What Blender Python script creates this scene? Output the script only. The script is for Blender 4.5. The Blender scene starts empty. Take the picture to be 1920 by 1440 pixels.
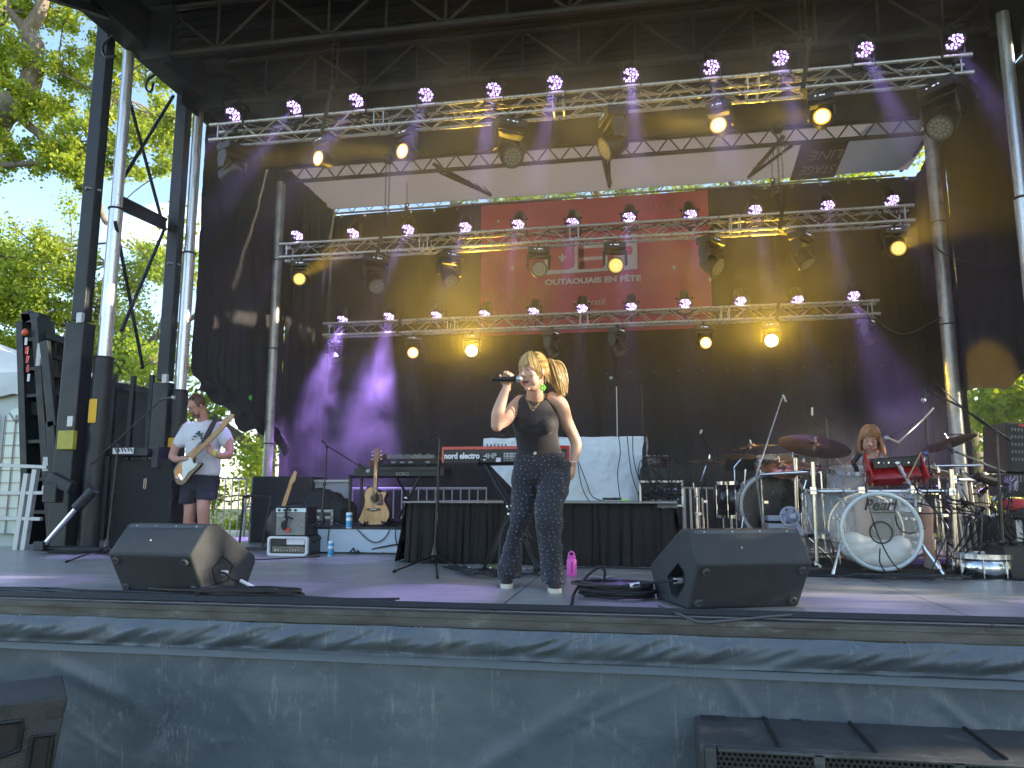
import bpy, math, random
import numpy as np
from math import sin, cos, pi, radians, atan2, sqrt
from mathutils import Vector, Matrix, Euler, noise
random.seed(7)
RNG = np.random.default_rng(11)
S = bpy.context.scene
COL = S.collection

# ---------------------------------------------------------------- camera (deck top is z = 0, eye .62 m above it)
EYE = .62
PITCH, YAW, FPX = radians(8.470287), radians(9.897796), 1390.0
cam = bpy.data.cameras.new("camera"); camo = bpy.data.objects.new("camera", cam); COL.objects.link(camo)
cam.sensor_width = 36.0; cam.lens = 36.0 * FPX / 1920.0; cam.clip_start = .05; cam.clip_end = 3000
camo.location = (0, 0, EYE); camo.rotation_euler = (pi / 2 + PITCH, 0, YAW)
S.camera = camo

# ---------------------------------------------------------------- world
SUN_EL, SUN_AZ = radians(13.5), radians(3.0)      # the sun stands low over the +X side of the stage
w = bpy.data.worlds.new("World"); S.world = w; w.use_nodes = True
nt = w.node_tree; nt.nodes.clear()
o_ = nt.nodes.new("ShaderNodeOutputWorld"); bg = nt.nodes.new("ShaderNodeBackground")
sky = nt.nodes.new("ShaderNodeTexSky"); sky.sky_type = 'NISHITA'; sky.sun_disc = False
sky.sun_elevation = radians(24); sky.sun_rotation = radians(90) - SUN_AZ; sky.air_density = 1.0; sky.dust_density = .6; sky.ozone_density = 1.2
tc = nt.nodes.new("ShaderNodeTexCoord"); mp = nt.nodes.new("ShaderNodeMapping"); mp.inputs['Scale'].default_value = (1, 1, 2.6)
nz = nt.nodes.new("ShaderNodeTexNoise"); nz.inputs['Scale'].default_value = 2.7; nz.inputs['Detail'].default_value = 7; nz.inputs['Roughness'].default_value = .55
rp = nt.nodes.new("ShaderNodeValToRGB"); rp.color_ramp.elements[0].position = .59; rp.color_ramp.elements[1].position = .76
mx = nt.nodes.new("ShaderNodeMixRGB"); mx.inputs[2].default_value = (9.5, 9.9, 10.6, 1)
L = nt.links.new
L(tc.outputs['Generated'], mp.inputs[0]); L(mp.outputs[0], nz.inputs['Vector']); L(nz.outputs['Fac'], rp.inputs[0])
L(rp.outputs[0], mx.inputs[0]); L(sky.outputs[0], mx.inputs[1]); L(mx.outputs[0], bg.inputs[0]); L(bg.outputs[0], o_.inputs[0])
bg.inputs[1].default_value = .15

sun = bpy.data.lights.new("sun", 'SUN'); suno = bpy.data.objects.new("sun", sun); COL.objects.link(suno)
sun.energy = 4.0; sun.angle = radians(.5); sun.color = (1, .86, .66)
sd = Vector((cos(SUN_EL) * cos(SUN_AZ), cos(SUN_EL) * sin(SUN_AZ), sin(SUN_EL)))
suno.rotation_euler = sd.to_track_quat('Z', 'Y').to_euler()

S.view_settings.view_transform = 'Standard'; S.view_settings.look = 'None'
S.view_settings.exposure = 1.55; S.view_settings.gamma = 1.0; S.view_settings.use_curve_mapping = False
S.render.engine = 'CYCLES'
cy = S.cycles
cy.use_denoising = True
try: cy.denoiser = 'OPENIMAGEDENOISE'
except Exception: pass
cy.max_bounces = 6; cy.diffuse_bounces = 3; cy.glossy_bounces = 3; cy.transmission_bounces = 4; cy.transparent_max_bounces = 12
cy.volume_bounces = 0; cy.sample_clamp_indirect = 6.0; cy.caustics_reflective = False; cy.caustics_refractive = False
cy.use_adaptive_sampling = True; cy.adaptive_threshold = .02; cy.use_light_tree = True; cy.volume_step_rate = 1.0; cy.volume_max_steps = 64

# ---------------------------------------------------------------- where a picture point lies, at a known depth or height
_cp, _sp, _cy, _sy = cos(PITCH), sin(PITCH), cos(YAW), sin(YAW)
_F = Vector((-_sy * _cp, _cy * _cp, _sp)); _R = Vector((_cy, _sy, 0)); _U = _R.cross(_F)
def _ray(px, py): return _F + _R * ((px - 960) / FPX) - _U * ((py - 720) / FPX)
def A(px, py, Y):
    d = _ray(px, py); t = Y / d.y; return Vector((d.x * t, Y, EYE + d.z * t))
def G(px, py, z=0.0):
    d = _ray(px, py); t = (z - EYE) / d.z; return Vector((d.x * t, d.y * t, z))
def AX(px, py, X):
    d = _ray(px, py); t = X / d.x; return Vector((X, d.y * t, EYE + d.z * t))
V = Vector

# ---------------------------------------------------------------- materials
MATS = {}
def mat(name, col, rough=.6, metal=0.0, var=.15, vscale=8.0, bump=0.0, bscale=40.0, emit=None, estr=0.0, trans=0.0, sheen=0.0, coat=0.0, alpha=1.0, spec=.5, stretch=(1, 1, 1), dirt=None, dscale=3.0, dpos=(.55, .75), subsurf=0.0, rvar=.12):
    if name in MATS: return MATS[name]
    m = bpy.data.materials.new(name); m.use_nodes = True; MATS[name] = m
    n = m.node_tree; b = n.nodes['Principled BSDF']; l = n.links.new
    c = (*col, 1)
    b.inputs['Roughness'].default_value = rough; b.inputs['Metallic'].default_value = metal
    b.inputs['Specular IOR Level'].default_value = spec
    b.inputs['Transmission Weight'].default_value = trans; b.inputs['Alpha'].default_value = alpha
    b.inputs['Coat Weight'].default_value = coat; b.inputs['Sheen Weight'].default_value = sheen
    if subsurf: b.inputs['Subsurface Weight'].default_value = subsurf; b.inputs['Subsurface Radius'].default_value = (.02, .008, .004); b.inputs['Subsurface Scale'].default_value = 1.0
    b.inputs['Base Color'].default_value = c
    if emit: b.inputs['Emission Color'].default_value = (*emit, 1); b.inputs['Emission Strength'].default_value = estr
    if var or bump or dirt:
        t = n.nodes.new("ShaderNodeTexCoord"); q = n.nodes.new("ShaderNodeMapping"); q.inputs['Scale'].default_value = stretch
        l(t.outputs['Object'], q.inputs[0])
    last = None
    if var:
        z = n.nodes.new("ShaderNodeTexNoise"); z.inputs['Scale'].default_value = vscale; z.inputs['Detail'].default_value = 6; z.inputs['Roughness'].default_value = .6
        l(q.outputs[0], z.inputs['Vector'])
        r = n.nodes.new("ShaderNodeMapRange"); r.inputs[1].default_value = .3; r.inputs[2].default_value = .7
        r.inputs[3].default_value = 1 - var; r.inputs[4].default_value = 1 + var; l(z.outputs['Fac'], r.inputs[0])
        x = n.nodes.new("ShaderNodeMixRGB"); x.blend_type = 'MULTIPLY'; x.inputs[0].default_value = 1; x.inputs[1].default_value = c
        l(r.outputs[0], x.inputs[2]); last = x.outputs[0]; l(last, b.inputs['Base Color'])
        if rvar:
            r2 = n.nodes.new("ShaderNodeMapRange"); r2.inputs[1].default_value = .3; r2.inputs[2].default_value = .7
            r2.inputs[3].default_value = max(.03, rough - rvar); r2.inputs[4].default_value = min(1, rough + rvar); l(z.outputs['Fac'], r2.inputs[0]); l(r2.outputs[0], b.inputs['Roughness'])
    if dirt:
        z2 = n.nodes.new("ShaderNodeTexNoise"); z2.inputs['Scale'].default_value = dscale; z2.inputs['Detail'].default_value = 9; z2.inputs['Roughness'].default_value = .72
        l(q.outputs[0], z2.inputs['Vector'])
        r3 = n.nodes.new("ShaderNodeMapRange"); r3.inputs[1].default_value = dpos[0]; r3.inputs[2].default_value = dpos[1]; l(z2.outputs['Fac'], r3.inputs[0])
        x2 = n.nodes.new("ShaderNodeMixRGB"); x2.inputs[1].default_value = c; x2.inputs[2].default_value = (*dirt, 1)
        if last: l(last, x2.inputs[1])
        l(r3.outputs[0], x2.inputs[0]); l(x2.outputs[0], b.inputs['Base Color'])
    if bump:
        z3 = n.nodes.new("ShaderNodeTexNoise"); z3.inputs['Scale'].default_value = bscale; z3.inputs['Detail'].default_value = 4; l(q.outputs[0], z3.inputs['Vector'])
        bp = n.nodes.new("ShaderNodeBump"); bp.inputs['Strength'].default_value = bump; bp.inputs['Distance'].default_value = .01; l(z3.outputs['Fac'], bp.inputs['Height']); l(bp.outputs[0], b.inputs['Normal'])
    return m
def emis(name, col, s):
    if name in MATS: return MATS[name]
    m = bpy.data.materials.new(name); m.use_nodes = True; n = m.node_tree; n.nodes.clear(); MATS[name] = m
    e = n.nodes.new("ShaderNodeEmission"); e.inputs[0].default_value = (*col, 1); e.inputs[1].default_value = s
    o = n.nodes.new("ShaderNodeOutputMaterial"); n.links.new(e.outputs[0], o.inputs[0]); return m

# ---------------------------------------------------------------- things, parts, meshes
def props(o, label=None, cat=None, group=None, kind=None):
    if label: o['label'] = label
    if cat: o['category'] = cat
    if group: o['group'] = group
    if kind: o['kind'] = kind
    return o
def thing(name, label, cat, loc=(0, 0, 0), group=None):
    o = bpy.data.objects.new(name, None); COL.objects.link(o); o.location = loc; o.empty_display_size = .1
    return props(o, label, cat, group)
def _off(p):
    v = V((0, 0, 0))
    while p is not None: v += p.location; p = p.parent
    return v
class MB:
    def __init__(s): s.v = []; s.f = []; s.m = []; s.cm = 0
    def add(s, vs, fs):
        b = len(s.v); s.v += [tuple(p) for p in vs]; s.f += [tuple(i + b for i in f) for f in fs]; s.m += [s.cm] * len(fs); return s
    def box(s, c, d, R=None):
        h = [x / 2 for x in d]; vs = [V((x * h[0], y * h[1], z * h[2])) for x in (-1, 1) for y in (-1, 1) for z in (-1, 1)]
        if R is not None: vs = [R @ v for v in vs]
        c = V(c); return s.add([v + c for v in vs], [(0, 1, 3, 2), (4, 6, 7, 5), (0, 4, 5, 1), (2, 3, 7, 6), (0, 2, 6, 4), (1, 5, 7, 3)])
    def bar(s, p, q, a, b=None, up=(0, 0, 1)):            # a rectangular bar from p to q
        p, q = V(p), V(q); b = b or a; d = (q - p).normalized(); u = V(up)
        if abs(d.dot(u)) > .98: u = V((0, 1, 0))
        x = d.cross(u).normalized(); y = x.cross(d)
        vs = []
        for e in (p, q):
            for i, j in ((-1, -1), (1, -1), (1, 1), (-1, 1)): vs.append(e + x * (a / 2 * i) + y * (b / 2 * j))
        return s.add(vs, [(0, 1, 2, 3), (7, 6, 5, 4), (0, 4, 5, 1), (1, 5, 6, 2), (2, 6, 7, 3), (3, 7, 4, 0)])
    def tube(s, p, q, r, r2=None, n=8, cap=True):
        p, q = V(p), V(q); r2 = r if r2 is None else r2; d = (q - p)
        if d.length < 1e-6: return s
        d.normalize(); u = V((0, 0, 1)) if abs(d.z) < .95 else V((1, 0, 0)); x = d.cross(u).normalized(); y = x.cross(d)
        vs = [e + (x * cos(2 * pi * i / n) + y * sin(2 * pi * i / n)) * rr for e, rr in ((p, r), (q, r2)) for i in range(n)]
        fs = [(i, (i + 1) % n, n + (i + 1) % n, n + i) for i in range(n)]
        if cap: fs += [tuple(range(n))[::-1], tuple(range(n, 2 * n))]
        return s.add(vs, fs)
    def path(s, pts, r, n=6, closed=False):               # a bent tube; r a number or a list
        pts = [V(p) for p in pts]; N = len(pts); rr = r if isinstance(r, (list, tuple)) else [r] * N
        vs = []; x = None
        for i, p in enumerate(pts):
            a = pts[(i - 1) % N] if (closed or i) else p; c = pts[(i + 1) % N] if (closed or i < N - 1) else p
            d = (c - a); d = d.normalized() if d.length > 1e-9 else V((0, 0, 1))
            if x is None: u = V((0, 0, 1)) if abs(d.z) < .9 else V((1, 0, 0)); x = d.cross(u).normalized()
            x = (x - d * x.dot(d)).normalized(); y = d.cross(x)
            vs += [p + (x * cos(2 * pi * k / n) + y * sin(2 * pi * k / n)) * rr[i] for k in range(n)]
        fs = [(i * n + k, i * n + (k + 1) % n, ((i + 1) % N) * n + (k + 1) % n, ((i + 1) % N) * n + k) for i in range(N if closed else N - 1) for k in range(n)]
        if not closed: fs += [tuple(range(n))[::-1], tuple((N - 1) * n + k for k in range(n))]
        return s.add(vs, fs)
    def loft(s, rings, n=16, cap=True, e=1.0):            # rings: (centre, rx, ry, xaxis, yaxis)
        vs = []
        for c, rx, ry, X, Y in rings:
            c, X, Y = V(c), V(X), V(Y)
            for k in range(n):
                a = 2 * pi * k / n; ca, sa = cos(a), sin(a)
                if e != 1.0: ca = math.copysign(abs(ca) ** e, ca); sa = math.copysign(abs(sa) ** e, sa)
                vs.append(c + X * (rx * ca) + Y * (ry * sa))
        fs = [(i * n + k, i * n + (k + 1) % n, (i + 1) * n + (k + 1) % n, (i + 1) * n + k) for i in range(len(rings) - 1) for k in range(n)]
        if cap: fs += [tuple(range(n))[::-1], tuple((len(rings) - 1) * n + k for k in range(n))]
        return s.add(vs, fs)
    def lathe(s, prof, c, ax=(0, 0, 1), n=24, close=False):   # prof: (radius, height along ax)
        c = V(c); d = V(ax).normalized(); u = V((0, 0, 1)) if abs(d.z) < .95 else V((1, 0, 0)); x = d.cross(u).normalized(); y = x.cross(d)
        vs = [c + d * h + (x * cos(2 * pi * k / n) + y * sin(2 * pi * k / n)) * max(r, 1e-4) for r, h in prof for k in range(n)]
        P = len(prof)
        fs = [(i * n + k, i * n + (k + 1) % n, ((i + 1) % P) * n + (k + 1) % n, ((i + 1) % P) * n + k) for i in range(P if close else P - 1) for k in range(n)]
        return s.add(vs, fs)
    def ball(s, c, r, n=12, m=8, R=None):
        c = V(c); r = (r, r, r) if not isinstance(r, (tuple, list)) else r; vs = []
        for i in range(m + 1):
            t = pi * i / m
            for k in range(n):
                a = 2 * pi * k / n; v = V((r[0] * sin(t) * cos(a), r[1] * sin(t) * sin(a), r[2] * cos(t)))
                vs.append(c + (R @ v if R is not None else v))
        return s.add(vs, [(i * n + k, (i + 1) * n + k, (i + 1) * n + (k + 1) % n, i * n + (k + 1) % n) for i in range(m) for k in range(n)])
    def prism(s, poly, o, X, Y, t):                       # a flat outline (x,y) in the frame o,X,Y given thickness t along X x Y
        o, X, Y = V(o), V(X), V(Y); N = X.cross(Y).normalized(); n = len(poly)
        vs = [o + X * a + Y * b for a, b in poly] + [o + X * a + Y * b + N * t for a, b in poly]
        return s.add(vs, [tuple(range(n))[::-1], tuple(range(n, 2 * n))] + [(i, (i + 1) % n, n + (i + 1) % n, n + i) for i in range(n)])
    def torus(s, c, R_, r, ax=(0, 0, 1), n=24, m=8):
        return s.lathe([(R_ + r * cos(2 * pi * i / m), r * sin(2 * pi * i / m)) for i in range(m)], c, ax, n, close=True)
    def grid(s, fn, nu, nv):
        vs = [fn(i / nu, j / nv) for j in range(nv + 1) for i in range(nu + 1)]
        return s.add(vs, [(j * (nu + 1) + i, j * (nu + 1) + i + 1, (j + 1) * (nu + 1) + i + 1, (j + 1) * (nu + 1) + i) for j in range(nv) for i in range(nu)])
    def build(s, name, m, parent=None, smooth=None, bevel=0.0, solid=0.0, sub=0, label=None, remesh=0.0, seg=2):
        me = bpy.data.meshes.new(name); off = _off(parent)
        me.from_pydata([(x - off.x, y - off.y, z - off.z) for x, y, z in s.v], [], s.f)
        ms = m if isinstance(m, (list, tuple)) else [m]
        for k in ms: me.materials.append(k)
        if len(ms) > 1: me.polygons.foreach_set('material_index', s.m)
        o = bpy.data.objects.new(name, me); COL.objects.link(o)
        if parent is not None: o.parent = parent
        if remesh:
            r = o.modifiers.new('r', 'REMESH'); r.mode = 'VOXEL'; r.voxel_size = remesh; r.use_smooth_shade = True
            q = o.modifiers.new('s', 'SMOOTH'); q.iterations = 4; q.factor = .5
        if solid: q = o.modifiers.new('t', 'SOLIDIFY'); q.thickness = solid; q.offset = 0
        if bevel: q = o.modifiers.new('b', 'BEVEL'); q.width = bevel; q.segments = seg; q.limit_method = 'ANGLE'; q.angle_limit = radians(40)
        if sub: q = o.modifiers.new('u', 'SUBSURF'); q.levels = sub; q.render_levels = sub
        if smooth is None: smooth = not bevel
        if smooth:
            me.shade_smooth() if hasattr(me, 'shade_smooth') else None
            if not (remesh or sub):
                try: me.set_sharp_from_angle(angle=radians(38))
                except Exception: pass
        me.update()
        if label: o['label'] = label
        return o
def wpath(pts, k=8):                                      # Catmull-Rom through the points
    pts = [V(p) for p in pts]; P = [pts[0] * 2 - pts[1]] + pts + [pts[-1] * 2 - pts[-2]]; out = []
    for i in range(1, len(P) - 2):
        a, b, c, d = P[i - 1:i + 3]
        for j in range(k):
            t = j / k; out.append(.5 * ((2 * b) + (c - a) * t + (2 * a - 5 * b + 4 * c - d) * t * t + (3 * b - a - 3 * c + d) * t ** 3))
    out.append(P[-2]); return out
def text(s_, m, size, origin, X, Y, parent, name='lettering', ext=.001, align='LEFT', bold=0.0, sx=1.0):
    cu = bpy.data.curves.new(name, 'FONT'); cu.body = s_; cu.size = size; cu.extrude = ext; cu.align_x = align; cu.offset = bold; cu.resolution_u = 3
    tmp = bpy.data.objects.new(name, cu); COL.objects.link(tmp); dg = bpy.context.evaluated_depsgraph_get()
    me = bpy.data.meshes.new_from_object(tmp.evaluated_get(dg)); bpy.data.objects.remove(tmp)
    X, Y = V(X).normalized(), V(Y).normalized(); Z = X.cross(Y); off = _off(parent); o3 = V(origin) - off
    M = Matrix(((X.x * sx, Y.x, Z.x, o3.x), (X.y * sx, Y.y, Z.y, o3.y), (X.z * sx, Y.z, Z.z, o3.z), (0, 0, 0, 1)))
    me.transform(M); me.materials.clear(); me.materials.append(m)
    o = bpy.data.objects.new(name, me); COL.objects.link(o); o.parent = parent; return o
def dup(root, loc=None, rot=None, label=None, group=None):
    r = root.copy(); COL.objects.link(r)
    for ch in root.children: _dupc(ch, r)
    if loc is not None: r.location = loc
    if rot is not None: r.rotation_euler = rot
    if label: r['label'] = label
    if group: r['group'] = group
    return r
def _dupc(o, parent):
    c = o.copy(); COL.objects.link(c); c.parent = parent
    for ch in o.children: _dupc(ch, c)
    return c
def fb(x, y, z=0.0, s=1.0): return noise.fractal(V((x * s, y * s, z * s)), 1.0, 2.0, 4)

# common materials
M_BLK = mat('black_steel', (.018, .022, .026), .5, .0, .35, 6, .15, 60, dirt=(.09, .09, .085), dscale=5, dpos=(.6, .85))
M_BLK2 = mat('black_paint', (.014, .015, .017), .42, 0, .25, 10)
M_PLA = mat('black_plastic', (.012, .012, .013), .38, 0, .2, 14)
M_ALU = mat('brushed_aluminium', (.62, .60, .57), .32, .85, .18, 20)
M_CHR = mat('chrome', (.75, .75, .76), .12, 1, .08, 12)
M_RUB = mat('rubber', (.012, .012, .012), .7, 0, .2, 20)
M_CAB = mat('cable_rubber', (.016, .017, .019), .48, 0, .2, 20)
M_WHT = mat('white_paint', (.75, .76, .78), .5, 0, .08, 8)
M_GAL = mat('galvanised_steel', (.45, .46, .47), .45, .7, .2, 15)
# ================================================================ GROUND AND STAGE
g = MB(); g.grid(lambda u, v: (-60 + 120 * u, -20 + 110 * v, -1.25 + .05 * fb(u * 40, v * 40)), 60, 55)
props(g.build('ground', mat('grass_ground', (.07, .10, .03), .95, 0, .4, 3, .5, 30, dirt=(.16, .13, .08), dscale=1.2)), kind='structure')

XL, XR = -7.6, 5.6
YF = 3.95
stage = thing('stage', 'raised concert stage with worn dark plywood deck and slate vinyl skirt hanging along its front', 'stage', (-.8, YF, 0))
# deck plywood: long scuffs running along the boards
def deck_mat():
    m = bpy.data.materials.new('deck_plywood'); m.use_nodes = True; n = m.node_tree; l = n.links.new; b = n.nodes['Principled BSDF']
    t = n.nodes.new("ShaderNodeTexCoord")
    def nzs(sc, det, st, ro=.6):
        q = n.nodes.new("ShaderNodeMapping"); q.inputs['Scale'].default_value = st; l(t.outputs['Object'], q.inputs[0])
        z = n.nodes.new("ShaderNodeTexNoise"); z.inputs['Scale'].default_value = sc; z.inputs['Detail'].default_value = det; z.inputs['Roughness'].default_value = ro; l(q.outputs[0], z.inputs['Vector']); return z.outputs['Fac']
    def mr(x, a, bb, c, d):
        r = n.nodes.new("ShaderNodeMapRange"); r.inputs[1].default_value = a; r.inputs[2].default_value = bb; r.inputs[3].default_value = c; r.inputs[4].default_value = d; l(x, r.inputs[0]); return r.outputs[0]
    def mixc(f, a, c):
        x = n.nodes.new("ShaderNodeMixRGB"); l(f, x.inputs[0])
        for i, k in ((1, a), (2, c)):
            if isinstance(k, tuple): x.inputs[i].default_value = (*k, 1)
            else: l(k, x.inputs[i])
        return x.outputs[0]
    a = nzs(2.2, 8, (1, 2.2, 1)); s1 = nzs(9, 6, (.35, 6, 1), .7); s2 = nzs(30, 5, (.25, 4, 1), .75); s3 = nzs(5, 9, (1, 1, 1), .75)
    c = mixc(mr(a, .35, .65, 0, 1), (.26, .258, .258), (.37, .365, .36))
    c = mixc(mr(s1, .5, .72, 0, .8), c, (.36, .355, .34)); c = mixc(mr(s2, .58, .74, 0, .75), c, (.48, .48, .47)); c = mixc(mr(s3, .6, .75, 0, .8), c, (.035, .035, .04))
    # board joints every 1.22 m
    sp = n.nodes.new("ShaderNodeSeparateXYZ"); l(t.outputs['Object'], sp.inputs[0])
    for ax, per in ((1, 1.22), (0, 2.44)):
        md = n.nodes.new("ShaderNodeMath"); md.operation = 'PINGPONG'; md.inputs[1].default_value = per / 2; l(sp.outputs[ax], md.inputs[0])
        c = mixc(mr(md.outputs[0], .003, .007, 1, 0), c, (.02, .02, .02))
    l(c, b.inputs['Base Color']); l(mr(s1, .3, .7, .22, .5), b.inputs['Roughness'])
    bp = n.nodes.new("ShaderNodeBump"); bp.inputs['Strength'].default_value = .25; bp.inputs['Distance'].default_value = .006; l(s2, bp.inputs['Height']); l(bp.outputs[0], b.inputs['Normal'])
    b.inputs['Coat Weight'].default_value = .15; b.inputs['Coat Roughness'].default_value = .3
    return m
m = MB(); m.box(((XL + XR) / 2, (YF + .09 + 12.2) / 2, -.04), (XR - XL, 12.2 - YF - .09, .08)); m.build('deck', deck_mat(), stage, smooth=False)
# aluminium nosing with its grooves
al = mat('worn_dark_aluminium', (.10, .10, .10), .4, .6, .4, 9, dirt=(.3, .3, .29), dscale=14, dpos=(.58, .8), stretch=(.3, 1, 1))
m = MB()
m.box(((XL + XR) / 2, YF + .045, -.013), (XR - XL, .09, .022)); m.box(((XL + XR) / 2, YF + .02, -.05), (XR - XL, .03, .05)); m.box(((XL + XR) / 2, YF + .004, -.026), (XR - XL, .012, .008)); m.box(((XL + XR) / 2, YF + .004, -.072), (XR - XL, .014, .008))
m.build('nosing', al, stage, bevel=.002)
m = MB()
for x in np.arange(XL + .3, XR, 2.44):
    for y in (YF + .5, 8, 11.8): m.tube((x, y, -1.25), (x, y, -.081), .04)
m.build('leg', M_GAL, stage)
# vinyl skirt
def vinyl():
    m = bpy.data.materials.new('slate_vinyl'); m.use_nodes = True; n = m.node_tree; l = n.links.new; b = n.nodes['Principled BSDF']
    t = n.nodes.new("ShaderNodeTexCoord")
    def nzs(sc, det, st, ro=.6, rot=0, dist=0):
        q = n.nodes.new("ShaderNodeMapping"); q.inputs['Scale'].default_value = st; q.inputs['Rotation'].default_value = (0, rot, 0); l(t.outputs['Object'], q.inputs[0])
        z = n.nodes.new("ShaderNodeTexNoise"); z.inputs['Scale'].default_value = sc; z.inputs['Detail'].default_value = det; z.inputs['Roughness'].default_value = ro; z.inputs['Distortion'].default_value = dist; l(q.outputs[0], z.inputs['Vector']); return z.outputs['Fac']
    def mr(x, a, bb, c, d):
        r = n.nodes.new("ShaderNodeMapRange"); r.inputs[1].default_value = a; r.inputs[2].default_value = bb; r.inputs[3].default_value = c; r.inputs[4].default_value = d; l(x, r.inputs[0]); return r.outputs[0]
    def mul(a, bb):
        x = n.nodes.new("ShaderNodeMath"); x.operation = 'MULTIPLY'; l(a, x.inputs[0]); l(bb, x.inputs[1]); return x.outputs[0]
    def mixc(f, a, c):
        x = n.nodes.new("ShaderNodeMixRGB"); l(f, x.inputs[0])
        for i, k in ((1, a), (2, c)):
            if isinstance(k, tuple): x.inputs[i].default_value = (*k, 1)
            else: l(k, x.inputs[i])
        return x.outputs[0]
    big = nzs(1.1, 5, (1, 1, 1)); sc1 = nzs(4, 9, (1, 1, 1), .8, .3, .6); fine = nzs(45, 5, (1.5, 1, .4), .75, .4); blot = nzs(1.6, 6, (1, 1, 2.2), .7)
    c = mixc(mr(big, .3, .7, 0, 1), (.072, .092, .115), (.102, .125, .148))
    c = mixc(mr(blot, .48, .7, 0, .5), c, (.175, .195, .205))
    c = mixc(mul(mr(sc1, .52, .66, 0, 1), mr(fine, .48, .64, 0, .9)), c, (.27, .285, .285))
    st = mul(mr(nzs(7, 3, (3.4, 1, .35), .5, .32, 1.2), .63, .68, 0, 1), mr(blot, .45, .6, .3, 1)); c = mixc(st, c, (.17, .19, .2))
    l(c, b.inputs['Base Color']); b.inputs['Roughness'].default_value = .42; l(mr(blot, .3, .7, .36, .55), b.inputs['Roughness'])
    w1 = nzs(3.2, 5, (1, 1, 1), .55, 0, .8); bp = n.nodes.new("ShaderNodeBump"); bp.inputs['Strength'].default_value = .35; bp.inputs['Distance'].default_value = .02; l(w1, bp.inputs['Height'])
    bp2 = n.nodes.new("ShaderNodeBump"); bp2.inputs['Strength'].default_value = .12; bp2.inputs['Distance'].default_value = .01; l(nzs(160, 2, (1, 1, .5)), bp2.inputs['Height']); l(bp.outputs[0], bp2.inputs['Normal']); l(bp2.outputs[0], b.inputs['Normal'])
    return m
M_VIN = vinyl()
def crease(x, z, pts):
    s_ = 0
    for (x0, z0, x1, z1, w_, a) in pts:
        dx, dz = x1 - x0, z1 - z0; L2 = dx * dx + dz * dz; t = max(0, min(1, ((x - x0) * dx + (z - z0) * dz) / L2)); d = sqrt((x - x0 - dx * t) ** 2 + (z - z0 - dz * t) ** 2)
        s_ += a * math.exp(-(d / w_) ** 2) * sin(pi * min(1, max(0, t * .98 + .01))) ** .5
    return s_
rr = random.Random(3)
CR = []
for i in range(64):
    x0 = rr.uniform(-4.2, 2.4); z0 = rr.uniform(-1.0, -.22); a = rr.choice([rr.gauss(.85, .25), rr.gauss(-.8, .3), rr.gauss(1.5, .15)]); le = rr.uniform(.15, .75)
    CR.append((x0, z0, x0 + cos(a) * le, z0 + sin(a) * le, rr.uniform(.010, .035), rr.choice([-1, 1]) * rr.uniform(.002, .006)))
CR += [(-1.2, -1.0, -.2, -.35, .05, .014), (-2.9, -.9, -2.5, -.5, .08, -.014), (-2.8, -.55, -3.4, -.35, .05, .02), (1.3, -.3, 1.75, -.7, .03, .02), (.9, -.3, 1.0, -.8, .03, .018), (.35, -.25, .6, -.6, .03, .014)]
def skirt(u, v):
    x = XL + (XR - XL) * u; z = -.215 - 1.03 * v
    y = YF - .012 + .018 * fb(x * 1.2, z * 1.2, 1) - (crease(x, z, CR) if -4.5 < x < 2.8 else 0) + .012 * sin(x * 1.3) + .03 * v
    return (x, y, z)
m = MB(); m.grid(skirt, 900, 70); m.build('skirt', M_VIN, stage)
def valance(u, v):
    x = XL + (XR - XL) * u; k = sin(pi * min(1, v * 1.15)); z = -.078 - .15 * v + .008 * noise.noise(V((x * 4, v * 2, 3)))
    y = YF - .016 - .036 * k * (.8 + .5 * fb(x * 1.3, 2, 0)) - .022 * noise.noise(V((x * 6 + v * 2, v * 1.4, 5))) * min(1, v * 4) - .012 * noise.noise(V((x * 15 + v * 5, v * 2, 9))) * k
    return (x, y, z)
m = MB(); m.grid(valance, 1100, 16); m.build('valance', M_VIN, stage)
m = MB(); m.grid(lambda u, v: (XL + (XR - XL) * u, YF - .045 + .006 * fb(u * 20, 0, 1) - .004 * (v > .5), -.222 - .036 * v - .01 * u), 400, 2)
m.build('seam_tape', mat('blue_grey_webbing', (.088, .115, .14), .5, 0, .15, 5), stage)

# ---- wing side decks carry the towers
# ================================================================ ROOF
M_DK = mat('roof_membrane', (.010, .012, .014), .55, 0, .3, 2, .2, 8)
M_TR = mat('dark_roof_truss', (.045, .044, .040), .55, .3, .3, 12)
roof = thing('stage_roof', 'black stage roof with dark lattice beams under its canopy and a pale panel at the rear', 'roof', (-.8, 7.5, 5.9))
ZC = 6.75
m = MB()
m.box((-.75, 7.25, ZC + .04), (11.4, 5.7, .08))
m.box((-.75, 9.92, ZC - .62), (11.2, .06, 1.16))
m.build('canopy', M_DK, roof, smooth=False)
m = MB()   # roof corrugation ribs seen from below
for y in np.arange(5.0, 9.8, .16): m.box((-.75, y, ZC - .012), (11.2, .025, .02))
m.build('roof_purlin', M_DK, roof, smooth=False)
def roof_truss(Y, z, h, x0, x1, nb, r=.035):
    t = MB(); t.tube((x0, Y, z), (x1, Y, z), r * 1.25, n=8); t.tube((x0, Y, z + h), (x1, Y, z + h), r, n=8)
    dx = (x1 - x0) / nb
    for i in range(nb + 1):
        x = x0 + i * dx; t.tube((x, Y, z), (x, Y, z + h), r * .5, n=6)
        if i < nb:
            a, b = (z + h, z) if i % 2 else (z, z + h)
            t.tube((x, Y, b), (x + dx, Y, a), r * .6, n=6)
    return t.build('roof_beam', M_TR, roof)
roof_truss(6.2, 5.95, .62, -5.9, 4.4, 14)
roof_truss(7.5, 5.92, .62, -5.62, 4.3, 14)
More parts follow.
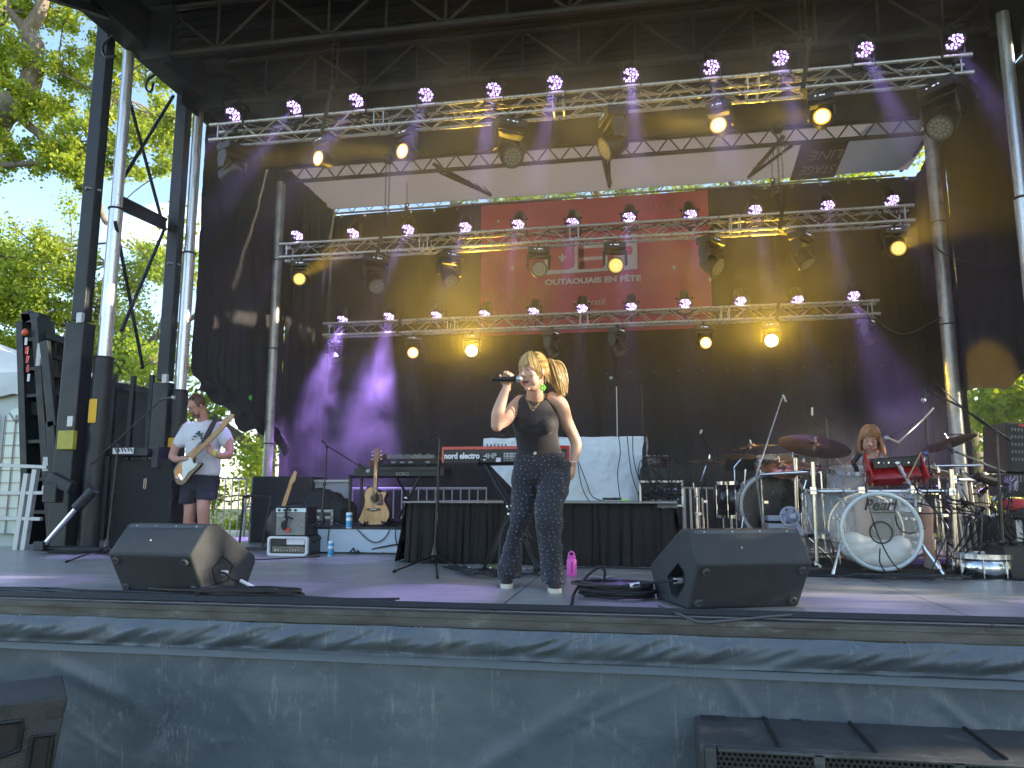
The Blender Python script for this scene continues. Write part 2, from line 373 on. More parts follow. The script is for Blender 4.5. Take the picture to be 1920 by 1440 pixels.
roof_truss(8.66, 5.92, .60, -5.62, 4.3, 14)
# lattice beam C that carries the rear panel
m = MB(); x0, x1 = -5.3, 3.88; Y = 10.0; nb = 54; dx = (x1 - x0) / nb
m.tube((x0, Y, 5.34), (x1, Y, 5.34), .032); m.tube((x0, Y, 5.56), (x1, Y, 5.56), .024)
for i in range(nb): m.tube((x0 + i * dx, Y, 5.34 if i % 2 else 5.56), (x0 + (i + 1) * dx, Y, 5.56 if i % 2 else 5.34), .011, n=5)
m.build('roof_beam', M_TR, roof)
m = MB()
for p, q in ((V((-2.9, 9.95, 5.3)), V((-2.35, 11.4, 5.5))), (V((-.45, 9.95, 5.3)), V((-.4, 11.4, 5.5))), (V((2.0, 9.95, 5.3)), V((1.75, 11.4, 5.5)))):
    m.tube(p + V((0, 0, .12)), q, .03); m.tube(p + V((.1, 0, -.02)), q, .022)
    for k in range(7): a = p.lerp(q, k / 7); m.tube(a + V((0, 0, .1)), p.lerp(q, (k + .6) / 7) + V((.06, 0, 0)), .008, n=5)
m.build('strut', M_TR, roof)
M_PAN = mat('pale_roof_panel', (.50, .46, .43), .7, 0, .06, 1.5, .05, 6)
def fabric_mat(name, c, tr):
    m = bpy.data.materials.new(name); m.use_nodes = True; n = m.node_tree; b = n.nodes['Principled BSDF']; b.inputs['Base Color'].default_value = (*c, 1); b.inputs['Roughness'].default_value = .7
    t = n.nodes.new("ShaderNodeBsdfTranslucent"); t.inputs[0].default_value = (*tr, 1); x = n.nodes.new("ShaderNodeMixShader"); x.inputs[0].default_value = .45; n.links.new(b.outputs[0], x.inputs[1]); n.links.new(t.outputs[0], x.inputs[2]); n.links.new(x.outputs[0], n.nodes['Material Output'].inputs[0]); return m
m = MB(); m.grid(lambda u, v: (-5.35 + 9.5 * u, 10.02 + 1.68 * v, 5.74 - .17 * v - .012 * sin(pi * v) + .006 * fb(u * 8, v * 3)), 60, 12); m.build('rear_panel', fabric_mat('pale_roof_fabric', (.42, .37, .34), (.36, .31, .28)), roof)
# dark slanted sign block with cut out letters, read from behind the stage
SG = [G(px_, py_, 5.69) for px_, py_ in ((1480, 329), (1564, 322), (1594, 263), (1503, 270))]
SG = [p + (V((0, 0, EYE)) - p) * .012 for p in SG]
for p in SG: p.z = 5.74 - .17 * (p.y - 10.02) / 1.68 - .028
m = MB(); m.add(SG + [p + V((0, 0, .006)) for p in SG], [(0, 1, 2, 3), (7, 6, 5, 4), (0, 4, 5, 1), (1, 5, 6, 2), (2, 6, 7, 3), (3, 7, 4, 0)])
sgn = m.build('emblem', mat('emblem_grey', (.07, .07, .08), .6, 0, .1, 5), roof, smooth=False)
def sgp(u, v): return SG[0].lerp(SG[1], u).lerp(SG[3].lerp(SG[2], u), v)
for s_, u_, v0, h_ in (('STAGE', .90, .46, .40), ('LINE', .92, .93, .40)):
    a_ = sgp(u_, v0); L_ = (sgp(0, v0) - sgp(1, v0)).length; up_ = (sgp(.5, v0 - .1) - sgp(.5, v0)); hh = abs(up_.y) / .1 * h_
    text(s_, M_PAN, hh, (a_.x, a_.y, min(p.z for p in SG) - .004), (-1, 0, 0), (0, 1, 0), sgn, sx=.80 * L_ / (hh * (3.2 if s_ == 'STAGE' else 2.35)), bold=.004)
# rear lattice at the panel edge
m = MB(); Y = 11.72; nb = 60; dx = 9.3 / nb
m.tube((-5.35, Y, 5.5), (3.95, Y, 5.5), .018); m.tube((-5.35, Y, 5.68), (3.95, Y, 5.68), .018)
for i in range(nb): m.tube((-5.35 + i * dx, Y, 5.5 if i % 2 else 5.68), (-5.35 + (i + 1) * dx, Y, 5.68 if i % 2 else 5.5), .009, n=5)
m.build('rear_edge_lattice', M_ALU, roof)
# corner housings over the towers and long side beams
m = MB()
for sx_, X in ((-1, -5.95), (1, 4.5)):
    m.box((X, 8.1, 6.25), (.3, 3.4, .5)); m.box((X, 5.9, 6.4), (.14, 2.6, .26)); m.box((X - sx_ * .25, 7.5, 6.2), (.4, .12, .7)); m.box((X - sx_ * .25, 8.66, 6.2), (.4, .12, .7))
m.build('side_beam', M_BLK, roof, bevel=.01)
m = MB(); m.tube((-5.95, 7.4, 6.3), A(85, -12, 5.9), .06); m.tube(A(150, -30, 6.2), (-6.05, 7.4, 6.5), .03); m.build('outrigger_tube', M_BLK, roof)

# ---- drapes -------------------------------------------------------------
M_DRP = mat('black_drape', (.023, .021, .018), .75, 0, .25, 3, .25, 90, spec=.35)
def drape(name, label, p, q, z0, z1, fold, amp, nu, nv, m_=M_DRP, seed=0, group=None):
    root = thing(name, label, 'curtain', (p[0], p[1], z0), group); P, Q = V((p[0], p[1], 0)), V((q[0], q[1], 0)); d = (Q - P); Ln = d.length; N = V((-d.y, d.x, 0)).normalized()
    def fn(u, v):
        zb = z0(u) if callable(z0) else z0; z = zb + (z1 - zb) * v; s_ = u * Ln
        a = amp * (.5 * sin(s_ * fold + 2.2 * fb(s_ * .7, seed, 0)) + .9 * fb(s_ * 2.4, z * .35, seed)) + .035 * fb(s_ * .8, z * 1.1, seed + 4) + .02 * fb(s_ * 2 + z * 3, z, seed + 7)
        pt = P + d * u + N * a; return (pt.x, pt.y, z)
    b = MB(); b.grid(fn, nu, nv); b.build('cloth', m_, root); return root
def z0f(z): return z
rb = thing('back_curtain', 'wide black curtain hanging across the rear of the stage behind the pink banner', 'curtain', (-.6, 11.8, 0))
def bc(x0, x1, sd_):
    b = MB()
    def fn(u, v):
        x = x0 + (x1 - x0) * u; z = .0 + 5.50 * v
        k = .4 + .6 * (1 - v); y = 11.8 + .03 * fb(x * .7, z * .9, 1) + .028 * k * fb(x * 3.2, z * .35, 2) + .02 * fb(x * 1.6 + z * 2.0, z * 1.1, 8) - .04 * sd_
        return (x, y, z)
    b.grid(fn, 240, 60); return b.build('cloth_panel', M_DRP, rb)
for i, (a, b_) in enumerate(((-5.25, -3.35), (-3.40, -1.2), (-1.25, 1.0), (.95, 2.6), (2.55, 4.35))): bc(a, b_, i % 2)
m = MB()
for x in np.arange(-5.1, 4.3, .42): m.torus((x, 11.76, 5.45), .018, .005, (0, 1, 0), 10, 5)
m.build('eyelet', M_GAL, rb)
m = MB(); rr = random.Random(2)
for x in np.arange(-3.1, 3.9, .37): m.ball((x, 11.66, 2.52 + .01 * sin(x * 3)), .008, 6, 4)
m.build('seam_stud', M_GAL, rb)
def zl(u): return 1.95 - .62 * u + .10 * sin(u * 9) + .05 * sin(u * 23) - (.16 * max(0, u - .75) * 4)
def side_l(u, v):
    y = 9.0 + 1.40 * u; x = -5.98 + .64 * u; zb = zl(u); z = zb + (5.9 - zb) * v
    puff = math.exp(-((z - zb - .12) / .14) ** 2)
    x += .05 * fb(y * 1.2, z * .5, 3) + .035 * (1 - v) * fb(y * 5.5, z * .4, 6) + puff * (.13 + .08 * fb(y * 6, z * 6, 1)) + .02 * fb(y * 3 + z * 2, z * 2, 11)
    return (x, y, z)
ls = thing('side_curtain', 'black side curtain with its hem bunched up above the guitarist', 'curtain', (-5.6, 9.4, 1.6), 'side curtains')
m = MB(); m.grid(side_l, 110, 100); m.build('cloth', M_DRP, ls)
m = MB(); m.grid(lambda u, v: (-5.36 + .12 * u + .04 * fb(u * 9, v * 2, 4), 10.38 + 1.45 * u, 5.75 * v), 60, 40); m.build('cloth_panel', M_DRP, ls)
m = MB()
for i in range(6): m.ball(A(455, 746, 9.6) + V((.0, .026 * cos(i * pi / 3), .026 * sin(i * pi / 3))) + V((.12, 0, 0)), .014, 8, 5)
m.build('green_flower_clip', mat('green_clip', (.08, .6, .06), .4, 0, 0), ls)
rs = thing('side_curtain', 'taut grey-black side curtain beyond the drums, open to the trees beneath its hem', 'curtain', (4.2, 9, 1.8), 'side curtains')
def side_r(u, v):
    y = 5.6 + 4.35 * u; x = 4.34 - .36 * u; zb = 1.90 - .05 * u + .05 * sin(u * 21) + .04 * fb(u * 12, 1, 1); z = zb + (5.28 + .0 * u - zb) * v
    return (x + .05 * fb(y * .9, z * .5, 3) + .02 * fb(y * 3 + z, z * 1.2, 6), y, z)
m = MB(); m.grid(side_r, 120, 70); m.build('cloth', M_DRP, rs)
m = MB(); m.grid(lambda u, v: (3.98 + .28 * u + .03 * fb(u * 9, v * 2, 4), 9.93 + 1.9 * u, 5.4 * v), 60, 40); m.build('cloth_panel', M_DRP, rs)
m = MB()
for y in (6.3, 7.0, 7.62, 8.1, 8.75, 9.2, 9.9): m.box((4.32 - .30 * (y - 5.6) / 4.35, y, 5.42), (.03, .17, .34))
m.build('top_tie', M_DRP, rs, smooth=False)
m = MB(); m.box((4.3, 7.9, 6.08), (.04, 4.2, 1.14)); m.box((-6.0, 9.3, 6.15), (.04, 1.8, .6)); m.box((4.1, 10.9, 5.75), (.04, 1.9, .3)); m.build('gable_sheet', M_DK, roof, smooth=False)

# banner
M_PNK = mat('banner_pink', (.62, .075, .12), .65, 0, .18, 1.4, .12, 60)
M_BW = mat('banner_print', (.72, .62, .60), .65, 0, .06, 4)
M_BP = mat('banner_pale_print', (.52, .17, .17), .65, 0, .3, 9)
bn = thing('festival_banner', 'pink festival banner with pale block letters and small lilies on the black curtain', 'banner', (-.68, 11.6, 3.2))
BX0, BX1, BZ0, BZ1 = -2.55, 1.14, 3.18, 5.42; BY = 11.62
def by(x, z): return BY + .012 * fb(x * 1.3, z * 1.2, 5) + .006 * fb(x * 5, z * 2, 9)
m = MB(); m.grid(lambda u, v: (BX0 + (BX1 - BX0) * u, by(BX0 + (BX1 - BX0) * u, BZ0 + (BZ1 - BZ0) * v), BZ0 + (BZ1 - BZ0) * v), 80, 50); cl = m.build('banner_cloth', M_PNK, bn)
def flat(polys, name, mm, y=BY - .022, t=.003, parent=bn):
    b = MB()
    for P in polys: b.prism([(p[0], p[1]) for p in P], (0, y, 0), (1, 0, 0), (0, 0, 1), t)
    return b.build(name, mm, parent, smooth=False)
def rr4(x0, z0, x1, z1, r, n=4):
    o = []
    for cx_, cz_, a0 in ((x1 - r, z1 - r, 0), (x0 + r, z1 - r, 90), (x0 + r, z0 + r, 180), (x1 - r, z0 + r, 270)):
        for k in range(n + 1): a = radians(a0 + 90 * k / n); o.append((cx_ + r * cos(a), cz_ + r * sin(a)))
    return o
def bp_(px, py): p = A(px, py, BY); return (p.x, p.z)
# pale plate with pink letter shapes laid on it
x0, z0 = bp_(1022, 516); x1, z1 = bp_(1194, 452)
flat([[(x0, z0), (x1, z0 + .02), (x1, z1 + .12), (x0, z1 + .12)]], 'letter_plate', M_BW)
f2 = []
w_ = (x1 - x0) / 3
f2.append(rr4(x0 + .05, z0 + .07, x0 + w_ * .98, z1 + .3, .1))
for k in range(2):
    a = x0 + w_ * (1.08 + k * .97)
    f2.append(rr4(a, z0 + .06, a + .10, z1 + .25, .02)); ww = w_ * (.86 if k == 0 else .8)
    for q in range(3 if k == 0 else 2): zz = z0 + .06 + (.0 if k == 0 else .2) + q * .2; f2.append(rr4(a + .02, zz, a + ww, zz + .145, .04))
flat(f2, 'letter_shape', mat('banner_pink_letter', (.62, .075, .12), .65, 0, .1, 4), BY - .027)
def lily(cx_, cz_, s_, b):
    P = [(0, 1), (.16, .55), (.12, .1), (.3, .42), (.55, .45), (.62, .15), (.45, -.02), (.46, .14), (.34, .16), (.18, -.1), (.4, -.1), (.4, -.24), (.14, -.24), (.3, -.55), (.1, -.42), (0, -.75)]
    P = P + [(-a, c) for a, c in P[-2:0:-1]]; b.prism([(cx_ + a * s_, cz_ + c * s_) for a, c in P], (0, BY - .034, 0), (1, 0, 0), (0, 0, 1), .003)
b = MB()
for (px, py, s_) in ((1055, 486, .1), (935, 417, .045), (961, 505, .05), (1264, 503, .05), (1331, 526, .05), (1195, 575, .04), (1305, 600, .04)): q = bp_(px, py); lily(q[0], q[1], s_, b)
b.build('lily_print', M_BW, bn, smooth=False)
q = bp_(1022, 535); text('OUTAOUAIS EN FÊTE', M_BW, .125, (q[0], BY - .036, q[1] - .005), (1, 0, 0), (0, 0, 1), bn, bold=.006, sx=1.28)
q = bp_(1076, 574); text('impératif', M_BP if False else M_BW, .14, (q[0], BY - .036, q[1] - .0), (1, 0, 0), (0, 0, 1), bn, sx=1.0)
q = bp_(1087, 587); text('français', M_BW, .10, (q[0], BY - .036, q[1] - .01), (1, 0, 0), (0, 0, 1), bn, sx=1.0)
# pale hair-like swirls printed in the lower and upper corners
b = MB(); rr = random.Random(5)
for k in range(150):
    if k < 100: cx_, cz_ = rr.uniform(BX0 + .1, BX0 + 1.15), BZ0 + .1 + rr.random() ** 1.4 * .95
    else: cx_, cz_ = rr.uniform(BX1 - 1.2, BX1 - .15), rr.uniform(BZ1 - .4, BZ1 - .1)
    n_ = 9; pts = [(cx_ + .03 * rr.uniform(.4, 1) * sin(i * .8 + k), cz_ + i * .035) for i in range(n_)]
    if pts[-1][1] > BZ1 - .03 or pts[-1][1] > BZ0 + 1.0 + (5 if k >= 100 else 0): continue
    P = [(a - .006, c) for a, c in pts] + [(a + .006, c) for a, c in pts[::-1]]
    b.prism(P, (0, BY - .0225 - k * .00003, 0), (1, 0, 0), (0, 0, 1), .001)
b.build('swirl_print', M_BP, bn, smooth=False)
# ================================================================ MASTS AND TOWERS
M_LBL = mat('yellow_label', (.75, .42, .02), .6, 0, .05)
def mast(X, Y, ztop, zj, label, grp, lbl=None):
    t = thing('hydraulic_mast', label, 'mast', (X, Y, 0), grp)
    m = MB(); m.tube((X, Y, -.05), (X, Y, zj), .105, n=24); m.torus((X, Y, zj), .10, .012, n=24); m.build('lower_tube', M_BLK, t)
    m = MB(); zm = zj + (ztop - zj) * .46; m.tube((X, Y, zj), (X, Y, zm), .078, n=24); m.tube((X, Y, zm), (X, Y, ztop), .066, n=24)
    m.build('chrome_rod', mat('mast_chrome', (.80, .82, .84), .3, .65, .12, 5, stretch=(8, 8, .4)), t)
    m = MB(); m.torus((X, Y, zm), .078, .014, n=24); m.build('collar', M_BLK, t)
    if lbl:
        m = MB(); m.prism(rr4(-.05, 0, .05, .27, .01), (X - .0, Y - .109, lbl), (1, 0, .0), (0, 0, 1), .002); m.build('label', M_LBL, t, smooth=False)
    return t
mast(-6.1, 7.5, 6.1, 2.18, 'bright telescopic mast nearer the crowd on the tree side, orange label low down', 'telescopic masts', 1.42)
mast(-6.02, 8.85, 6.1, 1.98, 'bright telescopic mast further back beside the guitarist, yellow label low down', 'telescopic masts', 1.08)
mast(4.03, 8.28, 5.85, 1.9, 'bright telescopic mast on the drum side outside the taut curtain', 'telescopic masts')
def tower(X, Y, wl, wu, zj, zt, label, plate=None):
    t = thing('steel_tower', label, 'tower', (X, Y, 0), 'black steel towers')
    m = MB(); m.box((X, Y, zj / 2 - .02), (wl, wl * .8, zj)); m.build('lower_section', M_BLK, t, bevel=.012)
    m = MB(); m.box((X, Y, (zj + zt) / 2), (wu, wu * .8, zt - zj - .01)); m.build('upper_section', M_BLK, t, bevel=.012)
    m = MB()
    for z in (zj + .02, zj * .55): m.box((X + wl * .3, Y - wl * .42, z), (.07, .05, .12))
    for z in (zj + 1.6,): m.torus((X, Y, z), wu * .62, .012, n=4)
    m.build('bracket', M_GAL, t, bevel=.004)
    if plate: m = MB(); m.box((X + .06, Y - wl * .4 - .03, plate), (.2, .06, .21)); m.build('plate', mat('olive_plate', (.38, .36, .05), .5, 0, .2), t, bevel=.006)
    return t
tower(-6.37, 7.42, .24, .17, 2.6, 6.5, 'thick black steel tower nearest the tent with olive plate', 1.22)
tower(-6.20, 8.78, .22, .17, 2.1, 6.3, 'thick black steel tower behind the bright masts beside the side curtain')
def rod(label, name, segs, r, m_, cat='brace', group=None):
    t = thing(name, label, cat, segs[0][0], group); b = MB()
    for p, q in segs: b.tube(p, q, r, n=8)
    b.build('rod', m_, t); return t
rod('thin crossed braces between the two black towers', 'cross_brace', [(A(232, 148, 7.5), A(302, 408, 8.6)), (A(325, 180, 8.7), A(220, 352, 7.5)), (A(308, 430, 8.6), A(228, 620, 7.4)), (A(216, 415, 7.4), A(268, 690, 8.6))], .022, M_BLK)
t = thing('tower_beam', 'boxed horizontal steel beam joining the black towers halfway up', 'beam', (-6.5, 8, 3.9)); b = MB()
p, q = A(218, 366, 7.45), A(311, 412, 8.7); b.bar(p, q, .05, .04); b.bar(p - V((0, 0, .13)), q - V((0, 0, .13)), .05, .04)
b.build('flange', M_BLK, t, bevel=.005); b = MB(); b.bar(p - V((0, 0, .065)), q - V((0, 0, .065)), .02, .09); b.build('web', M_BLK2, t)
# rear poles
def pole(X, r, z0, z1, label):
    t = thing('roof_pole', label, 'pole', (X, 10.0, 0), 'grey roof poles'); b = MB(); b.tube((X, 10.0, z0), (X, 10.0, z1), r, n=20)
    b.build('tube', mat('dull_galvanised', (.42, .40, .38), .42, .55, .35, 8, .2, 40), t)
    b = MB()
    for z in (1.35, 2.75, 4.1): b.torus((X, 10.0, z), r, .010, n=18)
    b.box((X, 10.0, .01), (.3, .3, .02)); b.build('clamp_ring', M_BLK2, t)
pole(-5.33, .068, 0, 5.34, 'grey round pole rising behind the black case at the guitar end')
pole(3.86, .085, 0, 5.34, 'thick grey round pole rising behind the drums')

# ================================================================ LIGHTING TRUSSES
M_TRS = mat('truss_aluminium', (.66, .63, .58), .34, .8, .15, 30)
TR = {}
def truss(key, Y, z, label, x0=-4.79, x1=3.22, s=.185):
    t = thing('lighting_truss', label, 'truss', ((x0 + x1) / 2, Y, z), 'lighting trusses'); TR[key] = (Y, z, s)
    for dy in (0, s):
        for dz in (0, s): b = MB(); b.tube((x0, Y + dy, z + dz), (x1, Y + dy, z + dz), .0195, n=10); b.build('chord', M_TRS, t)
    b = MB(); Ls = (x1 - x0) / 4
    for k in range(4):
        a = x0 + k * Ls; e = .10; n = 8; d = (Ls - 2 * e) / n
        for face in range(4):
            for i in range(n):
                u0, u1 = a + e + i * d, a + e + (i + 1) * d; f = (i + face // 2) % 2
                if face == 0: P = lambda x, k2: (x, Y, z + s * k2)
                elif face == 1: P = lambda x, k2: (x, Y + s, z + s * k2)
                elif face == 2: P = lambda x, k2: (x, Y + s * k2, z)
                else: P = lambda x, k2: (x, Y + s * k2, z + s)
                b.tube(P(u0, f), P(u1, 1 - f), .0075, n=5, cap=False)
        for xx in (a + e * .55, a + Ls - e * .55):
            b.tube((xx, Y, z), (xx, Y, z + s), .009, n=5); b.tube((xx, Y + s, z), (xx, Y + s, z + s), .009, n=5); b.tube((xx, Y, z), (xx, Y + s, z), .009, n=5); b.tube((xx, Y, z + s), (xx, Y + s, z + s), .009, n=5)
    b.build('lacing', M_TRS, t)
    b = MB()
    for k in range(5):
        for dy in (0, s):
            for dz in (0, s): xx = x0 + k * Ls; b.tube((xx - .05, Y + dy, z + dz), (xx + .05, Y + dy, z + dz), .0245, n=10)
    b.build('coupler', M_TRS, t)
    # power cables laid along and looped below the truss
    b = MB(); rr = random.Random(int(Y * 10))
    for dy in (.05, .1, .14):
        pts = []; x = x0 + .4
        while x < x1 - .3: pts.append((x, Y + dy + rr.uniform(-.02, .02), z + s + .012 if rr.random() > .3 else z + s * .6)); x += rr.uniform(.15, .4)
        b.path(wpath(pts, 4), .007, 5)
    b.build('power_cable', M_CAB, t)
    return t
truss('top', 7.346, 4.675, 'highest silver lighting truss, nearest the crowd')
truss('mid', 9.122, 3.845, 'middle silver lighting truss hanging across the pink banner')
truss('low', 10.62, 3.07, 'lowest silver lighting truss, deepest in the stage under the pink banner')

# PAR lights ---------------------------------------------------------
M_LED = emis('violet_led', (.52, .32, 1.0), 1.1)
M_LEDW = emis('pink_white_led', (.82, .58, 1.0), 3.0)
M_LENSB = mat('led_face', (.03, .02, .06), .25, 0, 0)
TILT = radians(62)       # optical axis points down towards the crowd
def make_par():
    r = thing('stage_light', 'x', 'stage light')
    ax = V((0, -cos(TILT), -sin(TILT))); sd_ = V((1, 0, 0)); up = ax.cross(sd_)
    c = V((0, 0, 0))          # centre of the lens face
    b = MB(); b.lathe([(.0, -.215), (.045, -.215), (.06, -.20), (.088, -.06), (.096, -.02), (.10, .012), (.094, .012), (.090, -.004), (.0, -.004)], c, ax, 20); body = b.build('can', M_BLK2, r)
    b = MB(); b.lathe([(.0, -.003), (.089, -.003), (.089, -.0035)], c, ax, 20); b.build('lens', M_LENSB, body)
    b = MB(); b2 = MB()
    pos = [(0, 0)] + [(.036 * cos(k * pi / 3 + .3), .036 * sin(k * pi / 3 + .3)) for k in range(6)] + [(.070 * cos(k * pi / 6), .070 * sin(k * pi / 6)) for k in range(12)]
    for i, (u, v) in enumerate(pos):
        if i and i % 9 == 4: continue
        (b2 if i % 2 else b).ball(c + sd_ * u + up * v + ax * .0, .0125, 8, 6)
    b.build('led', M_LED, body); b2.build('led', M_LEDW, body)
    b = MB()
    yk = c - ax * .09
    for s_ in (-1, 1): b.bar(yk + sd_ * .105 * s_, V((.105 * s_, yk.y, -.155)), .006, .028); b.tube(yk + sd_ * .09 * s_, yk + sd_ * .125 * s_, .016, n=8)
    b.bar(V((-.108, yk.y, -.155)), V((.108, yk.y, -.155)), .028, .006); b.build('yoke', M_BLK2, r)
    b = MB(); b.box((0, yk.y, -.175), (.045, .05, .04)); b.torus((0, yk.y, -.197), .026, .008, (1, 0, 0), 12, 6); b.build('clamp', M_PLA, r)
    b = MB(); b.path(wpath([c - ax * .2, c - ax * .24 + V((.05, .03, 0)), V((.10, .12, -.04)), V((.09, .1, -.16))], 6), .006, 5); b.build('power_lead', M_CAB, r)
    return r
PAR = make_par(); used = False
def spot(name, loc, direction, energy, col, ang, blend=.5, size=.05, parent=None):
    l_ = bpy.data.lights.new(name, 'SPOT'); l_.energy = energy; l_.color = col; l_.spot_size = radians(ang); l_.spot_blend = blend; l_.shadow_soft_size = size
    o = bpy.data.objects.new(name, l_); COL.objects.link(o); o.location = loc; o.rotation_euler = (-V(direction)).to_track_quat('Z', 'Y').to_euler()
    if parent is not None: o.parent = parent; o.location = V(loc) - _off(parent)
    return o
rows = {'top': ((437, 214), (551, 201), (668, 188), (798, 178), (925, 168), (1040, 155), (1182, 141), (1333, 126), (1463, 109), (1621, 93), (1790, 78)),
        'mid': ((557, 441), (662, 437), (765, 430), (872, 426), (971, 421), (1073, 418), (1179, 408), (1294, 403), (1415, 394), (1551, 386), (1672, 376)),
        'low': ((642, 599), (729, 593), (818, 591), (908, 589), (1000, 584), (1091, 578), (1183, 575), (1284, 568), (1388, 564), (1495, 562), (1600, 554))}
ORD = ['first', 'second', 'third', 'fourth', 'fifth', 'sixth', 'seventh', 'eighth', 'ninth', 'tenth', 'eleventh']
RN = {'top': 'highest', 'mid': 'middle', 'low': 'lowest'}
first = True
VIO = (.42, .30, 1.0)
rr = random.Random(9)
for k, pts in rows.items():
    Yt, zt, s = TR[k]
    for i, (px, py) in enumerate(pts):
        p = A(px, py, Yt - .06 if k == 'top' else Yt + .02)
        yaw_ = rr.uniform(-.16, .16) + (-.12 if i < 3 else .1 if i > 7 else 0)
        lab = f'violet LED stage light on the {RN[k]} truss, {ORD[i]} counting from the tree end'
        o = PAR if first else dup(PAR); first = False
        o.location = p; o.rotation_euler = (0, 0, yaw_); props(o, lab, None, 'violet LED stage lights')
        z_yoke = zt + s + .2
        d = V((sin(yaw_) * cos(TILT), -cos(yaw_) * cos(TILT), -sin(TILT)))
        e = {'top': 320, 'mid': 380, 'low': 300}[k] * rr.uniform(.7, 1.3)
        spot('lamp_light', p + d * .04, d + V((-.12 if i < 4 else 0, 0, 0)), e, VIO, 12 if k != 'low' else 15, .6, .05)

# moving heads --------------------------------------------------------
M_AMB = emis('amber_led', (1.0, .44, .03), .75); M_AMBW = emis('amber_core', (1.0, .78, .30), 3.0)
M_HOT = emis('hot_amber', (1.0, .66, .22), 22.0); M_DIM = emis('dim_amber', (1.0, .66, .12), .28); M_DIMC = emis('dim_cell', (1.0, .8, .25), .7)
M_OFF = mat('unlit_lens', (.16, .16, .13), .15, 0, .2, 30, spec=.8)
M_DSP = emis('small_display', (.75, .85, 1.0), .5)
def make_head(mode, big=1.0):
    r = thing('moving_head_light', 'x', 'moving head light'); k = big
    b = MB(); b.box((0, 0, -.055), (.25 * k, .17 * k, .075 * k)); b.box((0, 0, -.10 * k), (.10 * k, .10 * k, .02)); base = b.build('base', M_BLK2, r, bevel=.014)
    b = MB()
    for x in (-.05, .0, .03): b.box((x * k, -.0865 * k, -.048), (.016 if x else .03, .003, .010))
    b.build('display', M_DSP, base, smooth=False)
    b = MB(); b.box((0, 0, -.008), (.05, .06, .03)); b.torus((0, .0, .0225), .026, .008, (1, 0, 0), 12, 6); b.build('clamp', M_PLA, r)
    b = MB(); Pz = -.27 * k
    for s_ in (-1, 1):
        b.prism([(-.045 * k, .0), (.045 * k, .0), (.06 * k, -.07 * k), (.035 * k, -.165 * k), (-.035 * k, -.165 * k), (-.06 * k, -.07 * k)], (s_ * .125 * k - .014, 0, -.095 * k), (0, 1, 0), (0, 0, 1), .028)
    b.box((0, 0, -.115 * k), (.25 * k, .10 * k, .022)); yk = b.build('yoke', M_PLA, r, bevel=.006)
    hd = bpy.data.objects.new('head', None)
    b = MB(); b.lathe([(0, -.115), (.05, -.115), (.075, -.09), (.088, -.02), (.092, .05), (.096, .088), (.090, .094), (.080, .085), (0, .085)], (0, 0, 0), (0, -1, 0), 22)
    b.v = [(x * k, y * k, z * k) for x, y, z in b.v]
    head = b.build('head', M_PLA, r)
    b = MB(); lr = .083 * k; mm = {'lit': M_AMB, 'hot': M_HOT, 'dim': M_DIM, 'off': M_OFF}[mode]
    b.lathe([(0, .089 * k), (lr, .089 * k), (lr, .086 * k)], (0, 0, 0), (0, -1, 0), 22)
    ln = b.build('lens', mm if mode != 'off' else M_OFF, head); ln.location = (0, 0, 0)
    b = MB(); pos = [(0, 0)] + [(.027 * cos(a * pi / 3), .027 * sin(a * pi / 3)) for a in range(6)] + [(.056 * cos(a * pi / 6 + .2), .056 * sin(a * pi / 6 + .2)) for a in range(12)]
    for u, v in pos: b.lathe([(0, .0925 * k), (.0105 * k, .0915 * k), (.0125 * k, .089 * k)], (u * k, 0, v * k), (0, -1, 0), 8)
    c_ = b.build('lens_cell', {'lit': M_AMBW, 'hot': M_HOT, 'dim': M_DIMC, 'off': mat('unlit_cell', (.3, .29, .22), .2, 0, .1)}[mode], head); c_.location = (0, 0, 0)
    head.location = (0, 0, Pz)
    return r
HP = {}
def head_at(px, py, row, mode, pan, tilt, label, big=1.0, beam=None):
    Yt, zt, s = TR[row]; key = (mode, big)
    if key not in HP: o = HP[key] = make_head(mode, big)
    else: o = dup(HP[key])
    x = A(px, py, Yt + s * .5).x
    o.location = (x, Yt + s * .5, zt - .045); o.rotation_euler = (0, 0, pan); props(o, label, None, 'moving head lights under the trusses')
    h = [c for c in o.children if c.name.startswith('head')][0]; h.rotation_euler = (tilt, 0, 0)
    d = Matrix.Rotation(pan, 3, 'Z') @ (Matrix.Rotation(tilt, 3, 'X') @ V((0, -1, 0)))
    if beam:
        e, ang, dd = beam
        if dd == 'up': dd = d + V((0, 0, .33))
        spot('lamp_light', V(o.location) + V((0, 0, -.27 * big)) + d * .13, dd or d, e, (1.0, .62, .05), ang, .5, .05)
    return o
YB = (130, 26, None)
NN = 'under the {} truss, {}'
def T(r, s_): return NN.format(RN[r], s_)
head_at(438, 300, 'top', 'off', -1.9, .5, 'dark moving head light ' + T('top', 'first from the tree end'), 1.25)
head_at(608, 300, 'top', 'lit', -.45, .12, 'glowing amber moving head ' + T('top', 'in the tree end pair, outer one'), 1, (120, 20, (-1, -.25, -.05)))
head_at(764, 290, 'top', 'lit', -.40, .10, 'glowing amber moving head ' + T('top', 'in the tree end pair, inner one'), 1, (120, 20, (-1, -.25, -.05)))
head_at(955, 270, 'top', 'off', .6, .75, 'dark moving head drooping ' + T('top', 'fourth from the tree end'), 1.35)
head_at(1150, 260, 'top', 'off', -1.2, .55, 'dark moving head turned sideways ' + T('top', 'fifth from the tree end'), 1.35)
head_at(1350, 240, 'top', 'lit', -.3, .10, 'glowing amber moving head ' + T('top', 'over the banner edge'), 1, (120, 20, (-1, -.2, -.05)))
head_at(1541, 225, 'top', 'lit', -.2, .10, 'glowing amber moving head ' + T('top', 'in front of the upside-down emblem'), 1, (120, 20, (-1, -.2, -.05)))
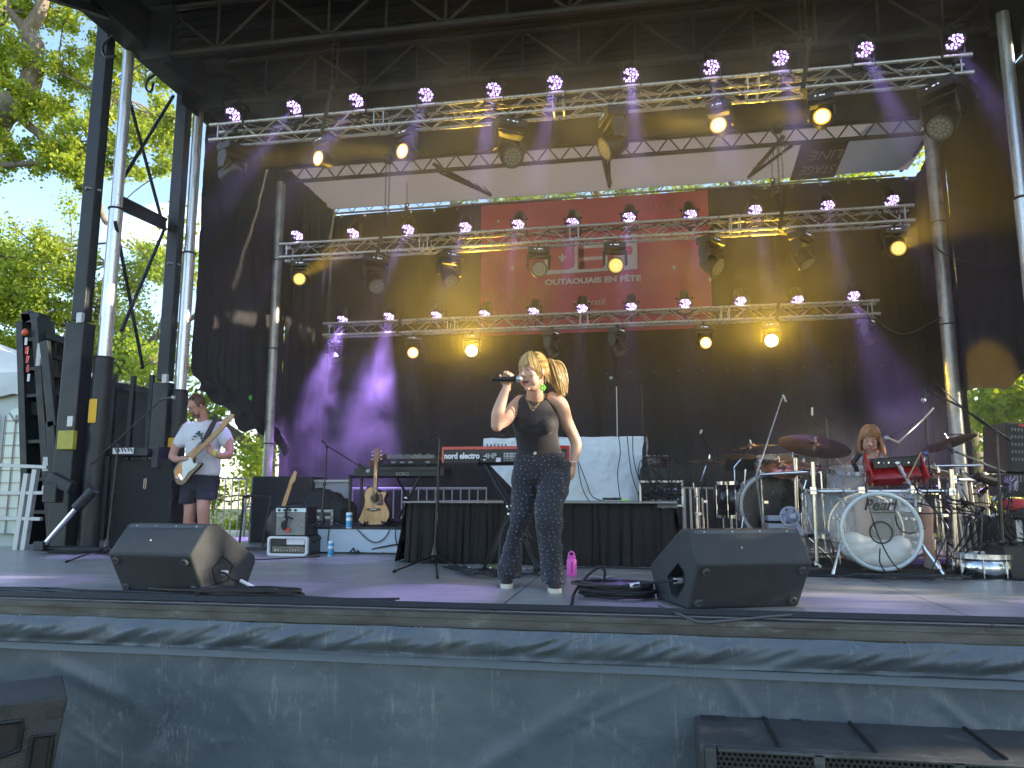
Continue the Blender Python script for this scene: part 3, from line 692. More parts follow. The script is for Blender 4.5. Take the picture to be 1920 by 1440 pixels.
head_at(1768, 200, 'top', 'off', -.9, .8, 'dark moving head ' + T('top', 'at its drum end'), 1.45)
head_at(565, 500, 'mid', 'dim', .25, .10, 'dimly glowing moving head ' + T('mid', 'first from the tree end'), 1, (260, 24, (.8, -.4, .25)))
head_at(704, 495, 'mid', 'off', .7, .8, 'dark moving head ' + T('mid', 'second from the tree end'), 1.3)
head_at(843, 480, 'mid', 'off', .7, .9, 'dark moving head ' + T('mid', 'third from the tree end, left of the banner').replace(', left of the banner', ' beside the banner'), 1.2)
head_at(1010, 480, 'mid', 'off', .22, .18, 'switched-off moving head facing the crowd before the banner\'s first block letter', 1.12)
head_at(1153, 480, 'mid', 'dim', .12, .22, 'yellow lit moving head facing the crowd before the banner\'s last block letter', 1.12)
head_at(1333, 470, 'mid', 'off', .9, .6, 'dark moving head ' + T('mid', 'at the banner edge, drum side'), 1.3)
head_at(1503, 460, 'mid', 'off', .9, 1.0, 'faint dark moving head ' + T('mid', 'second from the drum end'), 1.2)
head_at(1679, 450, 'mid', 'dim', -.05, .1, 'dimly glowing moving head ' + T('mid', 'first from the drum end'), 1.05, (160, 24, None))
head_at(628, 640, 'low', 'off', 1.0, 1.0, 'dark moving head in violet smoke ' + T('low', 'first from the tree end'))
head_at(775, 650, 'low', 'lit', .25, .10, 'amber moving head ' + T('low', 'second from the tree end'), 1, (200, 20, (.8, -.3, -.2)))
head_at(885, 648, 'low', 'hot', .16, .10, 'blazing amber moving head behind the singer\'s hand, brightest of all', 1, (280, 72, 'up'))
head_at(1034, 640, 'low', 'off', 1.2, 1.1, 'dark moving head directly above the singer ' + T('low', 'fourth one'), 1.1)
head_at(1158, 635, 'low', 'off', 1.0, 1.0, 'dark moving head ' + T('low', 'fifth from the tree end'), 1.1)
head_at(1320, 640, 'low', 'lit', .2, .10, 'amber moving head ' + T('low', 'beneath the banner\'s drum side corner'), 1, (260, 20, (.8, -.3, -.22)))
head_at(1447, 630, 'low', 'hot', -.25, .10, 'blazing amber moving head ' + T('low', 'second from the drum end'), 1, (280, 72, 'up'))
head_at(1625, 605, 'low', 'off', 1.0, 1.0, 'dark moving head ' + T('low', 'first from the drum end'))

# chain hoists ----------------------------------------------------------
def chain(b, p, q, r=.006, n=None):
    p, q = V(p), V(q); L_ = (q - p).length; n = n or int(L_ / .035); d = (q - p) / n
    for i in range(n):
        a = p + d * i; e = a + d * 1.05; o = V((.008, 0, 0)) if i % 2 else V((0, .008, 0))
        b.tube(a + o, e + o, r * .5, n=4, cap=False); b.tube(a - o, e - o, r * .5, n=4, cap=False)
def hoist(x, Y, zb, zt_, zh, label):
    t = thing('chain_hoist', label, 'hoist', (x, Y, zb), 'chain hoists'); b = MB()
    if zh is not None:
        b.lathe([(0, -.09), (.05, -.085), (.075, -.04), (.078, .04), (.05, .085), (0, .09)], (x, Y, zh), (0, -1, 0), 16); b.box((x, Y, zh + .1), (.05, .05, .06)); b.build('block', M_BLK2, t)
        b = MB(); b.torus((x, Y, zh + .17), .03, .010, (0, 1, 0), 14, 6); b.build('hook', M_BLK2, t); b = MB(); chain(b, (x - .02, Y, zh - .08), (x - .02, Y, zb)); chain(b, (x + .03, Y, zh - .08), (x + .03, Y, zb + .05)); chain(b, (x, Y, zh + .2), (x, Y, zt_))
    else: chain(b, (x - .03, Y, zb), (x - .03, Y, zt_)); chain(b, (x + .03, Y, zb), (x + .03, Y, zt_))
    b.build('chain', M_TR, t)
    return t
def strap(x, Y, z, s, label):
    t = thing('rigging_strap', label, 'strap', (x, Y, z), 'black rigging straps'); b = MB()
    b.bar((x - .05, Y - .022, z - .03), (x + .05, Y - .022, z + s + .34), .045, .006, (0, 1, 0)); b.bar((x + .06, Y + s + .022, z - .03), (x - .02, Y + s + .022, z + s + .34), .045, .006, (0, 1, 0)); b.bar((x - .05, Y - .03, z - .026), (x + .06, Y + s + .03, z - .026), .045, .006)
    b.build('webbing', M_RUB, t); b = MB(); b.torus((x, Y + s / 2, z + s + .37), .03, .010, (0, 1, 0), 14, 6); b.build('shackle', M_BLK2, t)
for r, px, lab in (('top', 614, 'tree end'), ('top', 1518, 'drum end'), ('mid', 716, 'tree end'), ('mid', 1470, 'drum end'), ('low', 752, 'tree end'), ('low', 1463, 'drum end')):
    Yt, zt, s = TR[r]; x = A(px, {'top': 230, 'mid': 450, 'low': 610}[r], Yt).x
    strap(x, Yt, zt, s, f'black sling choking the {RN[r]} truss near its {lab}')
    hoist(x + .02, Yt + s / 2, zt + s + .42, 5.9 if r == 'top' else 5.5, None if r == 'top' else zt + (1.35 if r == 'mid' else 1.9), f'chain and lifting gear holding the {lab} of the {RN[r]} truss')
# ================================================================ WEDGE MONITORS
M_WDG = mat('textured_cabinet', (.040, .044, .048), .62, 0, .12, 12, .55, 260, dirt=(.2, .2, .19), dscale=18, dpos=(.72, .85))
def wedge(ox, oy, a, w, prof, rside, label, hole):
    t = thing('floor_monitor', label, 'floor monitor', (ox, oy, 0), 'wedge floor monitors')
    W = V((cos(a), sin(a), 0)); D = V((-sin(a), cos(a), 0)); O = V((ox, oy, 0)); Z = V((0, 0, 1))
    P = lambda u, d, z: O + W * u + D * d + Z * z
    b = MB(); n = len(prof)
    vs = [P(0, d, z) for d, z in prof] + [P(w, d, z) for d, z in prof]
    b.add(vs, [tuple(range(n)), tuple(range(n, 2 * n))[::-1]] + [(i, n + i, n + (i + 1) % n, (i + 1) % n) for i in range(n)])
    o = b.build('cabinet', M_WDG, t, bevel=.016, seg=3); o.modifiers[0].harden_normals = False
    # recessed handle cup cut into the side
    u0 = w if rside else 0; sg = 1 if rside else -1
    c = MB(); hc = [(d, z) for d, z in hole]; k = len(hc); ins = .09
    vs = [P(u0 + sg * .03, d, z) for d, z in hc] + [P(u0 - sg * ins, d + (.03 if z > .15 else .0), z) for d, z in hc]
    c.add(vs, [tuple(range(k)), tuple(range(k, 2 * k))[::-1]] + [(i, k + i, k + (i + 1) % k, (i + 1) % k) for i in range(k)])
    cut = c.build('handle_cut', M_RUB, t); bm = o.modifiers.new('cut', 'BOOLEAN'); bm.object = cut; bm.operation = 'DIFFERENCE'; bm.solver = 'EXACT'
    dg = bpy.context.evaluated_depsgraph_get(); me = bpy.data.meshes.new_from_object(o.evaluated_get(dg)); o.modifiers.clear(); me.polygons.foreach_set('use_smooth', [False] * len(me.polygons)); o.data = me; bpy.data.objects.remove(cut)
    b = MB(); hc2 = [((d - .5 * (hc[0][0] + hc[2][0])) * 1.0 + .5 * (hc[0][0] + hc[2][0]), z) for d, z in hc]
    ring = [P(u0 + sg * .001, d, z) for d, z in hc2]; b.path(ring, .005, 5, closed=True)
    b.box(P(u0 - sg * .085, sum(d for d, z in hc) / k, sum(z for d, z in hc) / k), (.006, .16, .12), Matrix.Rotation(a, 3, 'Z')); b.build('handle_cup', M_PLA, t)
    b = MB()
    f0, f1 = V((0, 0)), V(prof[1])
    nrm = (P(0, *prof[1]) - P(0, *prof[0])).cross(W).normalized(); nrm = -nrm if nrm.y > 0 else nrm
    for u in (.055, w - .055):
        for s_ in (.16, .84): q = P(u, prof[1][0] * s_, prof[1][1] * s_); b.lathe([(.024, 0), (.024, .008), (.018, .014), (.008, .012), (.007, .006), (0, .005)], q + nrm * .001, nrm, 16)
    b.build('rubber_foot', mat('foot_rubber', (.06, .065, .07), .7, 0, .1), t)
    # perforated grille lies on the face between the upper edges
    b = MB(); g0, g1 = prof[1], prof[2]
    nn = W.cross(P(0, *g1) - P(0, *g0)).normalized(); nn = -nn if nn.z < 0 else nn
    G0 = [P(.03, g0[0] + (g1[0] - g0[0]) * .86, g0[1] + (g1[1] - g0[1]) * .86), P(w - .03, g0[0] + (g1[0] - g0[0]) * .86, g0[1] + (g1[1] - g0[1]) * .86), P(w - .03, g1[0] + (g0[0] - g1[0]) * .03, g1[1] - (g1[1] - g0[1]) * .03), P(.03, g1[0] + (g0[0] - g1[0]) * .03, g1[1] - (g1[1] - g0[1]) * .03)]
    b.add([p + nn * .002 for p in G0], [(0, 1, 2, 3)]); b.build('grille_strip', mat('grey_strip', (.075, .08, .085), .55, 0, .1, 10), t)
    b = MB()
    for i in range(4): q = G0[0].lerp(G0[1], .1 + .27 * i).lerp(G0[3].lerp(G0[2], .1 + .27 * i), .5); b.lathe([(.0055, 0), (.005, .004), (0, .004)], q + nn * .002, nn, 8)
    b.ball(P(w * .42, g0[0] + (g1[0] - g0[0]) * .45, g0[1] + (g1[1] - g0[1]) * .45), .007, 8, 5)
    b.build('screw', M_GAL, t)
    return t, P
w1, PW1 = wedge(-3.323, 4.422, -.104, .623, [(0, 0), (-.149, .251), (.005, .432), (.10, .432), (.517, .20), (.517, .15), (.436, 0)], True, 'dark wedge monitor at the tree end of the stage lip, cable in its side cup', [(.10, .06), (.06, .15), (.15, .225), (.26, .16), (.22, .06)])
w2, PW2 = wedge(.22, 4.265, .366, .671, [(0, 0), (-.16, .254), (-.044, .43), (.06, .43), (.517, .20), (.517, .16), (.431, 0)], False, 'dark wedge monitor at the drum end of the stage lip, beside the pink bottle', [(.12, .055), (.02, .13), (.02, .20), (.09, .24), (.25, .15), (.2, .055)])

# ---- loudspeakers on the ground in front of the stage
def hexmesh():
    m = bpy.data.materials.new('hex_grille'); m.use_nodes = True; n = m.node_tree; l = n.links.new; b = n.nodes['Principled BSDF']; b.inputs['Base Color'].default_value = (.05, .052, .055, 1); b.inputs['Roughness'].default_value = .4; b.inputs['Metallic'].default_value = .4
    return m
sub = thing('subwoofer', 'long black subwoofer with hexagonal grille on the ground before the drum end', 'loudspeaker', (1.6, 3.2, -1.25))
SY0, SY1, SZ = 2.62, 3.32, -.455
p0, p1 = G(1302, 1334, SZ), G(1312, 1402, SZ)
SX0 = .5 * (p0.x + p1.x); SY1 = p0.y; SY0 = p1.y; SX1 = SX0 + 1.75
SM = mat('sub_paint', (.055, .058, .060), .6, 0, .2, 6, .5, 220, dirt=(.17, .17, .16), dscale=5, dpos=(.55, .8))
b = MB(); b.box(((SX0 + SX1) / 2, (SY0 + .05 + SY1) / 2, (SZ - 1.24) / 2), (SX1 - SX0, SY1 - SY0 - .05, SZ + 1.24)); b.build('cabinet', SM, sub, bevel=.012)
b = MB()
for k, x in enumerate((.33, .72, 1.22)): b.box((SX0 + x, (SY0 + SY1) / 2 - .0, SZ + .006), (.014, SY1 - SY0 - .12, .012))
b.build('runner', M_RUB, sub, bevel=.003)
b = MB()
for (x, y, a_, c_) in ((.09, .83, .12, .08), (.30, .88, .1, .05), (.48, .9, .05, .05)): b.box((SX0 + x, SY0 + (SY1 - SY0) * y, SZ + .002), (a_, c_, .006))
b.build('fitting', M_BLK2, sub, bevel=.002)
b = MB(); gx0, gx1, gz0, gz1 = SX0 + .07, SX1 - .03, SZ - .66, SZ - .012
b.box(((gx0 + gx1) / 2, SY0 + .048, (gz0 + gz1) / 2), (gx1 - gx0, .004, gz1 - gz0)); b.build('baffle', M_RUB, sub, smooth=False)
b = MB()
for x in (gx0 - .03, SX0 + .48, SX0 + 1.02, gx1): b.box((x, SY0 + .03, (gz0 + gz1) / 2), (.045, .05, gz1 - gz0 + .02))
b.box(((gx0 + gx1) / 2, SY0 + .03, gz1 + .004), (gx1 - gx0, .05, .014)); b.build('front_frame', SM, sub, bevel=.004)
b = MB(); hx = .0135; rz = 0; z = gz1 - .012
while z > SZ - .20:
    x = gx0 + (hx * .866 if rz % 2 else 0)
    while x < gx1 - .01:
        pts = [(x + hx * .62 * cos(pi / 6 + k * pi / 3), SY0 + .018, z + hx * .62 * sin(pi / 6 + k * pi / 3)) for k in range(6)]; pi_ = [(x + hx * .80 * cos(pi / 6 + k * pi / 3) * 1.22, SY0 + .018, z + hx * .80 * sin(pi / 6 + k * pi / 3) * 1.22) for k in range(6)]
        b.add(pts + pi_, [(k, (k + 1) % 6, 6 + (k + 1) % 6, 6 + k) for k in range(6)]); x += hx * 1.732
    z -= hx * 1.5; rz += 1
b.build('hexagonal_grille', hexmesh(), sub, solid=.003, smooth=False)
ar = thing('loudspeaker', 'black loudspeaker with recessed handles on the ground before the tree end of the stage', 'loudspeaker', (-2.4, 2.6, -1.25))
q0, q1 = A(-60, 1290, 3.0), A(128, 1305, 3.25)
c0 = A(128, 1305, 3.30); c1 = A(-120, 1294, 2.95)
u = (c0 - c1); u.z = 0; wid = u.length; u.normalize(); back = V((-u.y, u.x, 0)); Zv = V((0, 0, 1)); zt = c0.z
b = MB(); vs = [c1, c0, c0 + back * .5, c1 + back * .5]; vs = [V((p.x, p.y, zt)) for p in vs]; lo = [V((p.x, p.y, -1.24)) + u * 0 for p in vs]; lo[1] -= u * .10; lo[2] -= u * .10
b.add(vs + lo, [(0, 1, 2, 3), (7, 6, 5, 4), (0, 4, 5, 1), (1, 5, 6, 2), (2, 6, 7, 3), (3, 7, 4, 0)]); b.build('cabinet', mat('speaker_paint', (.042, .046, .048), .6, 0, .2, 6, .8, 150, dirt=(.25, .25, .24), dscale=9, dpos=(.66, .85)), ar, bevel=.012)
b = MB()
def onface(px, py): # meets the front face plane
    d = _ray(px, py); n_ = V((back.x, back.y, 0)); t_ = (V((c0.x, c0.y, 0)) - V((0, 0, 0))).dot(n_) / d.dot(n_); return V((0, 0, EYE)) + d * t_
def frame_on(b, pts, th=.012, out=.01):
    P = [onface(*p) - back * out for p in pts]; b.path(P, th, 6, closed=True); return P
for pts in (((62, 1380), (100, 1376), (96, 1404), (88, 1460), (48, 1460)), ((-20, 1358), (40, 1350), (42, 1362), (36, 1405), (-20, 1425))): frame_on(b, pts)
b.build('handle_rim', M_PLA, ar); b = MB()
for pts in (((64, 1383), (98, 1379), (94, 1404), (86, 1458), (50, 1458)), ((-20, 1361), (38, 1353), (40, 1363), (34, 1403), (-20, 1423))):
    P = [onface(*p) - back * .004 for p in pts]; b.add(P, [tuple(range(len(P)))])
b.build('handle_cup', M_RUB, ar, smooth=False)
b = MB(); P = [onface(*p) for p in ((90, 1328), (118, 1325), (115, 1342), (87, 1346))]; b.add([p - back * .008 for p in P] + [p + back * .01 for p in P], [(0, 1, 2, 3), (0, 4, 5, 1), (1, 5, 6, 2), (2, 6, 7, 3), (3, 7, 4, 0)])
P = [onface(*p) for p in ((-4, 1324), (18, 1322), (16, 1340), (-4, 1343))]; b.add([p - back * .008 for p in P] + [p + back * .01 for p in P], [(0, 1, 2, 3), (0, 4, 5, 1), (1, 5, 6, 2), (2, 6, 7, 3), (3, 7, 4, 0)])
b.build('rigging_plate', M_BLK, ar, smooth=False)

# ---- cables at the lip
def cable(name, label, paths, r, group='black cables on the deck', m_=M_CAB, cat='cable'):
    t = thing(name, label, cat, paths[0][0], group); b = MB()
    for p in paths: b.path(p, r, 6)
    b.build('rubber_sheath', m_, t); return t
rr = random.Random(21)
def run(x0, x1, y0, y1, k, wob=.02, z=.012):
    n = int(abs(x1 - x0) / .25) + 2; return wpath([(x0 + (x1 - x0) * i / n, y0 + (y1 - y0) * i / n + rr.uniform(-wob, wob), z + k * .003) for i in range(n + 1)], 5)
cable('cable_run', 'several straight black cables running the whole length of the stage lip', [run(XL + .2, XR - .3, YF + .10 + .018 * k, YF + .10 + .018 * k, k, .006, .010) for k in range(5)], .0065)
cable('cable_run', 'sagging black cables spread over the lip below the wedge at the tree end', [run(-4.6, -1.4, YF + .2 + .04 * k + rr.uniform(0, .05), YF + .14 + .03 * k, k, .04) for k in range(5)], .007)
def coil(cx_, cy_, rx, ry, turns, zlay, jit, seed, r):
    q = random.Random(seed); pts = []
    for k in range(turns * 14):
        a = k * 2 * pi / 14; lay = (k / 14) / turns; f = 1 + q.uniform(-jit, jit) * .5 - .35 * abs(sin(lay * 7.3)) * .6
        pts.append((cx_ + rx * f * cos(a) + jit * .12 * sin(k * .13), cy_ + ry * f * sin(a), r + zlay * lay + q.uniform(0, .006)))
    return wpath(pts, 3)
c_ = G(452, 1122)
cable('cable_coil', 'flat spread coil of black cable lying before the wedge at the tree end', [coil(c_.x, c_.y + .04, .36, .09, 9, .045, .25, 3, .0075), coil(c_.x - .1, c_.y + .02, .5, .07, 4, .04, .3, 4, .0075), wpath([(c_.x - .02, c_.y + .02, .03), (c_.x - .24, c_.y - .02, .03), (c_.x - .2, c_.y - .17, .012), (c_.x - .08, c_.y - .215, -.03), (c_.x + .06, c_.y - .19, .0), (c_.x + .18, c_.y - .1, .02), (c_.x + .34, c_.y - .05, .02)], 6)], .0075)
c_ = G(1155, 1122); e_ = PW2(.0, .12, .13)
cable('cable_coil', 'thick heaped cable coil with one upright loop beside the drum end wedge', [coil(c_.x, c_.y + .0, .235, .13, 11, .085, .16, 8, .0095),
    wpath([G(1072, 1138) + V((0, 0, .01)), A(1078, 1110, c_.y - .05), A(1103, 1078, c_.y), A(1126, 1063, c_.y + .04), A(1134, 1072, c_.y + .05), A(1131, 1090, c_.y + .06), A(1122, 1106, c_.y + .05)], 6)], .0095)
cable('speaker_cable', 'black plug cable running from the coil into the side cup of the drum end wedge', [wpath([A(1150, 1102, c_.y + .02), A(1180, 1099, 4.45), A(1215, 1093, 4.42), PW2(-.05, .11, .14), PW2(.05, .12, .14)], 6)], .009)
t = thing('cable_connector', 'white and silver plug on the cable at the drum end wedge', 'plug', A(1190, 1096, 4.44)); b = MB(); b.tube(A(1182, 1098, 4.44), A(1200, 1095, 4.43), .013, n=10); b.tube(PW2(-.02, .115, .14), PW2(.03, .118, .14), .017, n=10); b.build('plug_body', mat('plug_grey', (.6, .62, .62), .4, .3, .1), t)
e_ = PW1(.623, .16, .12); cable('speaker_cable', 'short black cable with white tape leaving the side cup of the tree end wedge', [wpath([PW1(.56, .15, .12), e_ + V((.03, -.02, 0)), A(440, 1088, 4.5), A(462, 1095, 4.45), A(480, 1104, 4.42)], 6)], .008)
t = thing('tape_wrap', 'white tape wrapped round the cable of the tree end wedge', 'tape', A(465, 1096, 4.44)); b = MB(); b.path(wpath([A(452, 1089, 4.475), A(466, 1096, 4.44), A(481, 1104, 4.42)], 5), .011, 8); b.tube(PW1(.60, .155, .12), PW1(.66, .16, .12), .016, n=10); b.build('tape', M_WHT, t)
cable('cable_loop', 'loose grey cable looping over the lip below the drum end wedge', [wpath([G(1235, 1143) + V((0, 0, .02)), G(1262, 1152, .0) + V((0, 0, .012)), (.17, 4.0, .015), A(1310, 1166, 3.93), A(1350, 1165, 3.93), (.63, 4.02, .015), (.8, 4.12, .012), (1.0, 4.17, .012), (1.5, 4.10, .01), (2.2, 4.06, .01)], 6)], .008, m_=mat('grey_cable', (.07, .075, .08), .45, 0, .1))

# ---- pink bottle
q = G(1072, 1080); M_PB = mat('pink_silicone', (.80, .13, .55), .45, 0, .04)
t = thing('water_bottle', 'bright pink water bottle with carry loop standing on the deck', 'bottle', q); b = MB()
b.lathe([(0, 0), (.036, 0), (.039, .006), (.039, .118), (.034, .128), (.031, .131)], q, (0, 0, 1), 24); b.build('sleeve', M_PB, t)
b = MB(); b.lathe([(.029, .128), (.031, .134), (.031, .15), (.022, .154), (.0, .156)], q, (0, 0, 1), 24); cap = b.build('screw_cap', M_PB, t)
b = MB(); b.path([q + V((.022 * cos(a), 0, .150 + .034 * sin(a))) for a in np.linspace(0, pi, 12)], .0065, 8); b.build('carry_loop', M_PB, cap)
b = MB(); b.prism(rr4(-.0035, -.045, .0035, .045, .003), q + V((.006, -.0398, .065)), (1, 0, 0), (0, 0, 1), .002); b.build('level_window', mat('pink_window', (.45, .02, .12), .2, 0, 0), t, smooth=False)
for (px, py, a_, n_) in ((1128, 1083, .1, 'white crumpled paper strip lying behind the upright cable loop'), (985, 1068, -.2, 'small pale paper scrap beside the keyboard stand foot')):
    q = G(px, py); t = thing('paper_scrap', n_, 'paper', q); b = MB(); R_ = Matrix.Rotation(a_, 3, 'Z')
    b.grid(lambda u, v: q + R_ @ V(((u - .5) * (.2 if px > 1000 else .08), (v - .5) * .05, .006 + .006 * sin(u * 9))), 12, 2); b.build('sheet', M_WHT, t)

# ================================================================ STANDS
def mic_stand(label, base, top, legs, boom=None, mic=None, r=.008, m_=M_PLA, cast=None, micm=None):
    base, top = V(base), V(top); t = thing('microphone_stand', label, 'microphone stand', base, 'microphone stands'); b = MB()
    hub = base + (top - base).normalized() * .09
    b.tube(hub, base.lerp(top, .55), r * 1.35, n=10); b.tube(base.lerp(top, .5), top, r, n=10); b.build('pole', m_, t)
    b = MB(); b.lathe([(.012, .16), (.026, .10), (.034, .06), (.03, .02), (.01, .0)], base + V((0, 0, .02)), (0, 0, 1), 14); b.tube(base.lerp(top, .52), base.lerp(top, .56), r * 2.2, n=10); b.ball(top, .018, 8, 6); b.build('clutch', M_PLA, t)
    for L_ in legs:
        b = MB(); b.tube(hub - V((0, 0, .01)), V(L_) + V((0, 0, .012)), .008, n=8); d = (V(L_) - hub).normalized(); b.tube(V(L_) - d * .035 + V((0, 0, .012)), V(L_) + V((0, 0, .012)), .013, n=8); b.build('leg', m_, t)
    if boom: b = MB(); b.path([V(p) for p in boom], r * .85, 8); bo = b.build('boom', m_, t); b = MB(); p, q = V(boom[0]), V(boom[1]); b.tube(p, p.lerp(q, .16), r * 1.6, n=8); b.build('counterweight', M_PLA, bo)
    if mic:
        p, q = V(mic[0]), V(mic[1]); d = (q - p).normalized(); k = mic[2] if len(mic) > 2 else 1.0
        b = MB(); b.tube(p, q - d * .03, .011 * k, .016 * k, n=12); mc = b.build('microphone_body', M_PLA, t); b = MB(); b.ball(q - d * .012, .024 * k, 12, 8); b.build('microphone_grille', micm or M_GAL, mc)
    return t
def tri(base, r, a0, y=1.0): return [V(base) + V((r * cos(a0 + k * 2 * pi / 3), r * sin(a0 + k * 2 * pi / 3) * y, 0)) for k in range(3)]
q = G(815, 1058)
mic_stand('tall black boom stand standing empty before the red keyboard', q, A(825, 818, q.y), [G(738, 1075), G(880, 1075), G(820, 1086)], [A(786, 827, q.y - .1), A(825, 808, q.y), A(945, 765, q.y + .5)], None, .0095)
q = G(200, 1040); mic_stand('boom stand with silver-headed microphone raised towards the guitarist', q, A(222, 835, q.y - .05), [G(124, 1056), G(245, 1062), G(205, 1028)], [A(172, 870, q.y - .3), A(222, 823, q.y - .05), A(300, 752, q.y + .15), A(308, 746, q.y + .16)], (A(302, 749, q.y + .16), A(327, 745, q.y + .1)), .009)
q = G(603, 990, .29); mic_stand('thin black boom stand on the white riser, angled down to the keyboard', q, A(613, 838, q.y), tri(q, .22, .4), [A(604, 827, q.y), A(613, 836, q.y), A(690, 884, q.y - .1)], (A(672, 870, q.y - .1), A(692, 885, q.y - .1)))
p = A(1203, 718, 8.6); mic_stand('slim stand holding a small microphone above the white cloth', (p.x, 8.6, 0), p, tri((p.x, 8.6, 0), .3, 0), [A(1238, 719, 8.6), A(1200, 717, 8.6), A(1158, 714, 8.5)], (A(1160, 716, 8.5), A(1144, 708, 8.45), .9), .007)
p = A(1156, 800, 8.3); mic_stand('second slim stand rising behind the white cloth', (p.x, 8.3, 0), A(1156, 722, 8.3), tri((p.x, 8.3, 0), .25, .5), None, None, .006, M_GAL)

# ================================================================ GUITAR SIDE BACKLINE
def casebox(b, c, d, R=None): b.box(c, d, R)
# black speaker cabinet by the towers
t = thing('speaker_cabinet', 'tall black box cabinet with pale slot handle beside the guitarist', 'cabinet', (-5.75, 7.75, 0)); b = MB()
x0, x1 = A(215, 900, 7.7).x, A(323, 900, 7.7).x; zt = A(270, 862, 7.7).z
b.box(((x0 + x1) / 2, 8.0, zt / 2), (x1 - x0, .6, zt)); b.build('body', mat('carpeted_box', (.016, .016, .017), .85, 0, .3, 9, .4, 120), t, bevel=.01)
b = MB(); hp = A(274, 907, 7.7); b.path([hp + V((0, -.012, .06)), hp + V((.012, -.02, .05)), hp + V((.012, -.02, -.05)), hp + V((0, -.012, -.06)), hp + V((-.012, -.02, -.05)), hp + V((-.012, -.02, .05))], .006, 6, closed=True); b.build('handle', mat('brass_handle', (.5, .44, .3), .4, .6, .1), t)
t = thing('hydraulic_unit', 'black control tray with white lever block on top of the black cabinet', 'control unit', A(245, 850, 7.6)); b = MB()
p = A(245, 848, 7.68); b.box((p.x, 7.75, p.z), (.55, .3, .09)); b.box((p.x + .33, 7.9, p.z - .06), (.08, .5, .25)); b.build('tray', M_BLK, t, bevel=.008)
b = MB(); b.box((p.x - .02, 7.58, p.z + .01), (.26, .02, .07)); pnl = b.build('lever_panel', M_WHT, t, bevel=.004); b = MB(); [b.tube((p.x - .1 + .04 * k, 7.575, p.z + .0), (p.x - .1 + .04 * k, 7.54, p.z + .055 - .02 * (k % 2)), .006, n=6) for k in range(6)]; b.build('lever', M_PLA, pnl)
# black case + dolly
t = thing('flight_case', 'large plain black case standing behind the combo amplifier', 'case', (-4.3, 8.9, 0)); b = MB()
x0, x1 = A(469, 960, 9.1).x, A(582, 960, 9.1).x; zt = A(520, 893, 9.1).z; b.box(((x0 + x1) / 2, 9.35, zt / 2), (x1 - x0, .5, zt)); b.build('body', M_BLK2, t, bevel=.012)
b = MB(); b.box((x0 + .01, 9.095, zt / 2), (.02, .02, zt)); b.build('edge_strip', M_GAL, t)
t = thing('luggage_cart', 'folded black tube cart with silver clip before the large black case', 'cart', G(480, 1030)); b = MB(); Yc = 7.9
b.path(wpath([A(448, 1028, Yc), A(455, 960, Yc), A(456, 935, Yc), A(462, 931, Yc), A(498, 931, Yc), A(506, 936, Yc), A(500, 975, Yc), A(492, 1026, Yc)], 5), .013, 8); b.bar(A(440, 1028, Yc - .1), A(500, 1030, Yc), .1, .03); b.build('frame', M_PLA, t)
b = MB(); b.tube(A(470, 932, Yc - .03), A(468, 952, Yc - .03), .018, n=8); b.ball(A(468, 948, Yc - .04), .025, 8, 6); b.build('clip', M_CHR, t)
b = MB(); [b.torus(A(x_, 1030, Yc + .1), .05, .02, (1, 0, .2), 14, 6) for x_ in (432, 505)]; b.build('wheel', M_RUB, t)
# barricades
def barricade(label, xa, xb, Y, zt, zb=0.0, n=9, single=True, Y2=None):
    t = thing('barricade', label, 'barricade', (xa, Y, 0), 'steel crowd barricades'); Y2 = Y if Y2 is None else Y2; f = lambda k: V((xa + (xb - xa) * k, Y + (Y2 - Y) * k, 0)); b = MB()
    b.path([f(0) + V((0, 0, zb)), f(0) + V((0, 0, zt)), f(1) + V((0, 0, zt)), f(1) + V((0, 0, zb))], .021, 8); b.tube(f(0) + V((0, 0, zb + .12)), f(1) + V((0, 0, zb + .12)), .016, n=8); b.build('rail', M_GAL, t)
    b = MB(); [b.tube(f((k + 1) / (n + 1)) + V((0, 0, zb + .12)), f((k + 1) / (n + 1)) + V((0, 0, zt)), .0095, n=6) for k in range(n)]; b.build('upright', M_GAL, t); return t
pa, pb = A(395, 893, 9.9), A(462, 905, 10.6)
barricade('steel crowd barricade behind the guitarist against bright leaves', pa.x - .4, pb.x, 9.6, A(400, 895, 9.7).z, -.25, 9, Y2=10.6)
z_ = A(900, 916, 10.6).z; barricade('long steel barricade behind the acoustic guitar and keyboards', A(662, 905, 10.4).x, A(912, 905, 10.4).x, 10.4, z_ + .0, 0, 15)
barricade('steel barricade behind the black kick drum', A(1378, 905, 9.9).x - .65, A(1368, 905, 9.9).x, 9.9, A(1330, 915, 9.9).z, 0, 5)
barricade('short steel barricade between the mixer rack and the second drum kit', A(1282, 905, 9.7).x, A(1296, 905, 9.7).x + .05, 9.7, A(1290, 915, 9.7).z, 0, 1)
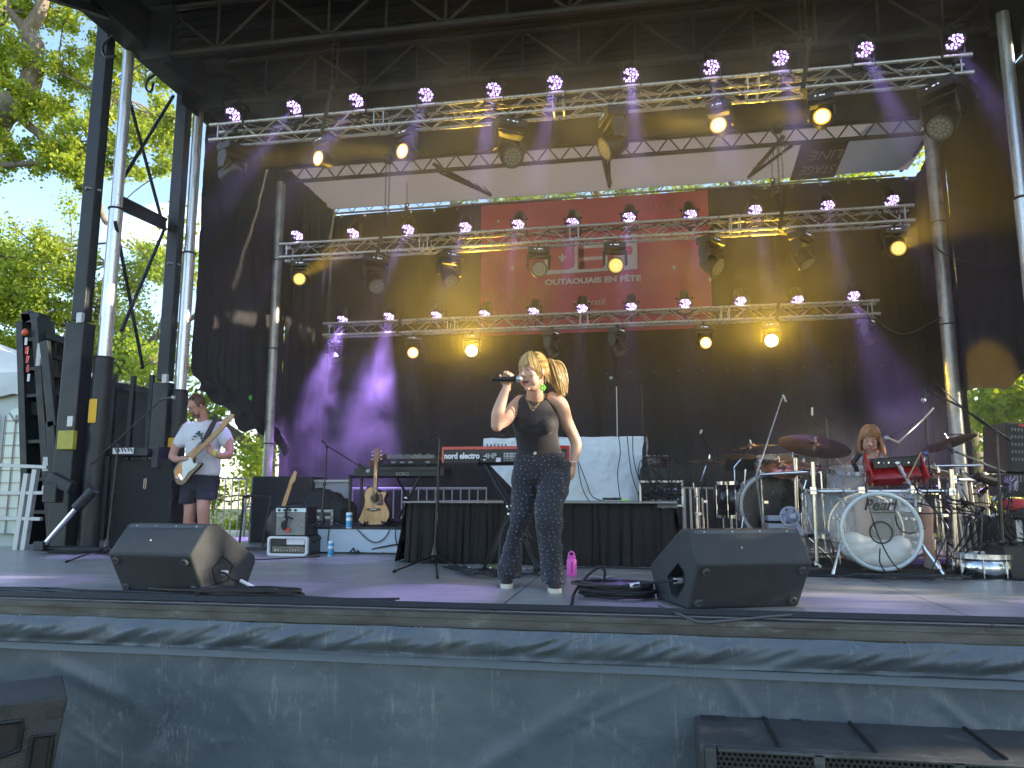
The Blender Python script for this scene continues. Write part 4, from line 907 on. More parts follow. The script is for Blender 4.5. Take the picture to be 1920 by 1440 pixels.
# combo amplifier on a racked head
q = G(545, 1042); Ya = 7.25
t = thing('amplifier_head', 'amplifier head with silver knobs in a white-edged rack case under the combo', 'amplifier', (q.x, Ya, 0)); 
xa, xb = A(501, 1020, Ya).x, A(576, 1020, Ya).x; z1 = A(540, 1006, Ya).z; cx_ = (xa + xb) / 2; wd = xb - xa
b = MB(); b.box((cx_, Ya + .26, z1 / 2), (wd, .44, z1 - .004)); b.build('case', M_BLK2, t, bevel=.008)
b = MB(); P = rr4(xa, .0, xb, z1, .03); Pi = rr4(xa + .02, .02, xb - .02, z1 - .02, .02); k = len(P)
b.add([V((x, Ya, z)) for x, z in P] + [V((x, Ya, z)) for x, z in Pi] + [V((x, Ya + .04, z)) for x, z in P] + [V((x, Ya + .04, z)) for x, z in Pi], [(i, (i + 1) % k, k + (i + 1) % k, k + i) for i in range(k)] + [(2 * k + i, 2 * k + (i + 1) % k, (i + 1) % k, i) for i in range(k)] + [(k + i, k + (i + 1) % k, 3 * k + (i + 1) % k, 3 * k + i) for i in range(k)]); b.build('rim', M_WHT, t, smooth=False)
b = MB(); b.box((cx_ + .03, Ya + .036, z1 * .72), (wd * .66, .004, z1 * .3)); b.build('white_panel', M_WHT, t, smooth=False)
b = MB(); b.box((cx_ - wd * .24, Ya + .03, z1 * .70), (wd * .36, .01, z1 * .36)); b.build('drawer', M_BLK2, t, bevel=.003)
b = MB(); b.box((cx_ + .01, Ya + .03, z1 * .32), (wd * .84, .012, z1 * .3)); fp = b.build('faceplate', mat('brushed_gold_plate', (.16, .15, .12), .35, .6, .3, 10), t, smooth=False)
b = MB(); [b.tube((cx_ - wd * .30 + i * wd * .073, Ya + .025, z1 * .28), (cx_ - wd * .30 + i * wd * .073, Ya + .008, z1 * .28), .0075, n=10) for i in range(9)]; b.build('knob', M_CHR, fp)
t = thing('combo_amplifier', 'small black combo amplifier with silver cloth grille and a strap hung on it', 'amplifier', (q.x, Ya, z1)); xa, xb = A(514, 980, Ya).x, A(574, 980, Ya).x; zt = A(545, 950, Ya).z; cx_ = (xa + xb) / 2; wd = xb - xa; h = zt - z1
b = MB(); b.box((cx_, Ya + .14, z1 + .006 + h / 2), (wd, .24, h)); b.build('cabinet', mat('black_tolex', (.018, .018, .018), .6, 0, .2, 20, .5, 200), t, bevel=.008)
b = MB(); b.box((cx_, Ya + .012, z1 + h * .88), (wd * .93, .012, h * .13)); cp = b.build('control_panel', mat('pale_blue_panel', (.55, .68, .75), .35, .4, .05), t, smooth=False)
b = MB(); [b.tube((cx_ - wd * .36 + i * wd * .17, Ya + .008, z1 + h * .88), (cx_ - wd * .36 + i * wd * .17, Ya - .012, z1 + h * .88), .013, n=10) for i in range(4)]; b.build('knob', M_PLA, cp)
b = MB(); b.grid(lambda u, v: (cx_ + (u - .5) * wd * .9, Ya + .012 - .002 * sin(pi * u), z1 + h * (.05 + .75 * v)), 8, 8); b.build('grille_cloth', mat('silver_grille_cloth', (.27, .27, .24), .8, .1, .3, 60, .4, 300), t)
text('Fender', M_GAL, .05, (cx_ - wd * .42, Ya + .004, z1 + h * .64), (1, 0, .1), (-.1, 0, 1), t, bold=.001)
b = MB(); b.path(wpath([(cx_ - wd * .03, Ya - .02, zt + .004), (cx_ - .04, Ya - .02, zt - .05), (cx_ - .03, Ya - .02, zt - .13), (cx_ - .045, Ya - .02, zt - .19)], 5), .012, 6); b.path([(cx_ - .06, Ya - .02, zt - .1), (cx_ + .04, Ya - .02, zt - .12)], .009, 6); b.ball((cx_ - .055, Ya - .02, zt - .19), (.035, .012, .05)); b.build('hung_strap', M_RUB, t)
b = MB(); b.box((cx_ - .02, Ya - .012, zt - .235), (.05, .008, .04)); b.build('red_tag', mat('red_tag', (.6, .05, .03), .5, 0, 0), t)
b = MB(); b.path(wpath([(cx_ - .1, Ya + .14, zt + .01), (cx_ - .06, Ya + .14, zt + .035), (cx_ + .06, Ya + .14, zt + .035), (cx_ + .1, Ya + .14, zt + .01)], 5), .009, 6); b.build('carry_handle', M_RUB, t)
# neck of an electric guitar behind the amp
t = thing('electric_guitar', 'electric guitar leaning behind the combo amplifier, only its maple neck showing', 'guitar', A(530, 960, 7.6)); b = MB(); M_MAP = mat('maple_neck', (.50, .28, .11), .35, 0, .15, 15, coat=.4)
b.bar(A(531, 950, 7.62), A(545, 908, 7.7), .05, .02); nk = b.build('neck', M_MAP, t, bevel=.004); b = MB(); b.prism([(-.02, 0), (.02, 0), (.045, .06), (.03, .15), (-.005, .16), (-.02, .05)], A(545, 908, 7.7), (.93, 0, -.3), (.3, 0, .93), .014); b.build('headstock', M_MAP, nk, bevel=.003)
b = MB(); b.ball(A(524, 985, 7.66), (.16, .03, .2)); b.build('body', M_BLK2, t)
t = thing('power_strip', 'black power strip with plugged leads on the deck beside the can', 'power strip', G(645, 1040)); b = MB(); p = G(645, 1038); b.box((p.x + .05, p.y + .1, .03), (.42, .07, .05)); b.build('housing', M_PLA, t, bevel=.006)
b = MB(); [b.box((p.x - .1 + .08 * k, p.y + .08, .075), (.035, .035, .05)) for k in range(5)]; b.build('plug', M_RUB, t, bevel=.004)
cable('cable_tangle', 'tangle of thin black leads around the power strip', [wpath([(p.x + rr.uniform(-.3, .5), p.y + rr.uniform(-.05, .2), .02), (p.x + rr.uniform(-.2, .3), p.y + .05, rr.uniform(.05, .2)), (p.x + rr.uniform(-.1, .3), p.y + .1, rr.uniform(.05, .22)), (p.x + rr.uniform(-.2, .6), p.y + rr.uniform(-.1, .2), .015)], 6) for k in range(12)] + [wpath([(p.x + .2, p.y, .02), (p.x + .45, p.y - .05, .08), (p.x + .62, p.y - .03, .10), (p.x + .6, p.y - .0, .03), (p.x + .3, p.y + .0, .02)], 6)], .008)
t = thing('soft_bag', 'crumpled black soft bag slumped between the racked amplifier and the white riser', 'bag', G(590, 1038)); b = MB(); p = G(588, 1036); b.ball((p.x, 7.55, .13), (.13, .25, .16), 24, 16); ob = b.build('bag_body', mat('black_nylon', (.016, .016, .017), .6, 0, .3, 20, .9, 30), t)
for v in ob.data.vertices: v.co += V((fb(v.co.x * 9, v.co.y * 9, v.co.z * 9), fb(v.co.x * 9 + 5, v.co.y * 9, v.co.z * 9), 0)) * .06
def can(px, py, z, label, Y=None):
    q = G(px, py, z); t = thing('drink_can', label, 'can', q, 'blue and white drink cans'); b = MB(); b.lathe([(0, 0), (.024, 0), (.03, .008), (.03, .145), (.025, .155), (.0, .155)], q, (0, 0, 1), 20)
    b.build('shell', mat('can_white', (.66, .76, .82), .3, .2, .05), t); b = MB(); b.lathe([(.0303, .012), (.0303, .06), (.0303, .075)], q, (0, 0, 1), 20); b.lathe([(.0303, .105), (.0303, .13)], q, (0, 0, 1), 20); b.build('print_band', mat('can_blue', (.05, .33, .62), .3, .2, .3, 60), t); return q
can(620, 1043, 0, 'blue and white can standing on the deck by the power strip')
can(654, 991, .29, 'blue and white can standing on the white riser by the acoustic guitar')
# white riser
RY = 7.58; x0, x1 = A(592, 1038, RY).x, A(812, 1040, RY).x; RH = A(700, 993, RY).z
t = thing('white_riser', 'low riser with plain pale blue-white front under the acoustic guitar', 'riser', ((x0 + x1) / 2, RY, 0)); b = MB(); b.box(((x0 + x1) / 2, RY, RH / 2 + .01), (x1 - x0, .02, RH - .02)); b.build('front_panel', mat('riser_white', (.55, .66, .76), .6, 0, .06, 3), t)
b = MB(); b.box(((x0 + x1) / 2, RY + .72, RH + .012), (x1 - x0 + .05, 1.44, .03)); b.box(((x0 + x1) / 2, RY + .01, .008), (x1 - x0, .03, .016)); b.build('deck', M_BLK2, t)
b = MB(); [b.box((x_, y_, RH / 2), (.05, .05, RH - .02)) for x_ in (x0 + .1, x1 - .1) for y_ in (RY + .2, RY + 1.3)]; b.build('leg', M_GAL, t)
cable('cable_drape', 'thin black leads hanging in arcs over the white riser front', [wpath([A(670, 993, RY - .03), A(690, 1012, RY - .03), A(706, 1017, RY - .03), A(722, 1008, RY - .03), A(731, 993, RY - .03)], 6), wpath([A(744, 985, RY - .04), A(741, 1005, RY - .03), A(748, 1028, RY - .03), A(765, 1038, RY - .1)], 6), wpath([A(617, 993, RY - .03), A(615, 1010, RY - .03), A(616, 1030, RY - .1)], 6)], .006)
t = thing('small_monitor_box', 'small grey-black speaker box at the corner of the skirted table', 'speaker box', G(785, 1045)); q0_, q1_ = G(773, 1045), G(802, 1045); zt = A(785, 1011, q0_.y).z; b = MB(); b.box(((q0_.x + q1_.x) / 2 + .02, q0_.y + .13, zt / 2), (q1_.x - q0_.x + .04, .25, zt)); b.build('cabinet', M_WDG, t, bevel=.008); b = MB(); b.box(((q0_.x + q1_.x) / 2 + .02, q0_.y - .0, zt / 2), (q1_.x - q0_.x, .012, zt * .9)); b.build('grille', mat('box_grille', (.05, .052, .05), .7, .2, .1, 40, .4, 300), t)
# pale board behind with black bags on it
t = thing('pale_board', 'pale grey board standing behind the riser, black bags piled before it', 'board', A(615, 960, 9.2)); b = MB(); pa, pb = A(580, 904, 9.2), A(657, 904, 9.2); b.box(((pa.x + pb.x) / 2, 9.22, pa.z / 2 + .0), (pb.x - pa.x, .03, pa.z)); b.build('panel', mat('board_grey', (.38, .39, .40), .6, 0, .08, 3), t)
b = MB(); b.box(((pa.x + pb.x) / 2, 9.2, pa.z + .015), (pb.x - pa.x + .06, .06, .03)); b.build('top_rail', M_GAL, t)
for (px, py, s_, n_) in ((606, 952, (.25, .18, .26), 'rounded black bag on the silver-edged trunk, further from the keyboards'), (633, 970, (.22, .16, .30), 'black bag slumped before the pale board, nearer the keyboards')):
    p = A(px, py, 8.7); t = thing('black_bag', n_, 'bag', p, 'black bags by the pale board'); b = MB(); b.ball(p, s_, 24, 16); ob = b.build('bag_body', MATS['black_nylon'], t)
    for v in ob.data.vertices: v.co *= 1 + .25 * fb(v.co.x * 5 + px, v.co.y * 5, v.co.z * 5)
t = thing('road_trunk', 'black road trunk with silver edges under the black bags', 'trunk', A(600, 985, 8.55)); b = MB(); pa, pb = A(585, 958, 8.5), A(622, 958, 8.5); b.box(((pa.x + pb.x) / 2, 8.7, pa.z / 2), (pb.x - pa.x, .35, pa.z)); b.build('body', M_BLK2, t); b = MB(); zz = pa.z
for z in (zz, zz * .82): b.box(((pa.x + pb.x) / 2, 8.52, z), (pb.x - pa.x + .02, .02, .03))
for x in (pa.x, pb.x): b.box((x, 8.52, zz / 2), (.03, .02, zz))
b.build('edge', M_GAL, t)
# acoustic guitar
Yg = 7.72; gc = A(701, 952, Yg)
t = thing('acoustic_guitar', 'natural spruce acoustic guitar with cutaway and dark pickguard on a stand', 'guitar', A(700, 985, Yg))
def gp(px, py): p = A(px, py, Yg); return (p.x - gc.x, p.z - gc.z)
out = [(673, 968), (672, 975), (678, 982), (690, 984), (702, 984), (716, 983), (725, 977), (730, 966), (728, 955), (723, 945), (720, 938), (722, 930), (725, 925), (722, 922), (717, 922), (712, 924), (709, 921), (704, 917), (696, 913), (690, 915), (685, 921), (683, 930), (684, 939), (681, 950), (676, 959)]
def closed_spline(P, k=4):
    n = len(P); o = []
    for i in range(n):
        a, b_, c, d = [V((*P[(i + j) % n], 0)) for j in (-1, 0, 1, 2)]
        for j in range(k): tt = j / k; q = .5 * ((2 * b_) + (c - a) * tt + (2 * a - 5 * b_ + 4 * c - d) * tt * tt + (3 * b_ - a - 3 * c + d) * tt ** 3); o.append((q.x, q.y))
    return o
O_ = closed_spline([gp(*p) for p in out][::-1])
M_SPR = mat('spruce_top', (.62, .36, .15), .3, 0, .10, 6, coat=.6, stretch=(14, 14, .5)); M_ROSE = mat('rosewood', (.09, .035, .02), .4, 0, .3, 12)
b = MB(); b.prism(O_, gc + V((0, .0, 0)), (1, 0, 0), (0, 0, 1), .0); b = MB(); k = len(O_)
b.add([gc + V((x, 0, z)) for x, z in O_], [tuple(range(k))]); b.build('top', M_SPR, t, smooth=False)
b = MB(); b.add([gc + V((x, 0.002, z)) for x, z in O_] + [gc + V((x, .10, z)) for x, z in O_], [(i, (i + 1) % k, k + (i + 1) % k, k + i) for i in range(k)] + [tuple(range(k, 2 * k))]); b.path([gc + V((x, 0, z)) for x, z in O_], .004, 5, closed=True); b.build('side_and_back', M_ROSE, t)
b = MB(); c_ = A(704, 934, Yg); b.lathe([(.0, .001), (.05, .001)], c_, (0, -1, 0), 28); b.build('sound_hole', mat('hole_dark', (.03, .015, .008), .8, 0, 0), t, smooth=False); b = MB(); b.torus(c_ + V((0, -.001, 0)), .058, .005, (0, 1, 0), 28, 4); b.build('rosette', mat('rosette', (.35, .28, .2), .4, 0, .4, 80), t)
b = MB(); pg = closed_spline([gp(*p) for p in ((710, 929), (716, 926), (718, 936), (719, 946), (713, 948), (706, 946), (710, 941))][::-1], 3); b.prism(pg, gc + V((0, -.002, 0)), (1, 0, 0), (0, 0, 1), .0015); b.build('pickguard', mat('plum_pickguard', (.09, .02, .04), .25, 0, .2), t, smooth=False)
b = MB(); c_ = A(701, 955, Yg); b.box(c_ + V((0, -.008, 0)), (.15, .014, .022)); b.box(c_ + V((0, -.006, -.006)), (.07, .012, .03)); br_ = b.build('bridge', M_ROSE, t, bevel=.003); b = MB(); b.box(c_ + V((0, -.018, 0)), (.07, .006, .008)); b.build('saddle', M_WHT, br_)
n0, n1 = A(703, 926, Yg), A(706.5, 866, Yg); b = MB(); b.bar(n0 + V((0, -.012, 0)), n1 + V((0, -.012, 0)), .046, .012, (0, 1, 0)); b.build('fretboard', M_ROSE, t, bevel=.002); b = MB(); b.bar(n0.lerp(n1, .15) + V((0, .01, 0)), n1 + V((0, .01, 0)), .04, .03, (0, 1, 0)); b.build('neck', mat('mahogany', (.25, .09, .04), .35, 0, .2), t, bevel=.006)
b = MB(); d_ = (n1 - n0)
for i in range(19): p = n0 + d_ * (1 - 2 ** (-(i + .0) / 10)) * 1.36; b.tube(n1 - (p - n0) + V((-.023, -.019, 0)), n1 - (p - n0) + V((.023, -.019, 0)), .0012, n=4)
b.build('fret', M_CHR, t)
b = MB(); b.prism([(-.024, 0), (.024, 0), (.033, .05), (.03, .14), (.012, .15), (0, .14), (-.012, .15), (-.03, .14), (-.033, .05)], n1 + V((0, -.004, 0)), (1, 0, 0), (0, .1, 1), .016); hs = b.build('headstock', mat('headstock_mahogany', (.30, .09, .03), .3, 0, .2, coat=.5), t, bevel=.002)
b = MB(); [b.ball(n1 + V((s_ * .05, .0, .03 + .04 * i)), (.013, .007, .009), 8, 6) for s_ in (-1, 1) for i in range(3)]; b.build('tuning_peg', M_CHR, hs)
b = MB(); [b.tube(c_ + V((-.02 + .008 * i, -.02, .0)), n1 + V((-.015 + .006 * i, -.022, .01)), .0008, n=4) for i in range(6)]; b.build('string', M_CHR, t)
t = thing('guitar_stand', 'black folding stand cradling the acoustic guitar', 'guitar stand', A(700, 988, Yg)); b = MB(); [b.path(wpath([A(x_, 978, Yg - .06), A(x_, 985, Yg - .02), A(702 + (x_ - 702) * .6, 985, Yg + .14), A(702, 930, Yg + .2)], 4), .01, 8) for x_ in (684, 720)]; b.tube(A(680, 992, Yg - .1), A(702, 960, Yg + .15), .01); b.tube(A(726, 992, Yg - .1), A(702, 960, Yg + .15), .01); b.tube(A(703, 992, Yg + .4), A(704, 905, Yg + .14), .009); b.build('frame', M_PLA, t)
cable('guitar_strap', 'black strap hanging beside the acoustic guitar down to the riser', [wpath([A(692, 912, Yg + .03), A(684, 925, Yg + .02), A(680, 950, Yg - .02), A(672, 970, Yg - .1), A(660, 980, Yg - .2), A(650, 984, Yg - .2)], 6)], .011, None, M_RUB, 'strap')
# keyboards behind the acoustic guitar
def keyboard(name, label, c, L_, D_, H_, R, back, top, zface=None):
    t = thing(name, label, 'keyboard', c); b = MB(); b.box(c, (L_, D_, H_), R); b.build('body', back, t, bevel=.01); return t
Yk = 8.1; pa, pb = A(668, 878, Yk), A(836, 886, Yk); R_ = Matrix.Rotation(radians(1), 3, 'X')
t = keyboard('lower_keyboard', 'large black stage piano seen from behind with pale maker lettering', (pa + pb) / 2 + V((0, .1, -.02)), pb.x - pa.x, .34, .10, R_, M_BLK2, M_BLK2)
b = MB(); L0 = (pa + pb) / 2; b.box(L0 + V((0, -.075, .015)), (pb.x - pa.x - .1, .01, .05)); b.build('rear_panel', M_PLA, t, bevel=.004)
text('KORG', mat('faded_print', (.30, .30, .26), .5, 0, 0), .055, A(742, 892, Yk - .085), (1, 0, 0), (0, 0, 1), t, bold=.001)
pa, pb = A(704, 863, Yk + .05), A(822, 871, Yk + .05)
t = keyboard('synthesizer', 'slim dark synthesizer with wooden cheek and knobs above the stage piano', (pa + pb) / 2 + V((0, .1, 0)), pb.x - pa.x, .30, .07, Matrix.Rotation(radians(18), 3, 'X'), M_BLK2, M_BLK2)
b = MB(); b.box(pa + V((.0, .1, .005)), (.09, .32, .09), Matrix.Rotation(radians(18), 3, 'X')); b.build('wooden_cheek', mat('cheek_wood', (.22, .08, .03), .45, 0, .3), t, bevel=.008)
b = MB(); rr = random.Random(1)
for i in range(26): x = pa.x + .12 + i * (pb.x - pa.x - .2) / 25; b.tube((x, Yk + .13, pa.z + .02), (x, Yk + .12, pa.z + .065 + rr.uniform(-.01, .01)), .008, n=7)
b.build('knob', mat('knob_grey', (.35, .35, .33), .4, 0, .2), t)
b = MB(); [b.box((pa.x + .25 + .1 * i, Yk - .045, pa.z - .03), (.05, .012, .018)) for i in (0, 1, 2, 4, 6, 7)]; b.build('socket', MATS['faded_print'], t)
t = thing('keyboard_stand', 'black crossed legs stand under the two stacked keyboards', 'keyboard stand', (L0.x, Yk, RH)); b = MB()
b.tube(A(657, 892, Yk), A(655, 992, Yk), .02); b.tube(A(678, 885, Yk), A(677, 992, Yk), .02)
b.tube(A(800, 870, Yk - .05), A(740, 985, Yk - .05), .016); b.tube(A(735, 880, Yk + .3), A(800, 990, Yk + .3), .016); b.tube(A(655, 893, Yk), A(815, 893, Yk), .02); b.build('frame', M_PLA, t)
b = MB(); b.ball(A(761, 934, Yk - .07), .025, 10, 6); b.build('pivot', M_CHR, t)
t = thing('pedal_board', 'flat black effects board on the riser behind the acoustic guitar', 'pedal board', A(760, 988, 8.0)); p0_, p1_ = A(680, 988, 8.0), A(800, 988, 8.0); b = MB(); b.box(((p0_.x + p1_.x) / 2, 8.1, RH + .05), (p1_.x - p0_.x, .3, .045)); b.build('tray', M_BLK2, t, bevel=.006); b = MB(); [b.box((p0_.x + .08 + .11 * i, 8.05, RH + .085), (.07, .11, .03)) for i in range(6)]; b.build('pedal', mat('pedal_purple', (.1, .06, .12), .4, 0, .5, 6), t, bevel=.004)
# ================================================================ SKIRTED TABLE, CLOTH, RED KEYBOARD, MIXER
TY = 6.72; ta, tb = A(800, 945, TY), A(1232, 945, TY); TZ = A(1000, 942, TY).z; TX0, TX1 = -2.16, .27
M_SKT = mat('black_table_skirt', (.020, .018, .017), .8, 0, .2, 3, .2, 80, spec=.3)
t = thing('skirted_riser', 'long low table hidden by a pleated black skirt behind the singer', 'table', ((TX0 + TX1) / 2, TY, 0)); b = MB()
def sk(u, v):
    x = TX0 + (TX1 - TX0) * u; s_ = u * 26 + 1.2 * fb(u * 9, 0, 3); fl = (1 - v)
    y = TY - .01 - fl * .05 - (.016 + .02 * fl) * abs(sin(s_ * pi)) ** .7 - .02 * fl * fb(x * 5, v * 3, 1); return (x + .02 * fl * sin(s_ * 5), y, .004 + (TZ - .014) * v + (.012 * fb(x * 12, 0, 2) * (1 - v) if v < .1 else 0))
b.grid(sk, 420, 26)
def sk2(s_): 
    X = TX1 if s_ > 0 else TX0
    return lambda u, v: (X + s_ * ((1 - v) * .10 + .02 * abs(sin(u * 7 * pi)) * (1 - v) + .004), TY - .03 + 1.2 * u, .004 + (TZ - .014) * v)
b.grid(sk2(1), 60, 10); b.grid(sk2(-1), 60, 10); b.build('skirt', M_SKT, t)
b = MB(); b.box(((TX0 + TX1) / 2, TY + .58, TZ + .002), (TX1 - TX0 + .04, 1.34, .014)); b.build('top', mat('grey_table_edge', (.30, .29, .27), .6, 0, .15, 5), t)
b = MB(); [b.tube((x_, y_, 0), (x_, y_, TZ - .03), .02) for x_ in (TX0 + .1, TX1 - .1) for y_ in (TY + .1, TY + 1.1)]; b.build('leg', M_GAL, t)
# white cloth draped over a tall box
CY = 7.22; ca, cb_ = A(911, 822, CY), A(1208, 822, CY); CZ = ca.z
t = thing('draped_cloth', 'wrinkled white cloth draped over equipment on the skirted table', 'cloth', ((ca.x + cb_.x) / 2, CY, TZ)); b = MB()
x0, x1 = A(907, 830, CY).x, A(1211, 830, CY).x
def cf(u, v):
    # v 0 hem .. .78 front top edge .. 1 back
    xl = x0 + (.0 if v > .55 else .34 * min(1, (.55 - v) / .45)) ; xr = x1 - .09 * (1 - v); x = xl + (xr - xl) * u
    if v < .8: k = v / .8; z = TZ + .012 + (CZ - TZ - .012) * k; y = CY - .06 * (1 - k) + .02 * fb(x * 2.4, z * 1.4, 6) + .020 * sin(x * 11 + 3 * z + 3 * fb(x * 2, z * 2, 1)) * (1 - k * .6) + .02 * fb(x * 6, z * 6, 3)
    else: k = (v - .8) / .2; z = CZ + .015 * sin(pi * k) - .02 * k + .008 * fb(x * 5, k, 2); y = CY + .4 * k
    return (x + .012 * fb(z * 6, x, 3), y, z)
b.grid(cf, 140, 70)
for s_, X in ((-1, x0), (1, x1)): b.grid(lambda u, v: (X + s_ * (.004 + .02 * abs(fb(u * 3, v * 4, 2))) + (.0 if s_ < 0 or v > .5 else -.06 * (1 - 2 * v)), CY + .4 * u, CZ - (CZ - TZ) * (.42 if s_ < 0 else .92) * (1 - v)), 14, 20)
cm = mat('white_cotton', (.66, .72, .76), .75, 0, .05, 4, .5, 7, sheen=.1); b.build('cloth', cm, t)
b = MB(); b.box(((x0 + x1) / 2 + .1, CY + .24, (TZ + CZ) / 2), (x1 - x0 - .45, .3, CZ - TZ - .04)); b.build('hidden_box', M_BLK2, t)
for k, P in enumerate(([A(1083, 864, 7.1), A(1088, 900, 7.08), A(1096, 925, 7.05), A(1106, 941, 7.0)], [A(1084, 864, 7.1), A(1098, 900, 7.08), A(1110, 930, 7.05), A(1134, 941, 6.95)], [A(1160, 818, 7.15), A(1163, 850, 7.13), A(1158, 890, 7.1), A(1163, 938, 7.0)], [A(1176, 818, 7.15), A(1180, 860, 7.12), A(1186, 895, 7.1), A(1200, 935, 7.0)], [A(1186, 818, 7.15), A(1188, 860, 7.12), A(1200, 905, 7.05), A(1212, 930, 7.0)])):
    pass
cable('hanging_cable', 'thin black cables hanging in front of the white cloth', [wpath(P, 6) for P in ([A(1083, 864, 7.1), A(1088, 900, 7.08), A(1096, 925, 7.05), A(1106, 941, 7.0)], [A(1084, 864, 7.1), A(1098, 900, 7.08), A(1110, 930, 7.05), A(1134, 941, 6.95)], [A(1160, 818, 7.12), A(1163, 850, 7.11), A(1158, 890, 7.08), A(1163, 938, 7.0)], [A(1176, 818, 7.12), A(1180, 860, 7.11), A(1186, 895, 7.08), A(1200, 935, 7.0)], [A(1186, 818, 7.12), A(1188, 860, 7.11), A(1200, 905, 7.05), A(1212, 930, 7.0)])], .005)
t = thing('adapter_bundle', 'small black adapters and a green tab lying on the table edge', 'adapter', A(1150, 938, 6.85)); b = MB(); [b.box(A(x_, 938, 6.85) + V((0, 0, .012)), (.09, .05, .022), Matrix.Rotation(x_, 3, 'Z')) for x_ in (1140, 1148, 1158)]; b.build('adapter_block', M_PLA, t, bevel=.004)
b = MB(); b.box(A(1172, 940, 6.8) + V((0, 0, .01)), (.07, .04, .012)); b.build('green_tab', mat('lime_tab', (.35, .8, .05), .5, 0, 0), t)
# red keyboard
KY = 6.12; k0, k1 = A(828, 868, KY), A(1068, 866, KY); kt = A(828, 838, KY).z; M_RED = mat('red_lacquer', (.50, .022, .02), .3, 0, .06, 6, coat=.5)
t = thing('red_keyboard', 'red stage keyboard with white lettering on its black back, behind the singer', 'keyboard', ((k0.x + k1.x) / 2, KY, k0.z)); LK = k1.x - k0.x; HK = kt - k0.z; cx_ = (k0.x + k1.x) / 2
b = MB(); b.box((cx_, KY + .17, kt - .012), (LK, .33, .028)); b.box((k0.x + .008, KY + .17, k0.z + HK / 2), (.018, .332, HK)); b.box((k1.x - .008, KY + .17, k0.z + HK / 2), (.018, .332, HK)); b.build('red_shell', M_RED, t, bevel=.003)
b = MB(); b.box((cx_, KY + .16, k0.z + HK * .42), (LK - .036, .30, HK * .80)); bkp = b.build('rear_panel', mat('keyboard_back', (.035, .034, .03), .5, 0, .15, 20, .3, 200), t, smooth=False)
text('nord electro', M_WHT, .068, (k0.x + .025, KY - .012, k0.z + HK * .26), (1, 0, 0), (0, 0, 1), bkp, bold=.003, sx=.88); text('4HP', mat('pale_print', (.5, .5, .48), .5, 0, 0), .060, (k0.x + .372, KY - .012, k0.z + HK * .26), (1, 0, 0), (0, 0, 1), bkp, bold=.0012)
b = MB(); q_ = A(975, 860, KY)
for px, py, w_, h_ in ((901, 862, .012, .012), (908, 862, .022, .010), (908, 855, .022, .005), (934, 862, .04, .035)): p = A(px, py, KY); b.box((p.x, KY + .008, p.z), (w_, .004, h_))
for r_ in range(5):
    p = A(944, 850 + r_ * 3.2, KY); x = p.x
    for k in range(6 - (r_ > 2)): ww = .012 + .012 * ((k * 7 + r_ * 3) % 3); b.box((x + ww / 2, KY + .009, p.z - .0), (ww, .002, .006 if r_ < 3 else .003)); x += ww + .006
b.build('printed_mark', M_WHT, bkp, smooth=False)
b = MB(); [b.tube(A(852 + 38 * k, 842, KY), A(852 + 38 * k, 842, KY) + V((0, -.004, 0)), .004, n=8) for k in range(6)]; b.build('screw', M_PLA, t)
b = MB(); [b.tube((A(910 + 7 * k, 838, KY).x, KY + .08, kt), (A(910 + 7 * k, 838, KY).x, KY + .08, kt + .025), .006, n=8) for k in range(6)]; b.build('knob', M_PLA, t)
b = MB(); [b.box((k0.x + .05 + i * (LK - .1) / 43, KY + .28, kt + .001), (.019, .12, .012)) for i in range(44)]; b.build('key', M_WHT, t)
t = thing('keyboard_stand', 'black double-braced crossed stand reaching the deck behind the singer\'s legs', 'keyboard stand', G(950, 1075)); b = MB()
pf, pb_ = KY + .06, KY + .22
for s_, Y_ in ((0, pf), (.028, pf + .02)): b.tube(A(908 + s_ * 200, 868, Y_), A(990 + s_ * 200, 1010, Y_ - .1), .013, n=8); b.path([A(908 + s_ * 200, 868, Y_), A(955 + s_ * 200, 955, Y_)], .013, 8)
for s_ in (0, .03): b.bar(A(958, 952, pf), A(905 + s_ * 250, 1070, pf - .08), .022, .022); b.tube(A(958, 952, pf), A(1010 + s_ * 100, 1068, pf - .05), .013)
b.tube(A(978, 1000, pf), A(1006, 1068, pf - .05), .016); b.tube(A(896, 870, pf), A(1050, 868, pf), .016); b.build('frame', M_PLA, t)
b = MB(); b.tube(A(905, 1071, pf - .1) + V((0, -.15, 0)), A(905, 1071, pf - .1) + V((0, .3, 0)), .02); b.tube(A(1008, 1070, pf - .1) + V((0, -.15, 0)), A(1008, 1070, pf - .1) + V((0, .3, 0)), .02); b.build('foot_bar', M_RUB, t)
b = MB(); b.ball(A(955, 950, pf - .03), .03, 10, 8); b.ball(A(955, 964, pf - .03), .02, 10, 8); b.build('pivot', M_CHR, t)
b = MB(); b.tube(A(897, 862, pf - .05), A(906, 866, pf - .02), .02); b.build('end_cap', M_RUB, t)
cable('floor_tangle', 'tangle of black leads and pedals on the deck under the red keyboard stand', [wpath([G(830 + rr.uniform(0, 40), 1066 + rr.uniform(-6, 4), .015), G(880 + rr.uniform(-20, 20), 1070 + rr.uniform(-8, 6), .04), G(920 + rr.uniform(-20, 30), 1074 + rr.uniform(-7, 6), .03), G(965 + rr.uniform(-20, 50), 1075 + rr.uniform(-6, 5), .015)], 6) for k in range(9)] + [wpath([A(985, 868, 6.0), A(960, 960, 6.0), A(940, 1000, 5.98), A(935, 1060, 5.9)], 6)], .007)
